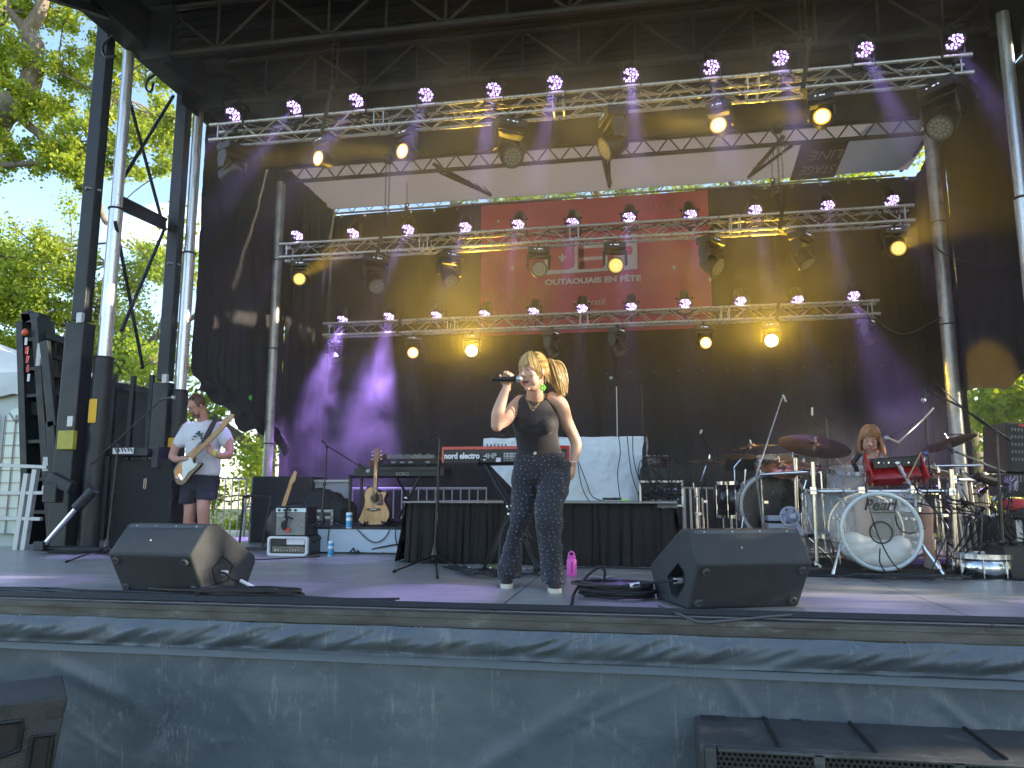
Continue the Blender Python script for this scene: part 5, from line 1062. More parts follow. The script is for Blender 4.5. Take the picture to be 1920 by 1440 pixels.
t = thing('sustain_pedal', 'small metal pedal with olive box among the leads on the deck', 'pedal', G(925, 1072)); b = MB(); p = G(925, 1072); b.box(p + V((0, .05, .03)), (.11, .1, .05)); b.build('box', mat('olive_box', (.12, .13, .05), .5, 0, .2), t, bevel=.006); b = MB(); [b.ball(p + V((x_, -.01, .03)), .012, 8, 6) for x_ in (-.2, -.02, .05)]; b.build('plug_tip', M_CHR, t)
cable('deck_lead', 'thin leads lying straight across the deck from the keyboards to the pink bottle', [wpath([G(1000, 1068, .006), G(1040, 1066, .006), G(1120, 1064, .006), G(1230, 1067, .006)], 5), wpath([G(200, 1038, .006), G(300, 1052, .006), G(480, 1049, .006), G(600, 1043, .006)], 5)], .006)
# mixer rack
RYm = 7.0; t = thing('rack_case', 'open rack case with silver edges and patched black gear beside the white cloth', 'rack', A(1240, 940, RYm)); pa, pb = A(1200, 903, RYm), A(1279, 903, RYm); z0, z1 = A(1240, 948, RYm).z, pa.z; cx_ = (pa.x + pb.x) / 2; wd = pb.x - pa.x
b = MB(); b.box((cx_, RYm + .26, (z0 + z1) / 2), (wd - .01, .42, z1 - z0 - .01)); b.build('case', M_BLK2, t); b = MB()
for z in (z0, z1): b.box((cx_, RYm + .02, z), (wd + .02, .06, .018))
for x in (pa.x, pb.x): b.box((x, RYm + .02, (z0 + z1) / 2), (.018, .06, z1 - z0))
b.build('edge', mat('bright_edge', (.7, .68, .6), .4, .5, .1), t)
b = MB(); rr = random.Random(4); [b.ball((rr.uniform(pa.x + .04, pb.x - .04), RYm + .03, rr.uniform(z0 + .03, z1 - .05)), .011, 6, 4) for _ in range(50)]; b.build('jack', M_CHR, t)
t = thing('mixing_console', 'small black mixing console covered in plugs on top of the rack case', 'mixer', (cx_, RYm + .2, z1)); pa2, pb2 = A(1203, 866, RYm), A(1258, 866, RYm); b = MB(); b.prism([(0, 0), (.42, 0), (.40, .17), (.30, .21), (0, .12)], (pa2.x, RYm, z1 + .01), (0, 1, 0), (0, 0, 1), pb2.x - pa2.x); b.build('body', M_BLK2, t, bevel=.006)
b = MB(); [b.tube((pa2.x + rr.uniform(.02, pb2.x - pa2.x - .02), RYm + .3 + rr.uniform(-.25, .05), z1 + .13), (pa2.x + rr.uniform(.02, pb2.x - pa2.x - .02), RYm + .3, z1 + .25), .009, n=6) for _ in range(16)]; b.build('plug', mat('plug_silver', (.5, .5, .48), .3, .7, .1), t)
cable('patch_lead', 'many thin patch leads drooping from the console over the rack', [wpath([(rr.uniform(pa2.x, pb2.x), RYm + .2, z1 + .24), (rr.uniform(pa.x, pb.x + .15), RYm - .03, z1 + rr.uniform(.05, .2)), (rr.uniform(pa.x, pb.x), RYm - .02, z1 - .1), (rr.uniform(pa.x, pb.x), RYm + .02, rr.uniform(z0 + .05, z1 - .08))], 6) for k in range(22)] + [wpath([A(1205, 860, 6.98), A(1216, 838, 7.5), A(1208, 800, 8.4)], 5)], .004)
t = thing('grey_cover', 'grey folded sheet hanging over the corner of the skirted table', 'sheet', A(1250, 945, 6.7)); b = MB(); pa, pb = A(1232, 945, TY - .05), A(1270, 948, TY - .0); b.grid(lambda u, v: (pa.x + (pb.x - pa.x) * u, TY - .06 + .14 * v, TZ + .014 - (.06 * (1 - 4 * v) if v < .25 else 0) + .012 * fb(u * 5, v * 3)), 16, 12); b.build('cloth', mat('grey_sheet', (.14, .14, .15), .8, 0, .2), t)

# ================================================================ DRUMS
M_ACR = mat('clear_acrylic', (.80, .84, .84), .06, 0, .0, spec=.8, alpha=.16); M_HEAD = mat('clear_drumhead', (.82, .80, .72), .22, 0, .06, 8, alpha=.20)
M_CYM = mat('cymbal_bronze', (.34, .20, .12), .25, .9, .2, 6, .1, 200); M_CYD = mat('dark_cymbal', (.16, .10, .08), .34, .8, .3, 10, .05, 60)
M_CRM = mat('drum_chrome', (.72, .73, .75), .16, 1, .1, 10)
def drum(root, c, ax, r, L_, shell, nl=8, head=None, front=True, hoop=None, n=32):
    c = V(c); ax = V(ax).normalized(); hoop = hoop or M_CRM; e = c + ax * L_
    b = MB(); b.lathe([(r, 0), (r, L_)], c, ax, n); sh = b.build('shell', shell, root, solid=.006)
    for p, s_ in ((c, -1), (e, 1)): b = MB(); b.lathe([(r + .002, -.018), (r + .014, -.018), (r + .014, .018), (r + .002, .018)], p, ax, n, close=True); b.build('hoop', hoop, root)
    b = MB(); b.lathe([(0, -.004), (r, -.004), (r, 0)], c, ax, n); b.build('drumhead', head or M_WHT, root); b = MB(); b.lathe([(0, 0), (r, 0), (r, .004)], e, ax, n); b.build('drumhead', head or M_WHT, root)
    u = V((0, 0, 1)) if abs(ax.z) < .9 else V((1, 0, 0)); x = ax.cross(u).normalized(); y = x.cross(ax); b = MB()
    for k in range(nl):
        a = 2 * pi * (k + .5) / nl; o = x * cos(a) + y * sin(a); b.tube(c + o * (r + .012) - ax * .01, e + o * (r + .012) + ax * .01, .0035, n=5)
        for f in ((.28, .72) if L_ > .2 else (.5,)): q = c + ax * (L_ * f) + o * (r + .008); b.tube(q - ax * .03, q + ax * .03, .011, n=7)
    b.build('lug', M_CRM, root); return sh
# main bass drum
kc = A(1652, 1003, 6.36); kr = .288; t = thing('bass_drum', 'large clear bass drum with white pillow inside and black script lettering on its head', 'drum', (kc.x, 6.36, 0))
kc.z = kr + .045; drum(t, kc, (0, 1, 0), kr, .42, M_ACR, 10, M_HEAD, n=48)
b = MB(); b.torus(kc + V((0, -.012, 0)), kr + .006, .016, (0, 1, 0), 56, 8); b.build('front_hoop', mat('white_hoop', (.6, .66, .66), .3, .2, .05), t)
b = MB(); b.torus(kc + V((0, -.008, -.01)), .083, .0065, (0, 1, 0), 32, 6); b.build('port_ring', M_PLA, t)
text('Pearl', M_PLA, .125, (kc.x - .12, kc.y - .010, kc.z + .165), (1, 0, 0), (.28, 0, 1), t, bold=.002, sx=.95); b = MB(); b.bar((kc.x - .08, kc.y - .011, kc.z + .145), (kc.x + .12, kc.y - .011, kc.z + .147), .002, .006); b.build('underline', M_PLA, t)
b = MB()
for (dx, dz, rx, rz) in ((-.12, -.14, .16, .10), (.08, -.17, .17, .10), (.0, -.22, .2, .07), (-.18, -.08, .09, .07), (.17, -.12, .09, .08)): b.ball(kc + V((dx, .12, dz)), (rx, .09, rz), 20, 14)
ob = b.build('pillow', mat('white_pillow', (.75, .74, .70), .85, 0, .05, 3, .6, 12), t, remesh=.012)
for s_ in (-1, 1): b = MB(); b.tube(kc + V((s_ * .30, .02, -.10)), (kc.x + s_ * .40, kc.y - .1, .01), .011); b.tube((kc.x + s_ * .39, kc.y - .09, .035), (kc.x + s_ * .402, kc.y - .1, 0), .015); b.build('spur', M_CRM, t)
def cymbal(label, c, r, nrm, m_=M_CYM, bell=.22, grp='cymbals', prop=None, extra=None):
    t = thing('cymbal', label, 'cymbal', c, grp); b = MB(); b.lathe([(0, .035), (r * bell * .6, .03), (r * bell, .012), (r * .6, .004), (r, -.012), (r, -.0135), (r * .6, .0025), (r * bell, .0105), (0, .033)], c, nrm, 48); b.build('disc', m_, t)
    b = MB(); n_ = V(nrm).normalized(); b.tube(V(c) + n_ * .03, V(c) + n_ * .07, .014, n=10); b.tube(V(c) + n_ * .07, V(c) + n_ * .085, .007, n=8); b.build('felt_and_nut', M_CRM, t); return t
def stand(label, c, base, r=.0095, legs=True, m_=M_CRM, name='cymbal_stand', lr=.28):
    c, base = V(c), V(base); t = thing(name, label, 'stand', base, 'chrome drum hardware stands'); b = MB(); b.tube(base + V((0, 0, .1)), V((base.x, base.y, c.z * .6)), r * 1.4, n=10); b.path([V((base.x, base.y, c.z * .55)), V((base.x, base.y, c.z * .82)), c], r, 8); b.build('pole', m_, t)
    b = MB(); [b.torus((base.x, base.y, z), r * 1.5, .008, n=10) for z in (c.z * .56, c.z * .8)]; b.box((base.x + .03, base.y, c.z * .56), (.05, .02, .025)); b.build('clamp', m_, t)
    if legs:
        for k in range(3): a = .5 + k * 2 * pi / 3; b = MB(); b.tube(base + V((0, 0, .24)), base + V((lr * cos(a), lr * sin(a), .012)), .007, n=6); b.tube(base + V((0, 0, .08)), base + V((lr * .6 * cos(a), lr * .6 * sin(a), .1)), .006, n=6); b.build('leg', m_, t)
    return t
# carpet
t = thing('drum_rug', 'thin black rug under the main drum kit', 'rug', (3, 7.2, 0)); b = MB(); g0, g1 = G(1505, 1084), G(1990, 1094)
b.grid(lambda u, v: (g0.x + (4.6 - g0.x) * u, 6.08 + 2.4 * v + .02 * fb(u * 9, v), .006 + .004 * fb(u * 20, v * 9)), 60, 20); b.build('pile', mat('black_rug', (.02, .02, .022), .95, 0, .4, 8, .6, 200), t, solid=.006)
# rack
RK = 6.92; t = thing('drum_rack', 'chrome tube drum rack with crossbar and vertical posts around the main kit', 'drum rack', G(1530, 1065)); b = MB(); zr = A(1600, 921, RK).z
for px, pt in ((1524, 866), (1783, 880)): p = A(px + 4, 1062, RK); b.tube((A(px, 920, RK).x, RK, .03), A(px, pt, RK) * 1.0, .019, n=14)
P2 = RK + .75
for px, pt in ((1490, 850), (1846, 885)): b.tube((A(px, 920, P2).x, P2, .03), A(px, pt, P2), .019, n=14)
b.build('post', mat('rack_post_chrome', (.74, .70, .62), .25, .9, .15, 8, stretch=(6, 6, .5)), t)
b = MB(); xa, xb = A(1522, 920, RK).x, A(1786, 922, RK).x; b.tube((xa, RK, zr), (xb, RK, zr), .019, n=14)
za = A(1600, 885, P2).z; b.tube(A(1426, 890, P2), A(1536, 883, P2 - .3), .018, n=12); b.tube(A(1730, 872, P2 - .2), A(1905, 920, P2 - .1), .014, n=12); b.tube(A(1735, 874, P2), A(1840, 872, P2), .013, n=12); b.tube(A(1785, 899, RK + .1), A(1870, 899, RK + .5), .019, n=12); b.build('crossbar', M_CRM, t)
b = MB()
for px, py, Y_ in ((1524, 920, RK), (1783, 922, RK), (1614, 920, RK), (1712, 918, RK), (1524, 884, P2 - .3), (1785, 899, RK + .05), (1490, 852, P2), (1826, 900, P2)):
    p = A(px, py, Y_); b.box(p, (.055, .06, .07)); b.tube(p + V((-.05, -.02, 0)), p + V((.05, -.02, 0)), .012, n=8)
b.build('clamp', M_CRM, t, bevel=.008)
b = MB(); [b.tube((x_, RK + d_, .0), (x_, RK + d_, .05), .028) for x_, d_ in ((xa, 0), (xb, 0))]; b.tube((xa, RK - .15, .02), (xa, RK + .2, .02), .014); b.build('foot', M_CRM, t)
# toms
def tomdrum(label, px, py, w_, h_, Y, ax, shell=M_ACR, name='tom_drum', nl=6, legs=False, head=None):
    p = A(px, py, Y); s_ = Y * 1.005 / FPX; r = w_ * s_ / 2; L_ = h_ * s_; a = V(ax).normalized(); c = p - a * L_ / 2; t = thing(name, label, 'drum', c, 'clear and silver tom drums'); drum(t, c, a, r, L_, shell, nl, head or mat('tom_head', (.72, .72, .70), .4, 0, .05))
    if legs:
        for k in range(3): q = c + V(((r + .02) * cos(.6 + k * 2.1), (r + .02) * sin(.6 + k * 2.1), 0)); b = MB(); b.tube(q + V((0, 0, L_ * .5)), (q.x, q.y, .0 if c.z > 0 else -.0), .006, n=6); b.build('leg', M_CRM, t)
    return t
tomdrum('clear acrylic floor tom standing behind the fan, beside the bass drum', 1553, 962, 82, 76, 7.15, (0, 0, 1), legs=True, nl=8)
tomdrum('clear rack tom mounted on the crossbar before the drummer', 1592, 906, 66, 46, 7.05, (0, -.22, 1))
tomdrum('second floor tom of the main kit at the far side of the crossbar', 1722, 962, 66, 70, 7.3, (0, 0, 1), mat('smoked_shell', (.12, .12, .12), .15, .3, .1), legs=True)
tomdrum('shallow snare drum with sparkling grey shell under the red sampler', 1690, 938, 62, 22, 6.85, (.05, -.12, 1), mat('grey_sparkle', (.22, .24, .27), .25, .6, .5, 200), 'snare_drum', 8)
tomdrum('chrome snare drum resting on the deck in front of the rack', 1845, 1063, 84, 38, 6.3, (0, 0, 1), mat('chrome_shell', (.6, .6, .6), .12, 1, .3, 3, stretch=(6, 6, .3)), 'snare_drum', 8)
t = thing('tom_drum', 'x', 'drum', (0, 0, 0)); bpy.data.objects.remove(t)
# second kit behind
kc2 = A(1453, 950, 7.9); r2 = .325; kc2.z = max(kc2.z, r2 + .02); t = thing('bass_drum', 'black-headed bass drum of the second kit behind the wedge', 'drum', (kc2.x, 7.9, 0)); drum(t, kc2, (0, 1, 0), r2, .4, mat('black_shell', (.02, .02, .022), .25, 0, .1, coat=.4), 8, mat('black_head', (.012, .012, .013), .3, 0, .2), hoop=mat('silver_hoop', (.5, .5, .5), .25, .8, .1), n=40)
b = MB(); b.torus(kc2 + V((0, -.012, 0)), r2 + .004, .019, (0, 1, 0), 48, 8); b.build('front_hoop', mat('pale_hoop', (.62, .62, .62), .35, .1, .1), t)
b = MB(); [b.tube(kc2 + V((s_ * .31, -.02, -.1)), (kc2.x + s_ * .4, kc2.y - .12, .01), .011) for s_ in (-1, 1)]; b.build('spur', M_CRM, t)
tomdrum('plain black floor tom of the second kit', 1374, 937, 60, 58, 8.5, (0, 0, 1), MATS['black_shell'], nl=8, legs=True)
tomdrum('small clear tom above the black-headed bass drum', 1440, 872, 40, 24, 8.3, (0, -.3, 1))
t = tomdrum('low brown-headed tom leaning over the black-headed bass drum', 1478, 878, 46, 24, 8.2, (.3, -.6, 1), MATS['black_shell'], head=mat('amber_head', (.35, .22, .10), .4, 0, .3))
# electronics pad by second kit
p = A(1392, 866, 8.5); t = thing('sampling_pad', 'black electronic pad with violet top edge above the plain black floor tom', 'pad', p); b = MB(); b.box(p + V((0, .15, 0)), (.34, .3, .14), Matrix.Rotation(.25, 3, 'X')); b.build('body', M_BLK2, t, bevel=.01); b = MB(); b.box(p + V((0, .0, .095)), (.33, .02, .02)); b.build('edge_strip', mat('violet_edge', (.08, .05, .25), .4, 0, .1), t)
# cymbals
S_ = .0072
cymbal('huge tilted crash cymbal with a rosy sheen at its edge, nearest the drummer', A(1527, 834, 7.1), .31, (.10, -.40, .93), M_CYD, .16)
cymbal('thin cymbal on a tall stand above the black electronic pad', A(1408, 838, 8.3), .285, (-.12, -.06, 1), M_CYM)
cymbal('low flat cymbal nearest the mixer rack', A(1330, 866, 8.6), .23, (.1, .02, 1), M_CYD)
cymbal('holed bronze cymbal low on the rack, upper of the stacked pair', A(1460, 872, 7.8), .2, (-.08, -.33, 1), M_CYM)
cymbal('purple-lit bell cymbal leaning under the stacked pair', A(1466, 880, 7.7), .16, (.0, -.65, 1), M_CYM, .35)
cymbal('bronze cymbal tucked behind the holed one', A(1505, 872, 7.9), .22, (.1, -.25, 1), M_CYD)
cymbal('small flat hi-hat plate beside the clear rack tom', A(1535, 878, 7.4), .15, (0, -.02, 1), M_CYD)
cymbal('steeply tilted cymbal beyond the red sampler, raised towards the loudspeakers', A(1778, 829, 7.2), .235, (-.40, -.12, 1), M_CYD)
cymbal('flat cymbal half hidden behind the red sampler', A(1760, 893, 7.2), .2, (0, .02, 1), M_CYM)
cymbal('small splash cymbal above the far floor tom', A(1752, 884, 7.5), .13, (0, -.1, 1), M_CYD)
stand('chrome stand of the low flat cymbal nearest the mixer rack', A(1326, 868, 8.6), (A(1319, 990, 8.6).x, 8.6, 0))
stand('tall chrome stand of the thin cymbal by the electronic pad', A(1407, 840, 8.3), (A(1382, 990, 8.3).x, 8.3, 0))
stand('chrome stand between the two bass drums', A(1425, 862, 7.9), (A(1432, 990, 7.9).x, 7.9, 0), legs=False)
stand('chrome stand carrying the huge tilted crash cymbal', A(1525, 838, 7.1), (A(1546, 990, 7.3).x, 7.3, 0), .011)
stand('chrome stand with spread feet at the foot of the plain black floor tom', A(1398, 880, 8.0), (A(1400, 985, 8.0).x, 8.0, 0), .012)
stand('short chrome stand beside the white fan', A(1512, 900, 7.6), (A(1508, 985, 7.6).x, 7.6, 0), .011)
stand('chrome stand close to the rack case', A(1300, 905, 8.2), (A(1306, 990, 8.2).x, 8.2, 0), .010)
stand('hi-hat stand hidden among the drums by the snare', A(1760, 893, 7.2), (A(1768, 1000, 7.2).x, 7.2, 0))
t = thing('boom_tube', 'chrome boom arm holding the steeply tilted cymbal', 'boom arm', A(1790, 850, 7.2)); b = MB(); b.tube(A(1778, 834, 7.2), A(1786, 846, 7.2), .009); b.tube(A(1782, 843, 7.2), A(1885, 886, 7.3), .010); b.tube(A(1730, 870, 7.2), A(1737, 852, 7.2), .010); b.build('tube', M_CRM, t); b = MB(); b.ball(A(1736, 850, 7.15), .03); b.ball(A(1785, 846, 7.15), .025); b.build('joint', mat('blue_grey_joint', (.12, .12, .25), .4, .2, .1), t)
# mics on drums
def clipmic(label, path_, mic, base=None, r=.007, m_=M_GAL):
    c = V(path_[0]); t = thing('microphone_boom', label, 'microphone boom', c, 'drum microphones'); b = MB(); b.path(wpath(path_, 4) if len(path_) > 2 and not base else [V(p) for p in path_], r, 7)
    if base: b.tube(V(path_[0]), V(base), r * 1.3)
    b.build('arm', m_, t); b = MB(); b.tube(V(mic[0]), V(mic[1]), .012, n=10); b.build('microphone_body', mat('pale_mic', (.55, .52, .48), .35, .5, .1), t)
    b = MB(); p = V(path_[-1]); q = V(path_[0]); b.path(wpath([p, p + V((-.06, 0, .06)), p.lerp(q, .3) + V((-.08, 0, .0)), p.lerp(q, .7)], 6), .003, 5); b.build('lead', M_CAB, t)
clipmic('long thin overhead microphone boom leaning over the bronze cymbals', [A(1418, 890, 7.7), A(1435, 840, 7.7), A(1467, 745, 7.5)], (A(1468, 740, 7.5), A(1474, 753, 7.5)), (A(1435, 990, 7.8).x, 7.8, 0))
clipmic('violet-lit thin microphone stand beside the mixer rack', [A(1339, 850, 8.1), A(1318, 808, 8.0)], (A(1313, 813, 8.0), A(1316, 806, 8.0)), (A(1341, 990, 8.1).x, 8.1, 0), .008, M_PLA)
p = A(1548, 795, 8.3); clipmic('T-shaped microphone boom standing behind the huge crash cymbal', [A(1550, 820, 8.3), A(1549, 782, 8.3), A(1562, 787, 8.3), A(1522, 766, 8.3)], (A(1523, 779, 8.3), A(1523, 764, 8.3)), (p.x, 8.3, 0), .009, M_PLA)
clipmic('boom microphone at the drummer\'s mouth with silver ball grille', [A(1750, 765, 7.3), A(1728, 788, 7.2), A(1684, 829, 7.0)], (A(1684, 830, 7.0), A(1666, 822, 6.95)), None, .009)
b = MB(); t = thing('microphone_stand', 'stand behind the drummer carrying the boom microphone at her mouth', 'microphone stand', (A(1738, 800, 7.6).x, 7.6, 0), 'microphone stands'); b.tube((A(1735, 800, 7.5).x, 7.5, 0), A(1735, 783, 7.4), .008); b.build('pole', M_PLA, t); b = MB(); b.ball(A(1662, 821, 6.93), .024, 12, 8); b.build('microphone_grille', M_GAL, t)
q = (A(1876, 1010, 6.9).x, 6.9, 0); mic_stand('tall black boom stand arching from the loudspeaker stack over the drums', q, A(1868, 812, 6.9), tri(q, .3, .9), [A(1892, 824, 7.0), A(1868, 808, 6.9), A(1800, 762, 6.9), A(1736, 730, 6.9)], (A(1734, 728, 6.9), A(1731, 753, 6.9), .9), .011, M_PLA, None, M_GAL)
cable('mic_lead', 'thin lead looping from the arching boom stand', [wpath([A(1734, 722, 6.88), A(1755, 720, 6.88), A(1780, 742, 6.9), A(1830, 785, 6.9), A(1870, 815, 6.88)], 6)], .0045)
# red sampler
p = A(1678, 880, 6.95); t = thing('red_sampler', 'red drum sampler tilted on the rack before the drummer', 'sampler', p); R_ = Matrix.Rotation(radians(-4), 3, 'Y') @ Matrix.Rotation(radians(58), 3, 'X')
b = MB(); b.box(p + V((0, .05, -.02)), (.40, .20, .12), R_); b.build('case', mat('sampler_red', (.36, .012, .012), .3, 0, .1, coat=.5), t, bevel=.008)
b = MB(); [b.box(p + V((s_ * .222, .0, .0)), (.018, .25, .15), R_) for s_ in (-1, 1)]; b.build('side_cheek', M_RED, t, bevel=.006)
b = MB(); b.box(p + V((0, -.055, .055)), (.38, .01, .075), Matrix.Rotation(radians(-4), 3, 'Y')); b.box(p + V((0, -.02, .1)), (.40, .08, .012), Matrix.Rotation(radians(-4), 3, 'Y')); rp_ = b.build('rear_panel', M_PLA, t, bevel=.003)
b = MB(); [b.tube(p + V((-.15 + .04 * i, -.056, .055 + .01 * (i % 2))), p + V((-.15 + .04 * i, -.075, .055)), .007, n=8) for i in range(8)]; b.build('jack', M_CHR, rp_)
b = MB(); b.tube(p + V((.0, -.07, .05)), p + V((.1, -.04, -.12)), .018); b.ball(p + V((.0, -.075, .05)), .025); b.tube(p + V((.1, -.04, -.12)), A(1712, 918, RK), .014); b.build('mount_arm', M_CRM, t)
# fan
p = A(1481, 968, 7.4); t = thing('desk_fan', 'small white fan on a pale crate between the two bass drums', 'fan', p); b = MB(); b.torus(p, .085, .008, (0, 1, 0), 28, 6); b.torus(p, .05, .003, (0, 1, 0), 20, 4)
for k in range(24): a = k * pi / 12; b.tube(p + V((0, -.02, 0)), p + V((.085 * cos(a), 0, .085 * sin(a))), .002, n=4)
b.build('cage', mat('fan_white', (.62, .66, .80), .4, 0, .05), t); b = MB(); b.lathe([(0, .06), (.03, .055), (.03, 0), (.06, -.01), (.075, -.01), (0, -.005)], p, (.9, -.3, 0), 18)
for k in range(5): a = k * 2 * pi / 5; b.add([p + V((.01 * cos(a), .01, .01 * sin(a))), p + V((.075 * cos(a - .35), .02, .075 * sin(a - .35))), p + V((.078 * cos(a + .3), -.0, .078 * sin(a + .3)))], [(0, 1, 2)])
b.build('blade', MATS['fan_white'], t, solid=.002); b = MB(); b.tube(p + V((.06, .02, -.05)), p + V((.1, .03, -.16)), .02); b.box(p + V((.08, .03, -.17)), (.14, .12, .02)); b.build('base', MATS['fan_white'], t, bevel=.006)
t = thing('pale_crate', 'pale slatted crate under the small white fan', 'crate', A(1465, 985, 7.45)); p0_, p1_ = A(1440, 985, 7.45), A(1500, 985, 7.45); b = MB(); 
for py in (972, 986, 1000): z = A(1465, py, 7.45).z; b.box(((p0_.x + p1_.x) / 2, 7.55, max(z, .03)), (p1_.x - p0_.x, .25, .045))
b.build('slat', mat('crate_pale', (.40, .44, .52), .6, 0, .1), t, bevel=.004); b = MB(); [b.box((x_, 7.55, .12), (.03, .2, .24)) for x_ in (p0_.x + .03, p1_.x - .03)]; b.build('side', MATS['crate_pale'], t)
# bar chimes and tubular poles to the far side of the kit
t = thing('percussion_rack', 'row of hanging metal tubes and clamps at the far side of the main kit', 'percussion rack', A(1810, 1000, 7.5)); b = MB()
for i, px in enumerate((1778, 1792, 1806, 1818, 1828, 1840, 1850)): Y_ = 7.4 + .07 * i; b.tube(A(px, 905 + (i % 3) * 12, Y_), (A(px + 10, 980, Y_).x, Y_, .05 + .1 * (i % 2)), .015 + .006 * (i % 2), n=10)
b.build('tube', mat('dull_tube', (.5, .47, .42), .35, .8, .25, 12), t); rr = random.Random(12); b = MB(); 
for k in range(34): p = A(rr.uniform(1745, 1865), rr.uniform(888, 975), 7.2 + rr.uniform(0, .5)); q = p + V((rr.uniform(-.09, .09), 0, rr.uniform(-.09, .09))); b.tube(p, q, rr.choice([.008, .012, .02]), n=7)
b.build('clamp', M_PLA, t); b = MB()
for k in range(26): p = A(rr.uniform(1735, 1865), rr.uniform(882, 990), 7.1 + rr.uniform(0, .4)); b.tube(p, p + V((rr.uniform(-.05, .05), 0, rr.uniform(-.05, .05))), rr.choice([.006, .010, .014]), n=7)
b.build('wing_nut', M_CRM, t)
t = thing('hanging_pad', 'black padded arm bar with violet end reaching to the loudspeakers', 'pad', A(1860, 900, 7.2)); b = MB(); b.tube(A(1832, 893, 7.2), A(1866, 905, 7.25), .04); b.tube(A(1866, 905, 7.25), A(1890, 908, 7.25), .018); b.build('padded_body', M_RUB, t)
t = thing('hardware_jumble', 'dark clamps and arms crowded between the crossbar and the drummer', 'drum hardware', A(1600, 890, 7.2)); b = MB()
for k in range(30): p = A(rr.uniform(1540, 1760), rr.uniform(872, 915), 7.15 + rr.uniform(0, .3)); b.tube(p, p + V((rr.uniform(-.08, .08), 0, rr.uniform(-.06, .06))), rr.choice([.006, .01, .014]), n=6)
b.build('clamp', M_CRM, t); b = MB(); b.path(wpath([A(1613, 850, 6.95), A(1604, 862, 6.95), A(1600, 868, 6.95), A(1606, 880, 6.96), A(1602, 893, 6.98)], 4), .02, 8); b.build('gooseneck', M_PLA, t)
t = thing('pedal', 'chrome bass drum pedal frame behind the clear bass drum', 'pedal', G(1760, 1066)); b = MB(); p = G(1768, 1066); b.path([p + V((-.06, 0, .01)), p + V((-.04, 0, .24)), p + V((.04, 0, .24)), p + V((.06, 0, .01))], .009, 6); b.tube(p + V((0, 0, .24)), p + V((0, -.02, .38)), .006); b.box(p + V((0, .1, .03)), (.09, .28, .012)); b.build('frame', M_CRM, t)
# many drum cables
rr = random.Random(33); P = []
for k in range(9):
    a = A(rr.uniform(1700, 1810), rr.uniform(885, 935), 6.8); e = G(rr.uniform(1740, 1850), rr.uniform(1062, 1080), .02); m_ = a.lerp(e, .5) + V((rr.uniform(-.25, .25), 0, rr.uniform(-.05, .2))); m_.y = min(m_.y, 6.25) if 1575 < 1650 + 0 else m_.y
    P.append(wpath([a, a + V((rr.uniform(-.05, .05), -.08, -.12)), m_, e], 6))
P += [wpath([A(1622, 905, 6.7), A(1628, 940, 6.32), A(1645, 1000, 6.30), A(1670, 1050, 6.28), A(1690, 1072, 6.2)], 8), wpath([A(1675, 930, 6.5), A(1683, 985, 6.30), A(1705, 1000, 6.3), A(1735, 990, 6.5)], 8), wpath([A(1650, 1028, 6.3), A(1650, 1055, 6.28), A(1662, 1076, 6.2)], 6)]
P += [wpath([G(1520 + rr.uniform(0, 330), 1078 + rr.uniform(-6, 8), .018), G(1600 + rr.uniform(0, 200), 1080 + rr.uniform(-6, 6), .03), G(1700 + rr.uniform(-100, 150), 1080 + rr.uniform(-5, 6), .03), G(1560 + rr.uniform(0, 300), 1078 + rr.uniform(-5, 8), .018)], 6) for k in range(10)]
cable('drum_lead', 'web of thin black microphone leads over and around the clear bass drum', P, .0055)
# loudspeaker stack at the drum end
M_LS = mat('stack_black', (.020, .021, .022), .6, 0, .2, 8, .4, 150)
for i, (y0, y1, lab) in enumerate(((795, 888, 'upper black ribbed loudspeaker of the stack beyond the drums, red badge at its top'), (890, 932, 'lower black loudspeaker of the stack beyond the drums'))):
    Ys = 7.7; p0_, p1_ = A(1876, y0, Ys), A(1876, y1, Ys); t = thing('stacked_loudspeaker', lab, 'loudspeaker', p1_, 'loudspeaker stack beyond the drums'); hh = p0_.z - p1_.z
    R_ = Matrix.Rotation(radians(-14), 3, 'Y') if i == 0 else Matrix.Rotation(radians(3), 3, 'Y'); c_ = V((p0_.x + .28, Ys + .25, (p0_.z + p1_.z) / 2)); b = MB(); b.box(c_, (.5, .5, hh), R_ if i else Matrix.Rotation(radians(4), 3, 'Y')); b.build('cabinet', M_LS, t, bevel=.012); b = MB(); R_ = Matrix.Rotation(radians(4 if i == 0 else 3), 3, 'Y')
    for k in range(5 if i == 0 else 2):
        for j in range(12): q_ = c_ + R_ @ V((-.2 + .028 * j, -.255, hh * .36 - hh * .15 * k)); b.box(q_, (.012, .006, .028), R_)
    b.build('slot', mat('slot_grey', (.22, .22, .22), .5, .2, .1), t)
    if i == 0: b = MB(); b.box(c_ + R_ @ V((-.12, -.256, hh * .45)), (.05, .006, .02), R_); b.build('badge', mat('badge_red', (.7, .03, .02), .5, 0, 0), t)
t = thing('equipment_bin', 'grey-topped bin with coiled cables and red cloth under the loudspeaker stack', 'bin', G(1890, 1060)); b = MB(); p0_ = A(1862, 968, 7.3); b.box((p0_.x + .35, 7.6, p0_.z / 2), (.75, .55, p0_.z)); b.build('box', M_BLK2, t, bevel=.01); b = MB(); [b.torus((p0_.x + .12 + .03 * k, 7.28, .28 + .02 * k), .17 - .01 * k, .010, (.2, 1, .1), 24, 6) for k in range(7)]; b.build('cable_coil', M_CAB, t)
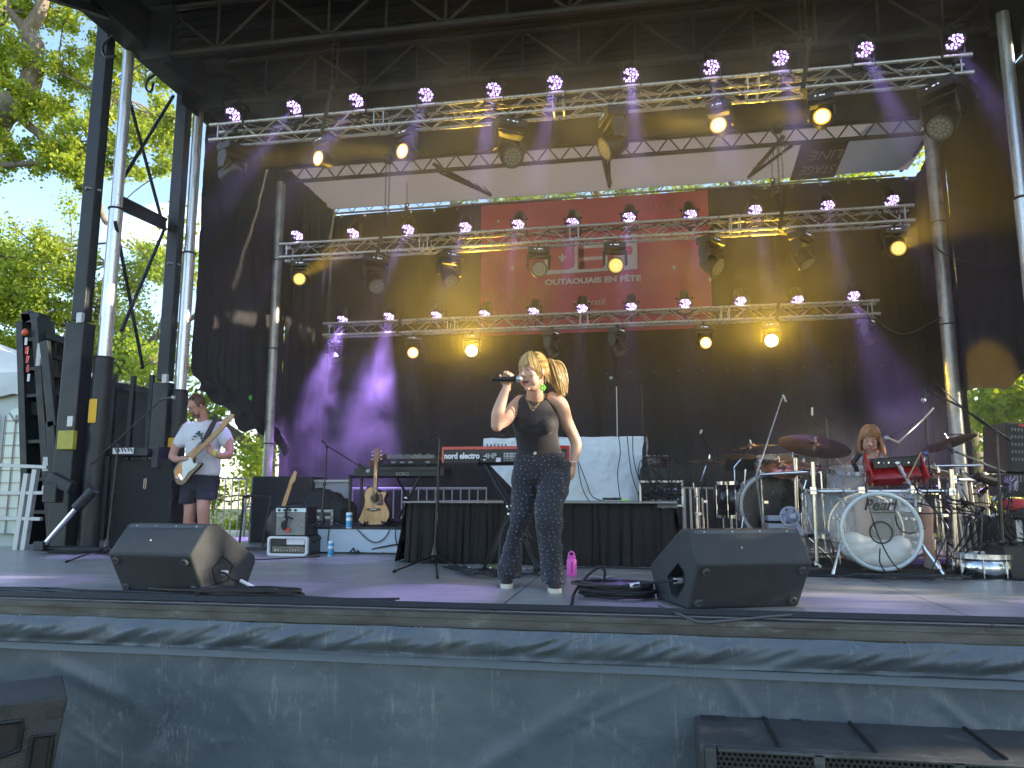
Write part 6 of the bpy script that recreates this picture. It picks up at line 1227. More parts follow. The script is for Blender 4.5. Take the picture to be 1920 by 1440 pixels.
b = MB(); b.box((p0_.x + .35, 7.32, p0_.z + .01), (.7, .05, .03)); [b.box((p0_.x + .2 + .2 * k, 7.31, p0_.z * .65), (.05, .03, p0_.z * .55)) for k in range(2)]; b.build('grey_trim', M_GAL, t); b = MB(); b.ball((p0_.x + .2, 7.35, p0_.z + .1), (.14, .06, .06), 14, 8); b.build('red_cloth', mat('red_rag', (.5, .04, .05), .8, 0, .2, 20), t)
cable('wire_bunch', 'bunch of black and pale wires spilling between the two stacked loudspeakers', [wpath([A(1880 + rr.uniform(0, 30), 900 + rr.uniform(-8, 8), 7.4), A(1885 + rr.uniform(-10, 20), 920, 7.3), A(1870 + rr.uniform(-10, 30), 945, 7.3), A(1850 + rr.uniform(0, 60), 985 + rr.uniform(-10, 30), 7.3)], 6) for k in range(14)], .006, None)
cable('wire_bunch', 'pale thin wires fanned at the foot of the upper ribbed loudspeaker', [wpath([A(1882, 925 + 3 * k, 7.38), A(1894, 912 + 3 * k, 7.36), A(1908, 902 + 3 * k, 7.38)], 6) for k in range(6)], .004, None, M_WHT)
t = thing('low_case', 'low black equipment case on the deck at the far drum corner', 'case', G(1905, 1088)); b = MB(); p = G(1893, 1088); b.box((p.x + .3, p.y + .25, .12), (.6, .4, .24)); b.build('body', M_BLK2, t, bevel=.01); b = MB(); [b.ball((p.x + .05 + .09 * k, p.y + .2, .26), .03, 8, 6) for k in range(6)]; b.build('coiled_lead', M_CAB, t)
# drummer's stool
t = thing('drum_stool', 'round black drum stool under the drummer', 'stool', (A(1625, 1000, 7.5).x, 7.5, 0)); b = MB(); b.lathe([(0, .08), (.15, .08), (.17, .05), (.17, .0), (0, 0)], (A(1625, 1000, 7.5).x, 7.5, .46), (0, 0, 1), 24); b.build('seat', M_BLK2, t)
for k in range(3): b = MB(); b.tube((A(1625, 1000, 7.5).x, 7.5, .4), (A(1625, 1000, 7.5).x + .25 * cos(k * 2.1), 7.5 + .25 * sin(k * 2.1), .02), .012); b.build('leg', M_CRM, t)
# ================================================================ PEOPLE
def skinmat(name, col): return mat(name, col, .5, 0, .07, 14, .08, 160, subsurf=.12, spec=.4, rvar=.05)
SK1, SK2, SK3 = skinmat('fair_skin', (.60, .36, .26)), skinmat('pink_skin', (.52, .27, .20)), skinmat('pale_skin', (.58, .34, .26))
D3 = V((-_sy, _cy, 0)); R3 = V((_cy, _sy, 0)); Z3 = V((0, 0, 1))
def limb(b, pts, rad, n=14):
    P = wpath(pts, 5); r = list(np.interp(np.linspace(0, 1, len(P)), np.linspace(0, 1, len(rad)), rad)); b.path(P, r, n); b.ball(P[0], r[0], 12, 8); b.ball(P[-1], r[-1], 12, 8)
def hand(b, w, fwd, nrm, side, curl=(.5, .6, .5), s=1.0, thumb=(.6, .4), spread=.06):
    w, fwd, nrm = V(w), V(fwd).normalized(), V(nrm).normalized(); nrm = (nrm - fwd * nrm.dot(fwd)).normalized(); lat = fwd.cross(nrm) * side
    b.loft([(w - fwd * .02 * s, .026 * s, .019 * s, lat, nrm), (w + fwd * .01 * s, .027 * s, .018 * s, lat, nrm), (w + fwd * .045 * s, .037 * s, .016 * s, lat, nrm), (w + fwd * .088 * s, .039 * s, .012 * s, lat, nrm)], 14)
    for k, (o, L_) in enumerate(((.029, .070), (.010, .078), (-.010, .073), (-.028, .058))):
        p = w + (fwd * (.086 - .003 * abs(k - 1)) + lat * o) * s; a = 0; pts = [p - fwd * .012 * s, p]; d0 = (fwd + lat * (o * spread / .03)).normalized()
        for j, f in enumerate((.45, .31, .24)):
            a += curl[j] * (1 + .10 * (k - 1.2)); p = p + (d0 * cos(a) + nrm * sin(a)) * (L_ * f * s); pts.append(p)
        b.path(wpath(pts, 3), [.0088 * s] * 7 + [.0078 * s] * (len(wpath(pts, 3)) - 8) + [.0062 * s], 8)
    p = w + (fwd * .025 + lat * .028) * s; t1 = (fwd * .6 + lat * .75 + nrm * thumb[0]).normalized(); t2 = (fwd * .9 + lat * .25 + nrm * (thumb[0] + thumb[1])).normalized()
    b.path(wpath([w + (fwd * .01 + lat * .01) * s, p, p + t1 * .035 * s, p + t1 * .035 * s + t2 * .028 * s, p + t1 * .035 * s + t2 * .05 * s], 3), list(np.interp(np.linspace(0, 1, 13), [0, .4, 1], [.014 * s, .0125 * s, .008 * s])), 8)
class Head:
    def __init__(h, c, f, u, s=1.0):
        h.c = V(c); h.f = V(f).normalized(); h.u = (V(u) - h.f * V(u).dot(h.f)).normalized(); h.s = s; h.r = h.f.cross(h.u); h.M = Matrix((h.r, h.f, h.u)).transposed()
    def p(h, x, y, z): return h.c + (h.r * x + h.f * y + h.u * z) * h.s
    def ball(h, b, c, r, n=18, m=12): b.ball(h.p(*c), tuple(k * h.s for k in r), n, m, h.M)
    def skull(h, b, jaw=0.0, fem=True):
        h.ball(b, (0, -.012, .025), (.072, .092, .088)); h.ball(b, (0, .028, -.018), (.060, .062, .086)); h.ball(b, (0, .034, -.062 - jaw), (.046 if fem else .051, .050, .045)); h.ball(b, (0, .072, -.094 - jaw), (.018, .014, .014))
        for s_ in (-1, 1): h.ball(b, (s_ * .037, .062, -.018), (.024, .022, .022)); h.ball(b, (s_ * .074, -.008, -.006), (.009, .017, .029)); h.ball(b, (s_ * .040, .045, -.055 - jaw * .5), (.020, .03, .03)); h.ball(b, (s_ * .011, .094, -.027), (.0078, .009, .0075)); h.ball(b, (s_ * .030, .076, .010), (.014, .010, .009))
        b.path([h.p(-.045, .066, .028), h.p(-.02, .083, .033), h.p(.02, .083, .033), h.p(.045, .066, .028)], .0105 * h.s, 8)
        b.path([h.p(0, .084, .026), h.p(0, .094, .004), h.p(0, .106, -.020), h.p(0, .095, -.031)], [.007 * h.s, .0075 * h.s, .0115 * h.s, .007 * h.s], 8)
        h.ball(b, (0, .080, -.050), (.022, .012, .012)); h.ball(b, (0, .078, -.068 - jaw), (.018, .011, .009))
def strands(b, fn, n, r=.0028, k=7, seed=0):
    q = random.Random(seed)
    for i in range(n): P = fn(q); b.path(P, [r * q.uniform(.7, 1.2) * (1 - .6 * j / (len(P) - 1)) for j in range(len(P))], 4)
def hairmat(name, c):
    m = mat(name, c, .42, 0, .3, 30, .2, 120, stretch=(1, 1, .25)); n = m.node_tree; b = n.nodes['Principled BSDF']; g_ = n.nodes.new("ShaderNodeNewGeometry"); r = n.nodes.new("ShaderNodeMapRange"); r.inputs[3].default_value = .45; r.inputs[4].default_value = 1.5; n.links.new(g_.outputs['Random Per Island'], r.inputs[0])
    x = n.nodes.new("ShaderNodeMixRGB"); x.blend_type = 'MULTIPLY'; x.inputs[0].default_value = 1; n.links.new(b.inputs['Base Color'].links[0].from_socket, x.inputs[1]); n.links.new(r.outputs[0], x.inputs[2]); n.links.new(x.outputs[0], b.inputs['Base Color']); return m

# ---------------- singer
T_ = thing('person', 'woman singing into a microphone in black tank top and studded flared jeans', 'person', G(998, 1106))
b = MB(); Yc = 5.0
hd = Head(A(999, 697, 4.86), V((-.50, -.84, -.12)), V((-.10, -.14, 1)), 1.07)
hd.skull(b, .012)
limb(b, [hd.p(0, -.02, -.05), A(1003, 736, 4.93), A(1004, 751, 4.99)], [.055, .056, .068])
b.loft([(A(1004, 749, 5.0), .07, .05, R3, D3), (A(1004, 757, 5.0), .11, .055, R3, D3), (A(1004, 775, 5.0), .115, .075, R3, D3), (A(1005, 830, 5.04), .115, .08, R3, D3), (A(1012, 870, 5.1), .14, .09, R3, D3)], 20)
limb(b, [A(976, 752, 5.0), A(965, 765, 4.97), A(950, 785, 4.86), A(933, 797, 4.76)], [.045, .050, .044, .038])          # raised arm, upper
limb(b, [A(932, 798, 4.76), A(934, 775, 4.74), A(943, 745, 4.75), A(950, 725, 4.76)], [.041, .044, .033, .0235])
limb(b, [A(1036, 747, 5.0), A(1051, 759, 5.02), A(1062, 790, 5.08), A(1074, 815, 5.13)], [.048, .052, .046, .039])
limb(b, [A(1074, 815, 5.13), A(1080, 832, 5.14), A(1079, 850, 5.13), A(1075, 868, 5.12)], [.040, .040, .032, .024])
hand(b, A(951, 727, 4.775), V((.10, .12, 1)), -D3, -1, (1.15, 1.05, .8), 1.0, (.7, .8), .03)
hand(b, A(1075, 868, 5.13), V((-.1, .1, -1)), V((-1, .4, 0)), 1, (.5, .5, .4), .95)
b.build('body', SK1, T_, remesh=.0055)
Hh = hd
# face details
b = MB(); b.ball(hd.p(0, .078, -.060), (.021, .010, .015), 14, 8, hd.M); b.build('mouth', mat('mouth_dark', (.10, .02, .02), .5, 0, 0), T_)
b = MB(); b.ball(hd.p(0, .084, -.0535), (.016, .006, .005), 14, 6, hd.M); b.build('teeth', mat('teeth', (.75, .72, .65), .3, 0, 0), T_)
b = MB(); b.path([hd.p(.024 * cos(a), .086 - .006 * abs(cos(a)), -.060 + .0175 * sin(a)) for a in np.linspace(0, 2 * pi, 18)[:-1]], .0042, 6, closed=True); b.build('lips', mat('lips', (.52, .16, .14), .4, 0, .05), T_)
b = MB(); 
for s_ in (-1, 1): b.path([hd.p(s_ * .017, .087, .010), hd.p(s_ * .030, .0875, .0125), hd.p(s_ * .043, .077, .008)], .0018, 5)
b.build('closed_lashes', mat('lashes', (.05, .025, .015), .6, 0, 0), T_)
b = MB()
for s_ in (-1, 1): b.path([hd.p(s_ * .014, .093, .033), hd.p(s_ * .03, .090, .037), hd.p(s_ * .048, .072, .032)], .0028, 5)
b.build('eyebrow', mat('brow_blonde', (.30, .17, .07), .7, 0, .2), T_)
# hair: fringe, sides, ponytail
HB = hairmat('golden_blonde_hair', (.54, .36, .14))
def el_p(h, az, el, k=1.0, c=(0, -.014, .030), r=(.080, .102, .097)): return h.p(c[0] + r[0] * k * sin(az) * cos(el), c[1] + r[1] * k * cos(az) * cos(el), c[2] + r[2] * k * sin(el))
def hair_cap(b, h): h.ball(b, (0, -.030, .034), (.077, .086, .090))
def fringe_fn(h, lim, zf, zs, w=.62):
    def f(q):
        az = q.uniform(-lim, lim); u = min(1, max(0, (abs(az) - w) / .7)); ze = zf + (zs - zf) * u + q.uniform(-.010, .006); e1 = math.asin(max(-.95, min(.9, (ze - .030) / .097))); tw = q.uniform(-.10, .10); k = q.uniform(.98, 1.05)
        return [el_p(h, (az + tw * t) * (.55 + .45 * t), 1.35 + (e1 - 1.35) * t, k + .03 * t * t) for t in (0, .2, .4, .6, .8, 1)]
    return f
b = MB(); hair_cap(b, hd); strands(b, fringe_fn(hd, 1.65, .034, -.045), 330, .0032, 7, 2)
def back(q):
    s_ = q.choice((-1, 1)); a0 = q.uniform(1.0, 2.6); e0 = q.uniform(-.55, 1.2); k = q.uniform(.98, 1.06)
    return [el_p(hd, s_ * (a0 + (pi - a0) * t), e0 + (.28 - e0) * t ** 1.3, k + .02 * sin(t * pi)) for t in (0, .17, .34, .5, .67, .84, 1)]
strands(b, back, 380, .0032, 7, 3)
def wisp(q):
    s_ = q.choice((1, 1, -1)); a0 = q.uniform(1.55, 2.5); P = [el_p(hd, s_ * a0, -.15, 1.02)]; l = q.uniform(.05, .115); ph = q.random() * 6
    for j in range(1, 6): t = j / 5; P.append(P[0] + hd.r * s_ * .010 * sin(t * 4 + ph) - hd.u * l * t - hd.f * .012 * t)
    return P
strands(b, wisp, 90, .0026, 6, 4)
pb = hd.p(.0, -.098, .052)
tail = [pb, A(1032, 680, 4.95), A(1040, 692, 4.96), A(1046, 713, 4.97), A(1053, 739, 4.98)]
def ptail(q):
    o = V((q.gauss(0, 1), q.gauss(0, 1), q.gauss(0, 1))) ; ww = (.014, .026, .036, .036, .022); k = q.uniform(.7, 1.05); P = []
    for j in range(5): P.append(V(tail[j]) + V((o.x * ww[j] * .62, o.y * ww[j] * .6, o.z * ww[j] * .3)) + (V((0, 0, (1 - k) * .1)) if j == 4 else V((0, 0, 0))))
    return wpath(P, 3)
strands(b, ptail, 330, .0034, 7, 5)
b.build('hair', HB, T_)
b = MB(); b.torus(pb, .018, .007, hd.f, 16, 6); b.build('hair_tie', mat('tie', (.5, .35, .15), .6, 0, .1), T_)
ec = A(1017.5, 727, 4.85); b = MB()
for i in range(6): b.ball(ec + V((.0145 * cos(i * pi / 3), 0, .0145 * sin(i * pi / 3))), (.0085, .005, .0085), 10, 6)
b.tube(hd.p(.076, -.004, -.035), ec + V((0, 0, .018)), .0015); b.build('flower_earring', mat('neon_green', (.22, .9, .05), .35, 0, .05, emit=None), T_)
b = MB(); n1_ = [A(984, 742, 4.915), A(990, 752, 4.895), A(1000, 765, 4.885), A(1008, 758, 4.885), A(1019, 744, 4.915)]; b.path(wpath(n1_, 6), .0016, 5); n2_ = [A(983, 740, 4.915), A(990, 756, 4.89), A(999, 769, 4.88), A(1011, 756, 4.885), A(1021, 741, 4.915)]; b.path(wpath(n2_, 6), .0016, 5); b.ball(A(1000, 769, 4.875), .006, 8, 6); b.ball(A(1003.5, 763, 4.878), .005, 8, 6); b.build('necklace', mat('gold', (.8, .55, .2), .25, 1, 0), T_)
b = MB(); b.torus(A(1076, 866, 5.12), .029, .004, V((.1, 0, 1)), 18, 6); b.build('bracelet', mat('pearl_white', (.75, .7, .66), .4, 0, 0), T_)
# tank top
b = MB(); tl = (D3 * .8 + Z3 * .5).normalized()
b.loft([((A(x, yf, Y - ry) + A(x, yb, Y + ry)) / 2, rx, ry, R3, (A(x, yb, Y + ry) - A(x, yf, Y - ry)).normalized()) for x, yf, yb, Y, rx, ry in ((1013, 857, 857, 5.09, .160, .105), (1011, 845, 845, 5.08, .152, .100), (1008, 828, 828, 5.05, .148, .100), (1005, 812, 812, 5.02, .150, .110), (1004, 797, 795, 4.995, .160, .118), (1003, 784, 779, 4.985, .158, .114), (1003, 774, 764, 4.985, .136, .108), (1003, 766, 750, 4.985, .122, .102), (1003, 760, 740, 4.985, .116, .092), (1003.5, 756, 733, 4.98, .100, .082))], 28)
for s_, px in ((-1, 982), (1, 1022)): b.ball(A(px, 797, 4.94), (.072, .062, .068), 18, 12)
b.ball(A(1002, 806, 4.94), (.11, .05, .05), 18, 10)
M_TOP = mat('black_jersey', (.022, .018, .020), .8, 0, .15, 8, .3, 260, sheen=.15)
b.build('tank_top', M_TOP, T_, remesh=.0075)
# jeans
M_JN = mat('navy_denim', (.016, .017, .028), .8, 0, .25, 6, .4, 320, sheen=.15)
def jeans_leg(b, S_):
    R_ = [(A(x, y, Y), rx, ry, R3, D3) for x, y, Y, rx, ry in S_]; b.loft(R_, 24)
b = MB()
b.loft([(A(1013, 849, 5.09), .166, .112, R3, D3), (A(1015, 858, 5.1), .176, .12, R3, D3), (A(1017, 872, 5.12), .198, .135, R3, D3), (A(1017, 886, 5.13), .206, .142, R3, D3), (A(1015, 900, 5.13), .200, .135, R3, D3), (A(1013, 908, 5.13), .12, .10, R3, D3)], 32)
jeans_leg(b, [(988, 885, 5.13, .105, .12), (984, 905, 5.13, .098, .115), (982, 925, 5.12, .088, .105), (980, 945, 5.09, .080, .092), (978, 965, 5.06, .078, .085), (972, 985, 5.08, .066, .075), (965, 1005, 5.11, .060, .075), (961, 1025, 5.14, .066, .08), (958, 1045, 5.16, .076, .09), (956, 1065, 5.16, .082, .10), (955, 1084, 5.16, .078, .105)])
jeans_leg(b, [(1038, 885, 5.12, .115, .125), (1037, 905, 5.08, .112, .12), (1035, 925, 5.03, .105, .112), (1030, 945, 4.98, .100, .102), (1027, 965, 4.94, .095, .096), (1029, 985, 4.93, .090, .09), (1031, 1005, 4.94, .080, .088), (1033, 1025, 4.95, .073, .088), (1034, 1045, 4.955, .073, .092), (1035, 1070, 4.96, .074, .10), (1036, 1093, 4.95, .077, .108)])
jn = b.build('jeans', M_JN, T_, remesh=.0085)
dm = bpy.data.textures.new('denim_folds', 'CLOUDS'); dm.noise_scale = .10; dm.noise_depth = 2
d_ = jn.modifiers.new('folds', 'DISPLACE'); d_.texture = dm; d_.strength = .028; d_.mid_level = .5; d_.texture_coords = 'LOCAL'
# studs follow the denim
dg = bpy.context.evaluated_depsgraph_get(); ev = jn.evaluated_get(dg); me_ = ev.to_mesh(); vc = np.array([tuple(v.co) for v in me_.vertices]); vn = np.array([tuple(v.normal) for v in me_.vertices]); off = np.array(_off(jn))
b = MB(); cell = .034; seen_ = {}
for i in range(len(vc)):
    c = vc[i]; 
    if vn[i][1] > .35: continue
    kx, kz = c[0] / cell, c[2] / (cell * .86); row = round(kz); col = round(kx - .5 * (row % 2)); dx = (kx - .5 * (row % 2) - col) ** 2 + (kz - row) ** 2
    key = (row, col, int(vn[i][0] > 0) if abs(vn[i][0]) > .85 else 2)
    jx, jz = ((row * 12.9898 + col * 78.233) % 1.7 - .85) * .30, ((row * 39.42 + col * 11.135) % 1.3 - .65) * .34; dx = (kx - .5 * (row % 2) - col + jx) ** 2 + (kz - row + jz) ** 2
    if (row * 7 + col * 13) % 9 == 0: continue
    if dx < seen_.get(key, (.12, 0))[0]: seen_[key] = (dx, i)
for dx, i in seen_.values(): b.ball(vc[i] + off + vn[i] * .0008, .0026 if i % 3 else .0036, 6, 4)
ev.to_mesh_clear(); b.build('rhinestone', mat('rhinestone', (.85, .82, .80), .08, .6, 0, spec=1.0), jn)
b = MB(); b.lathe([(0, .004), (.009, .004), (.011, 0)], A(1003, 850, 4.955), (0, -1, 0), 12); b.build('button', M_GAL, jn)
for px, py, Y_, fx in ((950, 1096, 5.07, -.04), (1041, 1105, 4.85, .06)):
    g_ = G(px, py + 6); fw = (-D3 + R3 * fx).normalized(); sdv = fw.cross(Z3); b = MB()
    b.loft([(g_ - fw * .03 + Z3 * z, .043 * k, .085, sdv, fw) for z, k in ((.0, .97), (.005, 1), (.026, 1), (.028, .97))], 24, e=.75)
    b.build('shoe_sole', mat('cream_sole', (.62, .58, .46), .6, 0, .1, 20), T_); b = MB()
    b.loft([(g_ - fw * (.032 + .2 * (z - .03)) + Z3 * z, .039 * k, .080 * k2, sdv, fw) for z, k, k2 in ((.0285, 1, 1), (.045, .98, .96), (.06, .85, .75), (.075, .7, .55))], 20, e=.8); b.build('shoe', mat('black_canvas', (.018, .018, .02), .75, 0, .2, 30), T_)
mt = thing('microphone', 'handheld black microphone with silver grille in the singer\'s hand', 'microphone', A(945, 711, 4.76)); b = MB(); m0, m1 = A(923, 711, 4.715), A(967, 710.5, 4.745)
b.tube(m0, m0.lerp(m1, .2), .0125, .0145, n=14); b.tube(m0.lerp(m1, .2), m0.lerp(m1, .8), .0145, .017, n=14); b.tube(m0.lerp(m1, .8), m1, .017, .021, n=14); b.build('microphone_body', mat('mic_black', (.02, .02, .018), .3, .2, .1), mt); b = MB(); b.ball(A(972.5, 710.5, 4.748), (.026, .024, .0245), 16, 10); b.build('microphone_grille', mat('mic_mesh', (.50, .52, .52), .35, .8, .3, 300), mt)

# ---------------- guitarist
T_ = thing('person', 'bearded man in glasses, white T-shirt and dark shorts playing an electric guitar', 'person', G(368, 1033))
Yg2 = 7.68; b = MB(); hd = Head(A(369, 761, 7.60), V((-.45, -.75, -.50)), V((-.1, -.45, 1)), 1.04); hd.skull(b, 0, False)
limb(b, [hd.p(0, -.03, -.05), A(379, 783, 7.68), A(382, 796, 7.72)], [.058, .060, .07])
b.loft([(A(382, 795, 7.72), .15, .08, R3, D3), (A(382, 815, 7.72), .17, .10, R3, D3), (A(380, 860, 7.72), .15, .09, R3, D3), (A(376, 900, 7.72), .15, .09, R3, D3)], 18)
limb(b, [A(348, 802, 7.72), A(337, 822, 7.68), A(328, 842, 7.62), A(323, 856, 7.56)], [.052, .05, .046, .043]); limb(b, [A(323, 856, 7.56), A(332, 862, 7.48), A(342, 860, 7.44)], [.043, .038, .029])
limb(b, [A(413, 802, 7.70), A(426, 822, 7.68), A(430, 840, 7.64), A(429, 853, 7.58)], [.054, .052, .048, .044]); limb(b, [A(429, 853, 7.58), A(415, 855, 7.50), A(400, 850, 7.43)], [.044, .040, .029])
hand(b, A(342, 860, 7.44), V((1, 0, .15)), V((.1, .6, -.8)), 1, (.7, .7, .5), 1.08, (.3, .3)); hand(b, A(400, 850, 7.43), V((-1, .05, .55)), V((.1, .9, .35)), -1, (.8, .9, .8), 1.08, (.4, .5))
for P, r_ in (([A(356, 915, 7.72), A(357, 945, 7.70), A(356, 960, 7.68), A(354, 985, 7.72), A(353, 1010, 7.76), A(352, 1026, 7.78)], [.09, .072, .064, .062, .05, .04]), ([A(384, 915, 7.72), A(382, 940, 7.60), A(381, 953, 7.54), A(382, 980, 7.58), A(384, 1008, 7.64), A(385, 1028, 7.66)], [.095, .074, .066, .063, .05, .04])): limb(b, P, r_)
b.build('body', SK2, T_, remesh=.007)
b = MB(); hd.ball(b, (0, -.022, .035), (.077, .090, .086)); 
for s_ in (-1, 1): hd.ball(b, (s_ * .062, .0, .02), (.014, .03, .035))
def crop(q):
    a, e = q.uniform(-pi, pi), q.uniform(.05, 1.5); d = V((cos(e) * sin(a), cos(e) * cos(a), sin(e)))
    if d.y > .55 and d.z < .62: a = pi; d = V((0, -.8, .6))
    p = V((d.x * .077, d.y * .092 - .020, d.z * .088 + .035)); return [hd.p(*p), hd.p(*(p * 1.03 + V((0, .006, 0)))), hd.p(*(p * 1.05 + V((0, .014, 0))))]
strands(b, crop, 420, .0028, 3, 6); b.build('hair', hairmat('short_brown_hair', (.17, .085, .05)), T_)
b = MB(); q_ = random.Random(4)
for k in range(900):
    a = q_.uniform(-1.45, 1.45); z = q_.uniform(-.110, -.038); rr_ = .066 + .016 * cos(a) + (-.02 if z < -.09 else 0)
    if abs(a) < .32 and -.066 < z < -.05: continue
    p = hd.p(.058 * sin(a) * (1 - .25 * (z < -.085)), .022 + .064 * cos(a) * (1 - .15 * (z < -.095)), z); b.path([p, p + (hd.f * .004 - hd.u * .009 + hd.r * .003 * sin(a))], [.0022, .001], 4)
b.build('beard', hairmat('brown_beard', (.17, .08, .045)), T_)
b = MB(); 
for s_ in (-1, 1): b.torus(hd.p(s_ * .031, .094, .006), .021, .0016, hd.f, 20, 5); b.path([hd.p(s_ * .052, .092, .010), hd.p(s_ * .072, .04, .012), hd.p(s_ * .078, -.01, .01)], .0016, 5)
b.path([hd.p(-.01, .098, .012), hd.p(0, .101, .015), hd.p(.01, .098, .012)], .0016, 5); b.build('glasses', mat('thin_silver', (.6, .6, .58), .25, .9, 0), T_)
b = MB()
for s_ in (-1, 1): b.path([hd.p(s_ * .018, .085, .008), hd.p(s_ * .031, .0865, .005), hd.p(s_ * .044, .076, .008)], .002, 5)
b.build('lowered_lashes', MATS['lashes'], T_)
b = MB(); b.ball(hd.p(.082, -.004, -.004), .010, 8, 6); b.path(wpath([hd.p(.082, -.0, -.01), hd.p(.07, -.03, -.05), A(388, 792, 7.70)], 4), .002, 5); b.build('in_ear_monitor', M_RUB, T_)
M_TS = mat('white_tshirt', (.66, .67, .74), .8, 0, .05, 6, .5, 9, sheen=.1); b = MB()
b.loft([(A(381, 891, 7.70), .185, .125, R3, D3), (A(381, 880, 7.70), .188, .128, R3, D3), (A(381, 860, 7.70), .190, .130, R3, D3), (A(381, 840, 7.70), .196, .132, R3, D3), (A(381, 820, 7.70), .212, .130, R3, D3), (A(381, 806, 7.71), .225, .115, R3, D3), (A(381, 797, 7.72), .19, .095, R3, D3), (A(381, 791, 7.72), .11, .08, R3, D3), (A(380, 788, 7.71), .075, .07, R3, D3)], 28)
limb(b, [A(353, 802, 7.72), A(344, 816, 7.69), A(338, 829, 7.66)], [.075, .072, .074]); limb(b, [A(409, 802, 7.71), A(420, 815, 7.69), A(425, 827, 7.67)], [.075, .073, .075])
ts = b.build('tshirt', M_TS, T_, remesh=.010)
fd = ts.modifiers.new('folds', 'DISPLACE'); tx = bpy.data.textures.new('shirt_folds', 'CLOUDS'); tx.noise_scale = .16; fd.texture = tx; fd.strength = .035; fd.mid_level = .5; fd.texture_coords = 'LOCAL'
b = MB(); c_ = A(371, 818, 7.545)
for (x, z, rx, rz) in ((.0, .03, .035, .012), (.03, .01, .03, .01), (-.04, .0, .03, .008), (-.06, -.03, .02, .006), (.045, -.02, .012, .02), (.01, .05, .02, .01), (.05, .03, .015, .008)): b.ball(c_ + V((x, 0, z)), (rx, .006, rz), 10, 6)
b.build('chest_print', mat('green_print', (.03, .07, .06), .7, 0, .5, 60), T_)
b = MB(); b.loft([(A(380, 889, 7.71), .18, .12, R3, D3), (A(379, 902, 7.71), .20, .135, R3, D3), (A(376, 918, 7.71), .20, .13, R3, D3), (A(375, 924, 7.71), .1, .08, R3, D3)], 26)
b.loft([(A(360, 905, 7.71), .11, .12, R3, D3), (A(356, 925, 7.71), .108, .115, R3, D3), (A(352, 945, 7.70), .100, .11, R3, D3)], 22); b.loft([(A(390, 905, 7.70), .115, .12, R3, D3), (A(388, 922, 7.67), .112, .115, R3, D3), (A(387, 937, 7.62), .112, .112, R3, D3)], 22)
b.build('shorts', mat('dark_shorts', (.020, .022, .032), .85, 0, .2, 6, .4, 9), T_, remesh=.010)
b = MB(); [b.torus(A(404 + 3 * k, 849.5 + .7 * k, 7.445 + .01 * k), .036, .006, V((-1, -.1, .2)), 20, 6) for k in (0, 1)]; b.build('wristband', mat('neon_yellow_band', (.75, .85, .05), .4, 0, 0), T_)
for px, py in ((351, 1034), (386, 1036)): b = MB(); g_ = G(px, py); b.loft([(g_ + V((0, -.06, 0)) + Z3 * z, .05 * k, .14 * k, V((1, 0, 0)), V((0, 1, 0))) for z, k in ((0, 1), (.03, 1), (.06, .85), (.09, .5))], 20, e=.8); b.build('shoe', M_BLK2, T_)
# electric guitar in his hands
Ye = 7.42; gt = thing('electric_guitar', 'sunburst electric guitar with white pickguard held by the bearded man', 'guitar', A(345, 885, Ye)); gc = A(345, 885, Ye)
def ge(cx_, cy_): p = A(280 + cx_ / 4.8, 720 + cy_ / 4.8, Ye); return (p.x - gc.x, p.z - gc.z)
ob_ = [(215, 800), (232, 745), (270, 700), (318, 660), (355, 620), (400, 575), (440, 528), (462, 520), (472, 536), (458, 575), (430, 605), (412, 640), (398, 690), (412, 712), (440, 706), (468, 708), (468, 728), (430, 770), (385, 815), (350, 865), (310, 905), (270, 912), (236, 888)]
def c2(P, k=3): return closed_spline([ge(*p) for p in P][::-1], k)
b = MB(); Q = c2(ob_); b.prism(Q, gc + V((0, .0, 0)), (1, 0, 0), (0, 0, 1), -.042); b.build('body', mat('dark_burst', (.035, .010, .006), .2, 0, .2, 5, coat=.7), gt, bevel=.008)
mb_ = mat('amber_burst', (.48, .15, .025), .2, 0, .35, 4, coat=.7); mid = np.mean([ge(*p) for p in ob_], axis=0); b = MB(); b.prism(c2([(232, 790), (262, 735), (300, 700), (300, 800), (280, 842), (250, 838)]), gc + V((0, -.002, 0)), (1, 0, 0), (0, 0, 1), .0025); b.prism(c2([(352, 640), (400, 590), (440, 545), (425, 580), (385, 625), (360, 655)]), gc + V((0, -.002, 0)), (1, 0, 0), (0, 0, 1), .0025); b.build('burst_centre', mb_, gt, smooth=False)
b = MB(); b.prism(c2([(272, 845), (300, 800), (300, 710), (345, 690), (378, 640), (392, 640), (392, 690), (405, 715), (440, 712), (400, 760), (350, 800), (305, 870)]), gc + V((0, -.005, 0)), (1, 0, 0), (0, 0, 1), .003); pkg = b.build('pickguard', mat('pickguard_white', (.68, .72, .70), .3, 0, .04), gt, smooth=False)
b = MB()
for (x, y) in ((322, 765), (340, 742), (360, 715)): p = ge(x, y); b.box(gc + V((p[0], -.010, p[1])), (.075, .008, .018), Matrix.Rotation(radians(-42) * -1, 3, 'Y')); 
b.build('pickup', M_WHT, pkg, bevel=.003); b = MB(); p = ge(268, 852); b.path([gc + V((p[0], -.012, p[1])), gc + V((p[0] - .03, -.02, p[1] + .02))], .006, 6); p = ge(290, 835); b.box(gc + V((p[0], -.012, p[1])), (.07, .012, .03), Matrix.Rotation(radians(-48) * -1, 3, 'Y')); b.build('bridge', M_CHR, gt)
M_NK = mat('maple_fretboard', (.42, .24, .11), .35, 0, .12, 20, coat=.3)
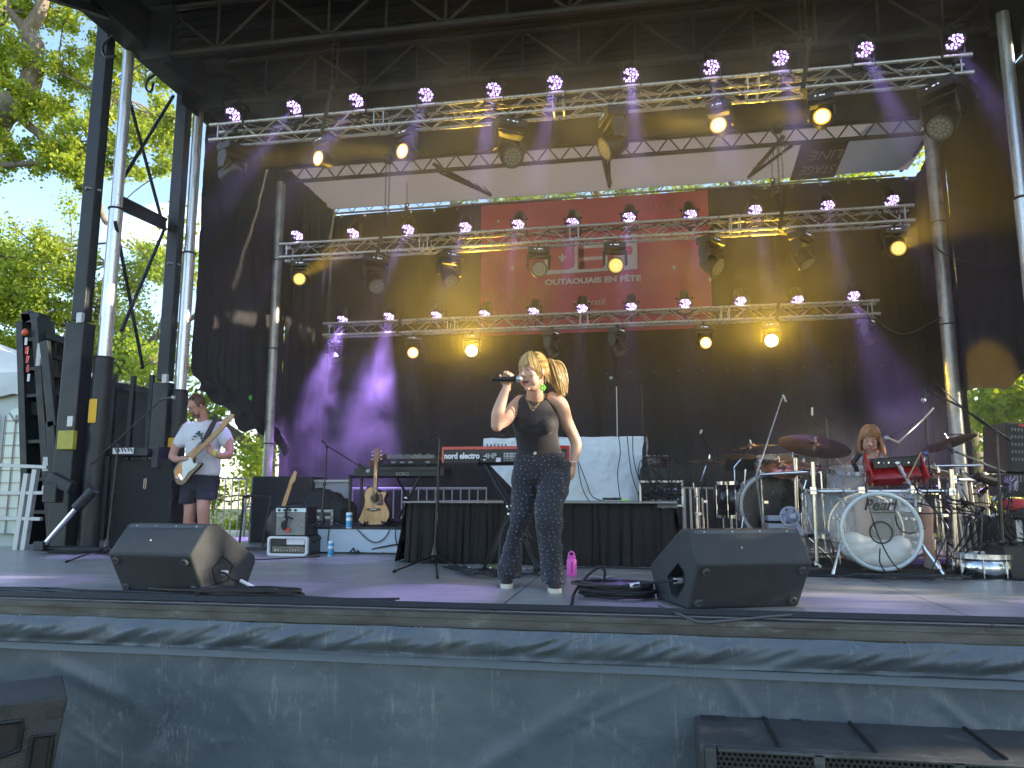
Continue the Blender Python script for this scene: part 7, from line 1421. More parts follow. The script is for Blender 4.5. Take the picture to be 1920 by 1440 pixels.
n0 = gc + V((ge(385, 665)[0], -.012, ge(385, 665)[1])); n1 = A(280 + 652 / 4.8, 720 + 395 / 4.8, Ye - .05); b = MB(); b.bar(n0, n1, .053, .022, (0, 1, 0)); b.build('neck', M_NK, gt, bevel=.004); dN = (n1 - n0).normalized(); dS = dN.cross(V((0, -1, 0))).normalized(); b = MB()
for i in range(20): f = 1 - 2 ** (-(i) / 12); p = n1 - (n1 - n0) * f * 1.45; b.tube(p - dS * .026 + V((0, -.0115, 0)), p + dS * .026 + V((0, -.0115, 0)), .0014, n=4)
b.build('fret', M_CHR, gt); b = MB(); b.prism([(0, -.026), (0, .026), (.03, .03), (.05, .05), (.12, .045), (.19, .035), (.21, .01), (.19, -.01), (.12, -.015), (.05, -.02)], n1 + V((0, .006, 0)), dN, -dS, .016); hs = b.build('headstock', M_NK, gt, bevel=.003); b = MB(); [b.ball(n1 + dN * (.045 + .026 * i) - dS * .052, .008, 8, 5) for i in range(6)]; b.build('tuning_peg', M_CHR, hs)
cable('guitar_strap', 'wide black patterned guitar strap across the bearded man\'s chest', [[A(401, 786, 7.66), A(396, 792, 7.585)]], .004, None, M_RUB, 'strap')
st = thing('guitar_strap', 'wide dark patterned strap over the bearded man\'s shoulder', 'strap', A(388, 815, 7.5)); b = MB(); P = wpath([A(400, 783, 7.74), A(405, 784, 7.66), A(399, 796, 7.56), A(388, 818, 7.50), A(377, 838, 7.46), A(372, 846, 7.45)], 5)
for a_, c_ in zip(P, P[1:]): b.bar(a_, c_ + (c_ - a_) * .15, .066, .004, (0, 1, 0))
b.build('strap_webbing', mat('patterned_strap', (.035, .025, .022), .7, 0, .8, 60), st)
cable('guitar_lead', 'thin black lead hanging from the held guitar', [wpath([A(326, 895, 7.45), A(321, 905, 7.5), A(323, 930, 7.6), A(319, 960, 7.6), A(330, 1030, 7.7)], 6)], .006, None)
for o in [o for o in S.objects if o.name.startswith('guitar_strap') and o.get('label', '').startswith('wide black patterned')]:
    for c in list(o.children): bpy.data.objects.remove(c)
    bpy.data.objects.remove(o)

# ---------------- drummer
T_ = thing('person', 'seated drummer with long red-blonde hair in a pale blue tank top', 'person', (A(1628, 1000, 7.4).x, 7.4, 0)); b = MB(); Yd = 7.3
hd = Head(A(1631, 823, Yd - .05), V((-.25, -.85, -.42)), V((0, -.40, 1)), 1.02); hd.skull(b, 0)
limb(b, [hd.p(0, -.02, -.05), A(1633, 848, Yd), A(1633, 860, Yd + .02)], [.05, .05, .065])
b.loft([(A(1633, 856, Yd + .02), .09, .06, R3, D3), (A(1632, 866, Yd + .02), .165, .075, R3, D3), (A(1632, 885, Yd + .02), .14, .085, R3, D3), (A(1632, 930, Yd + .08), .13, .09, R3, D3)], 18)
limb(b, [A(1602, 866, Yd), A(1592, 880, Yd), A(1588, 900, Yd - .05), A(1590, 918, Yd - .1)], [.047, .048, .040, .036]); limb(b, [A(1590, 918, Yd - .1), A(1600, 912, Yd - .2), A(1612, 902, Yd - .3)], [.037, .034, .026])
limb(b, [A(1663, 866, Yd), A(1672, 880, Yd), A(1676, 895, Yd - .05), A(1672, 908, Yd - .1)], [.046, .046, .040, .036]); limb(b, [A(1672, 908, Yd - .1), A(1684, 905, Yd - .2), A(1696, 902, Yd - .32)], [.037, .034, .026])
hand(b, A(1612, 902, Yd - .3), V((.8, -.4, .1)), V((.1, .1, -1)), 1, (.9, .9, .6), .95); hand(b, A(1696, 902, Yd - .32), V((.85, -.3, 0)), V((.1, .2, -1)), 1, (.9, .9, .6), .95)
limb(b, [A(1618, 945, Yd + .05), A(1617, 940, Yd - .15), A(1616, 942, Yd - .35), A(1620, 985, Yd - .38), A(1622, 1045, Yd - .25)], [.09, .08, .065, .06, .04])
limb(b, [A(1650, 950, Yd + .05), A(1690, 950, Yd - .1), A(1730, 955, Yd - .3), A(1736, 990, Yd - .3), A(1742, 1045, Yd - .3)], [.09, .08, .066, .058, .04])
b.build('body', SK3, T_, remesh=.008)
b = MB(); hair_cap(b, hd)
def dh(q):
    s_ = q.choice((-1, 1)); az = q.uniform(1.12, pi); k = q.uniform(.98, 1.07); P = [el_p(hd, s_ * az * (.6 + .4 * t), 1.4 - 1.4 * t, k + .02 * t) for t in (0, .25, .5, .75, 1)]; Ln = q.uniform(.13, .20); ph = q.random() * 6; o = V((sin(s_ * az), cos(az), 0))
    for j in range(1, 7): t = j / 6; P.append(P[4] + hd.r * (o.x * .030 * t + .008 * sin(t * 6 + ph)) + hd.f * (o.y * .02 * t) - Z3 * Ln * t)
    return P
strands(b, dh, 560, .0034, 9, 8); strands(b, fringe_fn(hd, 1.25, .050, .0, .45), 150, .003, 6, 9); b.build('hair', hairmat('strawberry_hair', (.40, .19, .085)), T_)
b = MB()
for s_ in (-1, 1): b.path([hd.p(s_ * .018, .085, .006), hd.p(s_ * .031, .0865, .003), hd.p(s_ * .044, .076, .006)], .002, 5)
b.build('lowered_lashes', MATS['lashes'], T_)
b = MB()
for s_ in (-1, 1): b.path([hd.p(s_ * .015, .092, .030), hd.p(s_ * .03, .089, .034), hd.p(s_ * .047, .072, .029)], .0026, 5)
b.build('eyebrow', mat('brow_brown', (.20, .10, .05), .7, 0, .2), T_)
b = MB(); b.path([hd.p(-.019, .084, -.056), hd.p(0, .092, -.053), hd.p(.019, .084, -.056)], .0045, 6); b.path([hd.p(-.015, .084, -.063), hd.p(0, .090, -.065), hd.p(.015, .084, -.063)], .005, 6); b.build('lips', mat('lips_rose', (.50, .16, .15), .4, 0, .05), T_)
b = MB(); b.loft([(A(1633, 935, Yd + .1), .155, .115, R3, D3), (A(1633, 910, Yd + .06), .148, .112, R3, D3), (A(1633, 890, Yd + .03), .150, .112, R3, D3), (A(1633, 876, Yd + .02), .145, .105, R3, D3), (A(1633, 868, Yd + .02), .115, .092, R3, D3), (A(1633, 863, Yd + .02), .10, .08, R3, tl)], 26)
for s_ in (-1, 1): b.ball(A(1633 + s_ * 14, 886, Yd - .05), (.058, .05, .055), 14, 10); b.path([A(1633 + s_ * 17, 874, Yd - .08), A(1633 + s_ * 19, 860, Yd - .02), A(1633 + s_ * 19, 857, Yd + .03)], .018, 8)
b.build('tank_top', mat('pale_blue_rib', (.42, .52, .60), .8, 0, .05, 8, .4, 200), T_, remesh=.008)
b = MB(); b.loft([(A(1633, 925, Yd + .1), .165, .13, R3, D3), (A(1634, 945, Yd + .1), .19, .16, R3, D3), (A(1634, 960, Yd + .1), .17, .15, R3, D3)], 22); limb(b, [A(1620, 945, Yd + .05), A(1618, 940, Yd - .12), A(1617, 941, Yd - .2)], [.105, .095, .09]); limb(b, [A(1650, 950, Yd + .05), A(1690, 950, Yd - .08), A(1705, 952, Yd - .14)], [.105, .092, .088]); b.build('shorts', mat('black_shorts', (.016, .015, .016), .85, 0, .2, 6, .3, 60), T_, remesh=.010)
for px, Y_ in ((1622, Yd - .3), (1743, Yd - .34)): b = MB(); g_ = V((A(px, 1045, Y_).x, Y_ - .05, 0)); b.loft([(g_ + Z3 * z, .045 * k, .13 * k, V((1, 0, 0)), V((0, 1, 0))) for z, k in ((0, 1), (.03, 1), (.06, .85), (.09, .5))], 20, e=.8); b.build('shoe', mat('pale_shoe', (.5, .47, .44), .6, 0, .1), T_)
for i, (p, q, lab) in enumerate(((A(1615, 902, Yd - .4), A(1568, 860, Yd - .5), 'wooden drumstick raised towards the huge tilted cymbal'), (A(1700, 902, Yd - .42), A(1727, 848, Yd - .5), 'wooden drumstick pointing up beside the red sampler'))):
    t = thing('drumstick', lab, 'drumstick', p, 'drumsticks'); b = MB(); b.tube(p, q, .0075, .005, n=8); b.ball(q, .0065, 8, 6); b.build('stick', mat('hickory', (.50, .32, .16), .5, 0, .1), t)
# ================================================================ TREES
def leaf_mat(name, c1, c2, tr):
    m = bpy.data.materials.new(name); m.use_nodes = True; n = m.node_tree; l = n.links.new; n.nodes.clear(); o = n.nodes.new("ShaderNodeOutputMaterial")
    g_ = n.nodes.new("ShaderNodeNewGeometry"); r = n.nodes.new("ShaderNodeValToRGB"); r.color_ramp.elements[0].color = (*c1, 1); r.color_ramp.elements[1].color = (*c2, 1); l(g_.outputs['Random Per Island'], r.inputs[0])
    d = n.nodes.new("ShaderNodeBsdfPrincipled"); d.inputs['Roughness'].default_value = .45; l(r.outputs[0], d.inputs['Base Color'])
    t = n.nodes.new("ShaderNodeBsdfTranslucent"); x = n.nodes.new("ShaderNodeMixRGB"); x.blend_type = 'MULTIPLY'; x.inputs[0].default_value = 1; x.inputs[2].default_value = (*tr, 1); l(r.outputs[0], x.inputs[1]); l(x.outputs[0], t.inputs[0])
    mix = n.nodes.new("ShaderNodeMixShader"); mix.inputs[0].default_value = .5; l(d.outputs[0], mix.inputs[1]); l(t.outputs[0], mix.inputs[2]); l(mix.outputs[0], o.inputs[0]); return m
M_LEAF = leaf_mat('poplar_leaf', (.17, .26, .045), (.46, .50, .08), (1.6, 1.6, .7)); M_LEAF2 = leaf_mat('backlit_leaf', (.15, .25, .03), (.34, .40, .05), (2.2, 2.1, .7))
M_BARK = mat('bark', (.20, .17, .13), .9, 0, .4, 6, .9, 22, stretch=(3, 3, .7), dirt=(.08, .07, .05), dscale=4)
def leaves_mesh(name, pts, size, m_, parent, seed=0):
    r = np.random.default_rng(seed); N = len(pts); P = np.asarray(pts, float) - np.array(_off(parent))[None]
    n = r.normal(size=(N, 3)); n[:, 2] += .5; n /= np.linalg.norm(n, axis=1)[:, None]; a = r.normal(size=(N, 3)); a[:, 2] -= .8; a -= n * (a * n).sum(1)[:, None]; a /= np.linalg.norm(a, axis=1)[:, None]; b = np.cross(n, a)
    s = (size * r.uniform(.6, 1.25, N))[:, None]
    v = np.stack([P - a * s * .5, P - a * s * .1 + b * s * .46 + n * s * .08, P + a * s * .62, P - a * s * .1 - b * s * .46 + n * s * .08], 1).reshape(-1, 3)
    me = bpy.data.meshes.new(name); me.vertices.add(4 * N); me.vertices.foreach_set('co', v.ravel()); me.loops.add(4 * N); me.loops.foreach_set('vertex_index', np.arange(4 * N, dtype=np.int32)); me.polygons.add(N); me.polygons.foreach_set('loop_start', np.arange(0, 4 * N, 4, dtype=np.int32)); me.polygons.foreach_set('loop_total', np.full(N, 4, dtype=np.int32)); me.update(calc_edges=True)
    me.materials.append(m_); o = bpy.data.objects.new(name, me); COL.objects.link(o); o.parent = parent; return o
def tree(label, base, limbs, clumps, n_leaf, size, m_=None, seed=1, group=None, spread=.32, name='poplar_tree'):
    # limbs: lists of (point, radius); clumps: (centre, radius) where foliage gathers
    t = thing(name, label, 'tree', base, group); r = np.random.default_rng(seed); rp_ = random.Random(seed); b = MB()
    for L_ in limbs: pts = wpath([p for p, _ in L_], 6); rad = np.interp(np.linspace(0, 1, len(pts)), np.linspace(0, 1, len(L_)), [q for _, q in L_]); pts = [p + V((fb(p.z * 3, i * .3, seed), fb(p.z * 3, i * .3, seed + 5), 0)) * .05 for i, p in enumerate(pts)]; b.path(pts, list(rad), 12)
    b.build('trunk', M_BARK, t); b = MB(); allp = []
    wts = np.array([c[1] ** 2.2 for c in clumps]); wts /= wts.sum()
    lp = [p for L_ in limbs for p in wpath([q for q, _ in L_], 4)[3:]]
    for (c, R_), w_ in zip(clumps, wts):
        c = V(c); near = min(lp, key=lambda p: (p - c).length)
        if (near - c).length < 7: b.path(wpath([near, near.lerp(c, .5) + V((rp_.uniform(-.3, .3), 0, rp_.uniform(-.2, .3))), c], 4), [.05 * R_, *([.03 * R_] * 7), .012], 6)
        k = max(3, int(R_ * 9)); tips = [c + V(r.normal(size=3)) * R_ * .46 for _ in range(k)]
        for tp in tips: b.path([c + (tp - c) * .1, c.lerp(tp, .6) + V((0, 0, .05)), tp], [.018, .011, .005], 4)
        n = int(n_leaf * w_); ti = r.integers(0, k, n); T = np.array([tuple(x) for x in tips])[ti]; f = r.random(n)[:, None] ** .6
        allp.append(np.array(tuple(c)) * (1 - f) * .55 + T * (f + (1 - f) * .45) + r.normal(size=(n, 3)) * R_ * spread * .55)
    b.build('branch', M_BARK, t); leaves_mesh('crown', np.concatenate(allp), size, m_ or M_LEAF, t, seed); return t
def L3(*a): return [(A(x, y, Y), r) for x, y, Y, r in a]
rc = random.Random(8)
def scatter(n, x0, x1, y0, y1, Y0, Y1, R0, R1, holes=(), sd=0):
    q = random.Random(sd); o = []; k = 0
    while len(o) < n and k < 4000:
        k += 1; x, y = q.uniform(x0, x1), q.uniform(y0, y1)
        if any(((x - h[0]) / h[2]) ** 2 + ((y - h[1]) / h[3]) ** 2 < 1 for h in holes): continue
        o.append((A(x, y, q.uniform(Y0, Y1)), q.uniform(R0, R1)))
    return o
# big poplar beside the stage with a curving pale trunk
Yp = 13.5
limbs = [L3((-260, 1040, Yp, .5), (-180, 600, Yp, .42), (-60, 300, Yp, .36), (15, 205, Yp, .28), (58, 150, Yp, .23), (66, 90, Yp, .19), (52, 62, Yp, .17), (78, 10, Yp, .14), (100, -120, Yp, .1)), L3((52, 64, Yp, .12), (20, 20, Yp, .08), (-20, -60, Yp, .06)), L3((20, 200, Yp, .12), (60, 240, Yp, .09), (100, 280, Yp, .07), (150, 330, Yp, .07), (180, 380, Yp, .09), (200, 420, Yp, .05)), L3((66, 110, Yp, .05), (110, 135, Yp, .035), (190, 175, Yp, .02)), L3((-60, 300, Yp, .2), (0, 310, Yp, .07), (60, 306, Yp, .06), (100, 298, Yp, .05))]
H1 = ((95, 110, 35, 55), (75, 345, 65, 45), (30, 420, 60, 55), (150, 55, 22, 40), (10, 70, 22, 34), (60, 400, 50, 60), (262, 330, 16, 45), (150, 440, 45, 30), (290, 470, 30, 70), (250, 410, 20, 30))
cl = scatter(74, -60, 345, -70, 330, 12.6, 15, .36, .72, H1, 2) + scatter(8, 90, 160, 270, 320, 12.8, 13.6, .35, .5, (), 5)
tree('tall poplar with curving pale trunk and sunlit leaves above the black tower', V((A(-260, 1040, Yp).x, Yp, -1.2)), limbs, cl, 62000, .080, None, 3)
limbs = [[(V((-16, 17.5, -1.2)), .35), (V((-15.2, 17.5, 2)), .28), (V((-14.5, 17.5, 5)), .2), (V((-14.2, 17.5, 7.5)), .1)], [(V((-15.2, 17.5, 2)), .15), (V((-13, 17, 4.2)), .1), (V((-11, 16.8, 5.2)), .06)]]
cl = scatter(58, -60, 300, 455, 720, 16, 19, .6, 1.0, ((290, 560, 22, 60), (20, 600, 30, 20), (255, 610, 20, 35), (170, 470, 30, 16)), 7)
tree('dense dark green tree behind the steel trailer frame and tent', V((-16, 17.5, -1.2)), limbs, cl, 52000, .085, None, 11)
# trees behind the stage: seen under the side curtains and through the roof gap; last two added unseen for shade
def plain_tree(label, x, y, h, R_, n, seed, m_, size=.085, spreadz=1.0, lean=0, nc=34, low=1.2):
    q = random.Random(seed); base = V((x, y, -1.2)); L_ = [[(base, R_ * .09), (base + V((lean * .3, 0, h * .3)), R_ * .075), (base + V((lean * .7, .2, h * .6)), R_ * .05), (base + V((lean, .1, h * .9)), R_ * .02)]]
    for k in range(5): a = q.uniform(0, 2 * pi); z = h * q.uniform(.25, .6); L_.append([(base + V((lean * z / h, 0, z)), R_ * .04), (base + V((cos(a) * R_ * .4, sin(a) * R_ * .4, z + h * .12)), R_ * .028), (base + V((cos(a) * R_ * .75, sin(a) * R_ * .75, z + h * .2)), R_ * .012)])
    C = []
    for k in range(nc): a = q.uniform(0, 2 * pi); rr_ = R_ * sqrt(q.random()); z = low + (h - low) * q.random() ** .9; f = sin(pi * min(.97, max(.12, (z - low + .8) / (h - low + 1.4)))) ** .6; C.append((base + V((cos(a) * rr_ * f + lean * z / h, sin(a) * rr_ * f, z)), q.uniform(.55, .95) * R_ / 3.2))
    return tree(label, base, L_, C, int(n * 1.5) if size < .1 else n, size, m_, seed, 'trees beyond the stage', .36)
plain_tree('bright backlit tree seen under the side curtain behind the guitarist', -8.6, 16.0, 8, 3.4, 22000, 21, M_LEAF2, nc=44, low=.2)
plain_tree('bright tree seen past the guitarist towards the steel barricade', -6.0, 19.5, 8.5, 3.4, 16000, 22, M_LEAF2, nc=40, low=.2)
plain_tree('sunlit tree with a leaning trunk seen beyond the loudspeaker stack', 8.3, 13.5, 8, 3.0, 22000, 23, M_LEAF2, lean=-1.0, nc=40, low=1.0)
plain_tree('pale bright tree filling the gap under the drum side curtain', 7.4, 18.5, 9, 3.4, 15000, 24, M_LEAF2, nc=36, low=.3)
plain_tree('tall tree whose crown shows through the gap above the pink banner', -1.0, 19.5, 13, 3.8, 12000, 25, M_LEAF2, nc=30, low=6)
plain_tree('tall tree whose crown shows above the curtain at the guitar end', -5.5, 21, 14.5, 3.4, 9000, 26, M_LEAF2, nc=24, low=7)
plain_tree('tall tree whose crown shows above the curtain at the drum end', 3.6, 18.5, 13, 3.6, 13000, 27, M_LEAF2, nc=30, low=6)
plain_tree('broad tree beyond the drum side wall, glimpsed through its top slits', 13.5, 11.2, 7.8, 2.8, 10000, 28, M_LEAF2, nc=26, low=2.0)
plain_tree('unseen dense tree added off the drum side of the stage to shade the singer', 12.5, 4.6, 9.5, 3.6, 26000, 29, M_LEAF, size=.18, nc=60, low=0)  # added out of view to block the low sun from the singer
plain_tree('unseen dense tree added near the crowd on the drum side to shade the stage lip', 12.0, -1.5, 9.5, 3.6, 22000, 30, M_LEAF, size=.18, nc=60, low=0)  # out-of-view tree added to keep the low sun off the stage lip

# ================================================================ TENT, TRAILER FRAME, RAILING
t = thing('marquee_tent', 'white marquee tent with windowed side walls at the tree edge of the stage', 'tent', (-13.5, 13.5, -1.2)); M_TNT = mat('tent_vinyl', (.62, .66, .68), .55, 0, .08, 2, .3, 4)
Yt = 12.6; e0, e1 = A(-140, 640, Yt), A(160, 700, Yt); ez = A(40, 700, Yt).z; px0 = A(-150, 700, Yt).x; px1 = A(158, 700, Yt).x
b = MB(); pk = V((A(-60, 560, Yt + 2).x, Yt + .7, A(-60, 570, Yt + .7).z + .1)); cs = [V((px0 - .5, Yt - .15, ez)), V((px1, Yt - .15, ez)), V((px1, Yt + 1.4, ez)), V((px0 - .5, Yt + 1.4, ez))]
for i in range(4):
    a, c = cs[i], cs[(i + 1) % 4]; b.grid(lambda u, v: tuple(a.lerp(c, u).lerp(pk, v) + V((0, 0, -.5 * sin(pi * v) * .45 - .12 * sin(pi * u) * (1 - v)))), 14, 10)
b.build('roof', M_TNT, t)
b = MB(); b.grid(lambda u, v: (px0 - .5 + (px1 - px0 + .5) * u, Yt - .16 + .03 * fb(u * 6, v), ez - .42 * v - .07 * abs(sin(u * 14)) * v), 50, 8); b.build('valance', M_TNT, t)
zb = -1.2; b = MB(); b.grid(lambda u, v: (px0 + (px1 - px0) * u, Yt + .03 * fb(u * 9, v * 2), zb + (ez - zb) * v), 40, 30); b.build('side_wall', mat('tent_wall', (.50, .56, .56), .5, 0, .08, 2, .2, 3, trans=.0), t)
M_MUN = mat('window_muntin', (.28, .20, .19), .6, 0, .1); M_WIN = mat('clear_vinyl_window', (.55, .68, .66), .15, 0, .15, 3, spec=.8)
b = MB(); zw0, zw1 = A(30, 1000, Yt).z, A(30, 770, Yt).z
for x_ in (-40, 20, 80): p = A(x_, 900, Yt - .08); hw = .24; n_ = 10; P = [(p.x - hw, zw0), (p.x + hw, zw0)] + [(p.x + hw * cos(pi * k / n_), zw1 - .25 + .3 * sin(pi * k / n_)) for k in range(n_ + 1)]; b.prism(P, (0, Yt - .07, 0), (1, 0, 0), (0, 0, 1), .01)
b.build('window', M_WIN, t, smooth=False); b = MB()
for x_ in (-40, 20, 80):
    p = A(x_, 900, Yt - .08); hw = .24
    for k in range(3): x = p.x - hw + hw * k; b.bar((x, Yt - .10, zw0), (x, Yt - .10, zw1 - .1), .02, .01)
    z = zw0
    while z < zw1 - .2: b.bar((p.x - hw, Yt - .10, z), (p.x + hw, Yt - .10, z), .02, .01); z += .24
    b.bar((p.x, Yt - .1, zw1 - .25), (p.x - hw * .7, Yt - .1, zw1 - .05), .02, .01); b.bar((p.x, Yt - .1, zw1 - .25), (p.x + hw * .7, Yt - .1, zw1 - .05), .02, .01)
b.build('muntin', M_MUN, t)
b = MB(); [b.tube((x_, Yt - .0, -1.2), (x_, Yt, ez), .05) for x_ in (px0, px1)]; b.build('tent_pole', M_GAL, t)
# trailer end frame
Yf = 8.6; t = thing('trailer_frame', 'heavy black steel end frame of the stage trailer standing beside the tent', 'trailer frame', A(100, 1035, Yf))
def bars(name, L_, w_, d_=None, m_=M_BLK, Y=Yf, bev=.006):
    b = MB(); [b.bar(A(*p, Y), A(*q, Y), w_, d_ or w_, (0, 1, 0)) for p, q in L_]; return b.build(name, m_, t, bevel=bev)
bars('post', [((52, 608), (66, 1030)), ((80, 600), (112, 1030))], .10, .3); bars('diagonal_brace', [((84, 640), (100, 800)), ((96, 790), (108, 1000))], .12, .06, Y=Yf - .25)
bars('cross_rail', [((50, 640), (90, 640)), ((54, 695), (92, 693)), ((56, 745), (96, 742)), ((58, 830), (100, 828)), ((60, 900), (104, 898)), ((62, 960), (106, 960))], .05, .25)
bars('top_hook', [((50, 600), (84, 598)), ((56, 588), (62, 606))], .13, .2)
b = MB(); vs = [A(62, 620, Yf + .2), A(82, 620, Yf + .2), A(108, 1032, Yf + .2), A(62, 1032, Yf + .2)]; b.add([p for p in vs] + [p + V((0, .04, 0)) for p in vs], [(0, 1, 2, 3), (7, 6, 5, 4), (0, 4, 5, 1), (1, 5, 6, 2), (2, 6, 7, 3), (3, 7, 4, 0)]); b.build('web_plate', M_BLK, t, smooth=False)
bars('roller', [((46, 756), (86, 764)), ((46, 770), (86, 774))], .09, .09, M_RUB)
b = MB(); pts = [(86, 626), (160, 652), (162, 752), (96, 732)]; vs = [A(x, y, Yf) for x, y in pts]
b.bar(A(84, 628, Yf), A(164, 655, Yf + .4), .1, .10); b.bar(A(90, 665, Yf), A(164, 690, Yf + .4), .06, .06); b.bar(A(92, 700, Yf), A(164, 718, Yf + .4), .09, .08); b.bar(A(94, 732, Yf), A(164, 750, Yf + .4), .08, .1); b.build('girder', M_BLK, t, bevel=.006)
b = MB(); b.add([A(88, 640, Yf + .3), A(164, 660, Yf + .7), A(164, 745, Yf + .7), A(96, 725, Yf + .3)], [(0, 1, 2, 3)]); b.build('rusty_panel', mat('rusty_brown', (.055, .032, .02), .8, 0, .5, 6, dirt=(.02, .02, .02)), t, solid=.02, smooth=False)
bars('brace', [((100, 770), (126, 850)), ((100, 772), (132, 772)), ((104, 840), (134, 840)), ((108, 870), (126, 940)), ((106, 935), (134, 938))], .07, .07, Y=Yf + .1)
b = MB(); 
for k in range(5): b.box(A(49 + k * 1.2, 640 + 17 * k, Yf - .2), (.035, .01, .1)); 
st_ = b.build('reflector', M_WHT, t, smooth=False); b = MB(); [b.box(A(49 + k * 1.2, 640 + 17 * k, Yf - .2) + V((0, -.003, 0)), (.036, .01, .1)) for k in (1, 2, 3)]; b.build('red_reflector', mat('reflector_red', (.55, .03, .04), .35, 0, .05), t, smooth=False)
b = MB(); b.ball(A(47, 623, Yf - .2), (.045, .03, .05)); b.build('marker_lamp', mat('orange_lens', (.75, .10, .02), .3, 0, 0), t)
b = MB(); b.box(A(73, 665, Yf - .17), (.06, .02, .3)); b.box(A(86, 870, Yf - .17), (.08, .02, .18)); b.box(A(84, 918, Yf - .17), (.07, .02, .1)); b.build('data_plate', mat('plate_white', (.55, .57, .57), .5, 0, .2, 20), t)
t2 = thing('trailer_wall', 'dark folded trailer side wall behind the masts', 'trailer wall', A(220, 1030, 9.2)); b = MB(); w0, w1 = A(120, 706, 9.3), A(325, 742, 9.6)
b.add([V((w0.x, 9.3, 0)), V((w1.x, 9.6, 0)), w1, w0, V((w0.x, 9.36, 0)), V((w1.x, 9.66, 0)), w1 + V((0, .06, 0)), w0 + V((0, .06, 0))], [(0, 1, 2, 3), (7, 6, 5, 4), (0, 4, 5, 1), (1, 5, 6, 2), (2, 6, 7, 3), (3, 7, 4, 0)]); b.build('panel', M_BLK, t2, smooth=False)
b = MB(); b.bar(w0 + V((0, -.05, 0)), w1 + V((0, -.05, 0)), .08, .1); [b.bar(V((x_, 9.25, 0)), V((x_, 9.25, w0.z - .03)), .06, .06) for x_ in np.linspace(w0.x, w1.x - .1, 6)]; b.build('rib', M_BLK, t2, bevel=.005)
t = thing('hydraulic_ram', 'bright slanting hydraulic ram at the foot of the first black tower', 'hydraulic ram', G(85, 1030)); b = MB(); b.tube(A(80, 1026, 7.0), A(150, 945, 7.05), .028, n=14); b.build('rod', M_CHR, t); b = MB(); b.tube(A(143, 953, 7.04), A(176, 918, 7.06), .055, n=16); b.build('cylinder', M_BLK, t); b = MB(); b.box(A(78, 1024, 7.0), (.12, .1, .1)); b.box(A(116, 905, 7.1), (.3, .1, .12), Matrix.Rotation(.4, 3, 'Y')); b.box(A(100, 925, 7.1), (.16, .12, .2)); b.build('bracket', M_BLK, t, bevel=.01)
t = thing('aluminium_steps_rail', 'pale aluminium step railing in front of the tent', 'railing', G(30, 1036)); b = MB(); M_RAL = mat('raw_aluminium', (.50, .52, .53), .5, .4, .15, 8); Yr = 7.5
for p, q in (((-30, 871), (90, 876)), ((-30, 925), (86, 924)), ((-30, 971), (78, 973))): b.bar(A(*p, Yr), A(*q, Yr), .04, .05, (0, 1, 0))
for p, q in (((68, 880), (44, 1036)), ((52, 888), (30, 1036))): b.bar(A(*p, Yr), A(*q, Yr), .06, .06, (0, 1, 0))
b.build('rail', M_RAL, t, bevel=.004)
cable('cable_heap', 'heap of black cable at the foot of the black tower', [coil(G(140, 1038).x, 7.1, .4, .12, 6, .05, .2, 12, .01)], .011)
cable('hanging_cable_loop', 'black cable loop hanging from the roof corner above the first black tower', [wpath([A(212, 66, 7.0), A(193, 85, 7.0), A(197, 105, 7.0), A(216, 106, 7.0)], 8), wpath([A(290, 140, 7.9), A(277, 150, 7.9), A(274, 166, 7.9), A(283, 172, 7.9), A(288, 155, 7.9)], 6)], .016, None)
cable('side_lead', 'thin lead drooping from the lighting trusses to the thick grey pole', [wpath([A(1640, 590, 10.2), A(1660, 612, 10.2), A(1700, 625, 10.1), A(1765, 595, 9.9)], 8), wpath([A(1735, 440, 9.9), A(1770, 475, 9.85), A(1850, 500, 9.0), A(1920, 505, 8.4)], 8), wpath([A(1785, 130, 8), A(1830, 160, 8.4), A(1890, 182, 9.1)], 6)], .010, None)

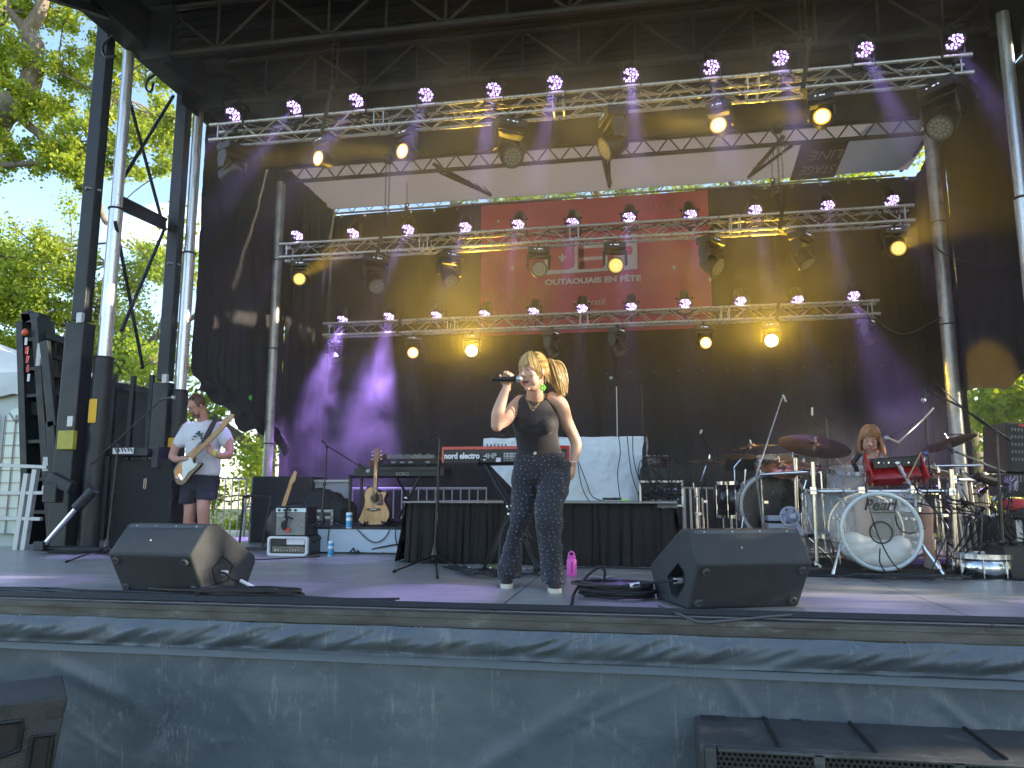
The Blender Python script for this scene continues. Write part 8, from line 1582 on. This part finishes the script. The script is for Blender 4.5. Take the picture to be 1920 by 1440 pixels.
# ================================================================ STAGE SMOKE (lit by the lamps)
def volume(name, lo, hi, dens, aniso, noise_=False, col=(1, 1, 1)):
    b = MB(); c = [(lo[i] + hi[i]) / 2 for i in range(3)]; b.box(c, [hi[i] - lo[i] for i in range(3)])
    m = bpy.data.materials.new(name + '_vapour'); m.use_nodes = True; n = m.node_tree; n.nodes.clear(); o = n.nodes.new("ShaderNodeOutputMaterial"); v = n.nodes.new("ShaderNodeVolumePrincipled")
    v.inputs['Color'].default_value = (*col, 1); v.inputs['Density'].default_value = dens; v.inputs['Anisotropy'].default_value = aniso; n.links.new(v.outputs[0], o.inputs['Volume'])
    return props(b.build(name, m, None, smooth=False), None, None, None, 'stuff')
volume('stage_haze', (-5.0, 5.45, .05), (3.8, 11.55, 5.25), .014, .4)
def smoke(name, lo, hi, dens, aniso, sc, lo_, hi_):
    b = MB(); c = [(lo[i] + hi[i]) / 2 for i in range(3)]; b.box(c, [hi[i] - lo[i] for i in range(3)]); o = b.build(name, M_BLK, None, smooth=False); m = bpy.data.materials.new(name + '_vapour'); m.use_nodes = True; n = m.node_tree; n.nodes.clear(); l = n.links.new
    ou = n.nodes.new("ShaderNodeOutputMaterial"); v = n.nodes.new("ShaderNodeVolumePrincipled"); v.inputs['Anisotropy'].default_value = aniso; l(v.outputs[0], ou.inputs['Volume']); t = n.nodes.new("ShaderNodeTexCoord")
    z = n.nodes.new("ShaderNodeTexNoise"); z.inputs['Scale'].default_value = sc; z.inputs['Detail'].default_value = 3; z.inputs['Distortion'].default_value = .6; l(t.outputs['Object'], z.inputs['Vector']); r = n.nodes.new("ShaderNodeMapRange"); r.inputs[1].default_value = lo_; r.inputs[2].default_value = hi_; r.inputs[4].default_value = dens; l(z.outputs['Fac'], r.inputs[0])
    s = n.nodes.new("ShaderNodeSeparateXYZ"); l(t.outputs['Generated'], s.inputs[0]); last = r.outputs[0]
    for a in range(3):       # thins out towards the sides of its box
        p = n.nodes.new("ShaderNodeMath"); p.operation = 'PINGPONG'; p.inputs[1].default_value = .5; l(s.outputs[a], p.inputs[0]); q = n.nodes.new("ShaderNodeMapRange"); q.interpolation_type = 'SMOOTHSTEP'; q.inputs[1].default_value = .0; q.inputs[2].default_value = .35; l(p.outputs[0], q.inputs[0]); k = n.nodes.new("ShaderNodeMath"); k.operation = 'MULTIPLY'; l(last, k.inputs[0]); l(q.outputs[0], k.inputs[1]); last = k.outputs[0]
    l(last, v.inputs['Density']); o.data.materials.clear(); o.data.materials.append(m); return props(o, None, None, None, 'stuff')
smoke('lamp_smoke', (-5.3, 6.2, 3.2), (4.0, 7.6, 5.25), .38, .0, 1.6, .35, .65)
smoke('lamp_smoke', (-5.0, 8.3, 2.4), (4.0, 9.6, 4.6), .28, .0, 1.6, .35, .65)
smoke('plume_smoke', (-5.2, 9.3, .1), (-2.9, 11.4, 3.4), .85, .2, 1.9, .44, .68)
smoke('plume_smoke', (1.2, 8.2, .2), (3.6, 9.8, 2.6), .35, .2, 1.4, .44, .66)
spot('lamp_light', A(642, 606, 10.55), V((-.25, -.1, -1)), 1500, (.46, .26, 1.0), 34, 1.0, .06)
spot('lamp_light', A(729, 601, 10.55), V((-.1, -.15, -1)), 1000, (.46, .26, 1.0), 36, 1.0, .06)
spot('lamp_light', A(1600, 562, 10.5), V((-.0, -.9, -1)), 300, (.42, .24, 1.0), 24, .8, .06)

# ================================================================ like members stored together become parts of their own
SPLIT = {'runner', 'coupler', 'post', 'rubber_foot', 'screw', 'knob', 'leg', 'jack', 'lever', 'tuning_peg', 'rib', 'top_tie', 'eyelet', 'handle_cup', 'handle_rim', 'rigging_plate', 'fitting', 'pedal', 'plug', 'socket', 'slat', 'side', 'flange', 'tent_pole', 'window', 'data_plate', 'foot_bar', 'adapter_block', 'wristband', 'drop_rod', 'uprights', 'crossbar', 'tube', 'spur', 'side_cheek', 'roller', 'cross_rail', 'foot', 'bracket', 'wing_nut'}
for o in [o for o in S.objects if o.type == 'MESH' and o.name.split('.')[0] in SPLIT and o.data.users == 1 and o.parent is not None]:
    me = o.data; nv = len(me.vertices); ev = np.zeros(len(me.edges) * 2, dtype=np.int64); me.edges.foreach_get('vertices', ev); ev = ev.reshape(-1, 2); lab = np.arange(nv)
    while True:
        m0 = np.minimum(lab[ev[:, 0]], lab[ev[:, 1]]); new = lab.copy(); np.minimum.at(new, ev[:, 0], m0); np.minimum.at(new, ev[:, 1], m0); new = new[new]
        if (new == lab).all(): break
        lab = new
    ids = np.unique(lab)
    if not 1 < len(ids) <= 40: continue
    P = [tuple(v.co) for v in me.vertices]; F = [tuple(p.vertices) for p in me.polygons]; sm = any(p.use_smooth for p in me.polygons)
    for k in ids:
        idx = np.nonzero(lab == k)[0]; mp = {int(a): i for i, a in enumerate(idx)}; m2 = bpy.data.meshes.new(me.name)
        m2.from_pydata([P[a] for a in idx], [], [tuple(mp[a] for a in f) for f in F if f[0] in mp]); [m2.materials.append(x) for x in me.materials]
        if sm:
            m2.shade_smooth(); m2.set_sharp_from_angle(angle=radians(38))
        c = o.copy(); c.data = m2; COL.objects.link(c)
    for ch in list(o.children): ch.parent = o.parent; ch.location += o.location
    bpy.data.objects.remove(o)
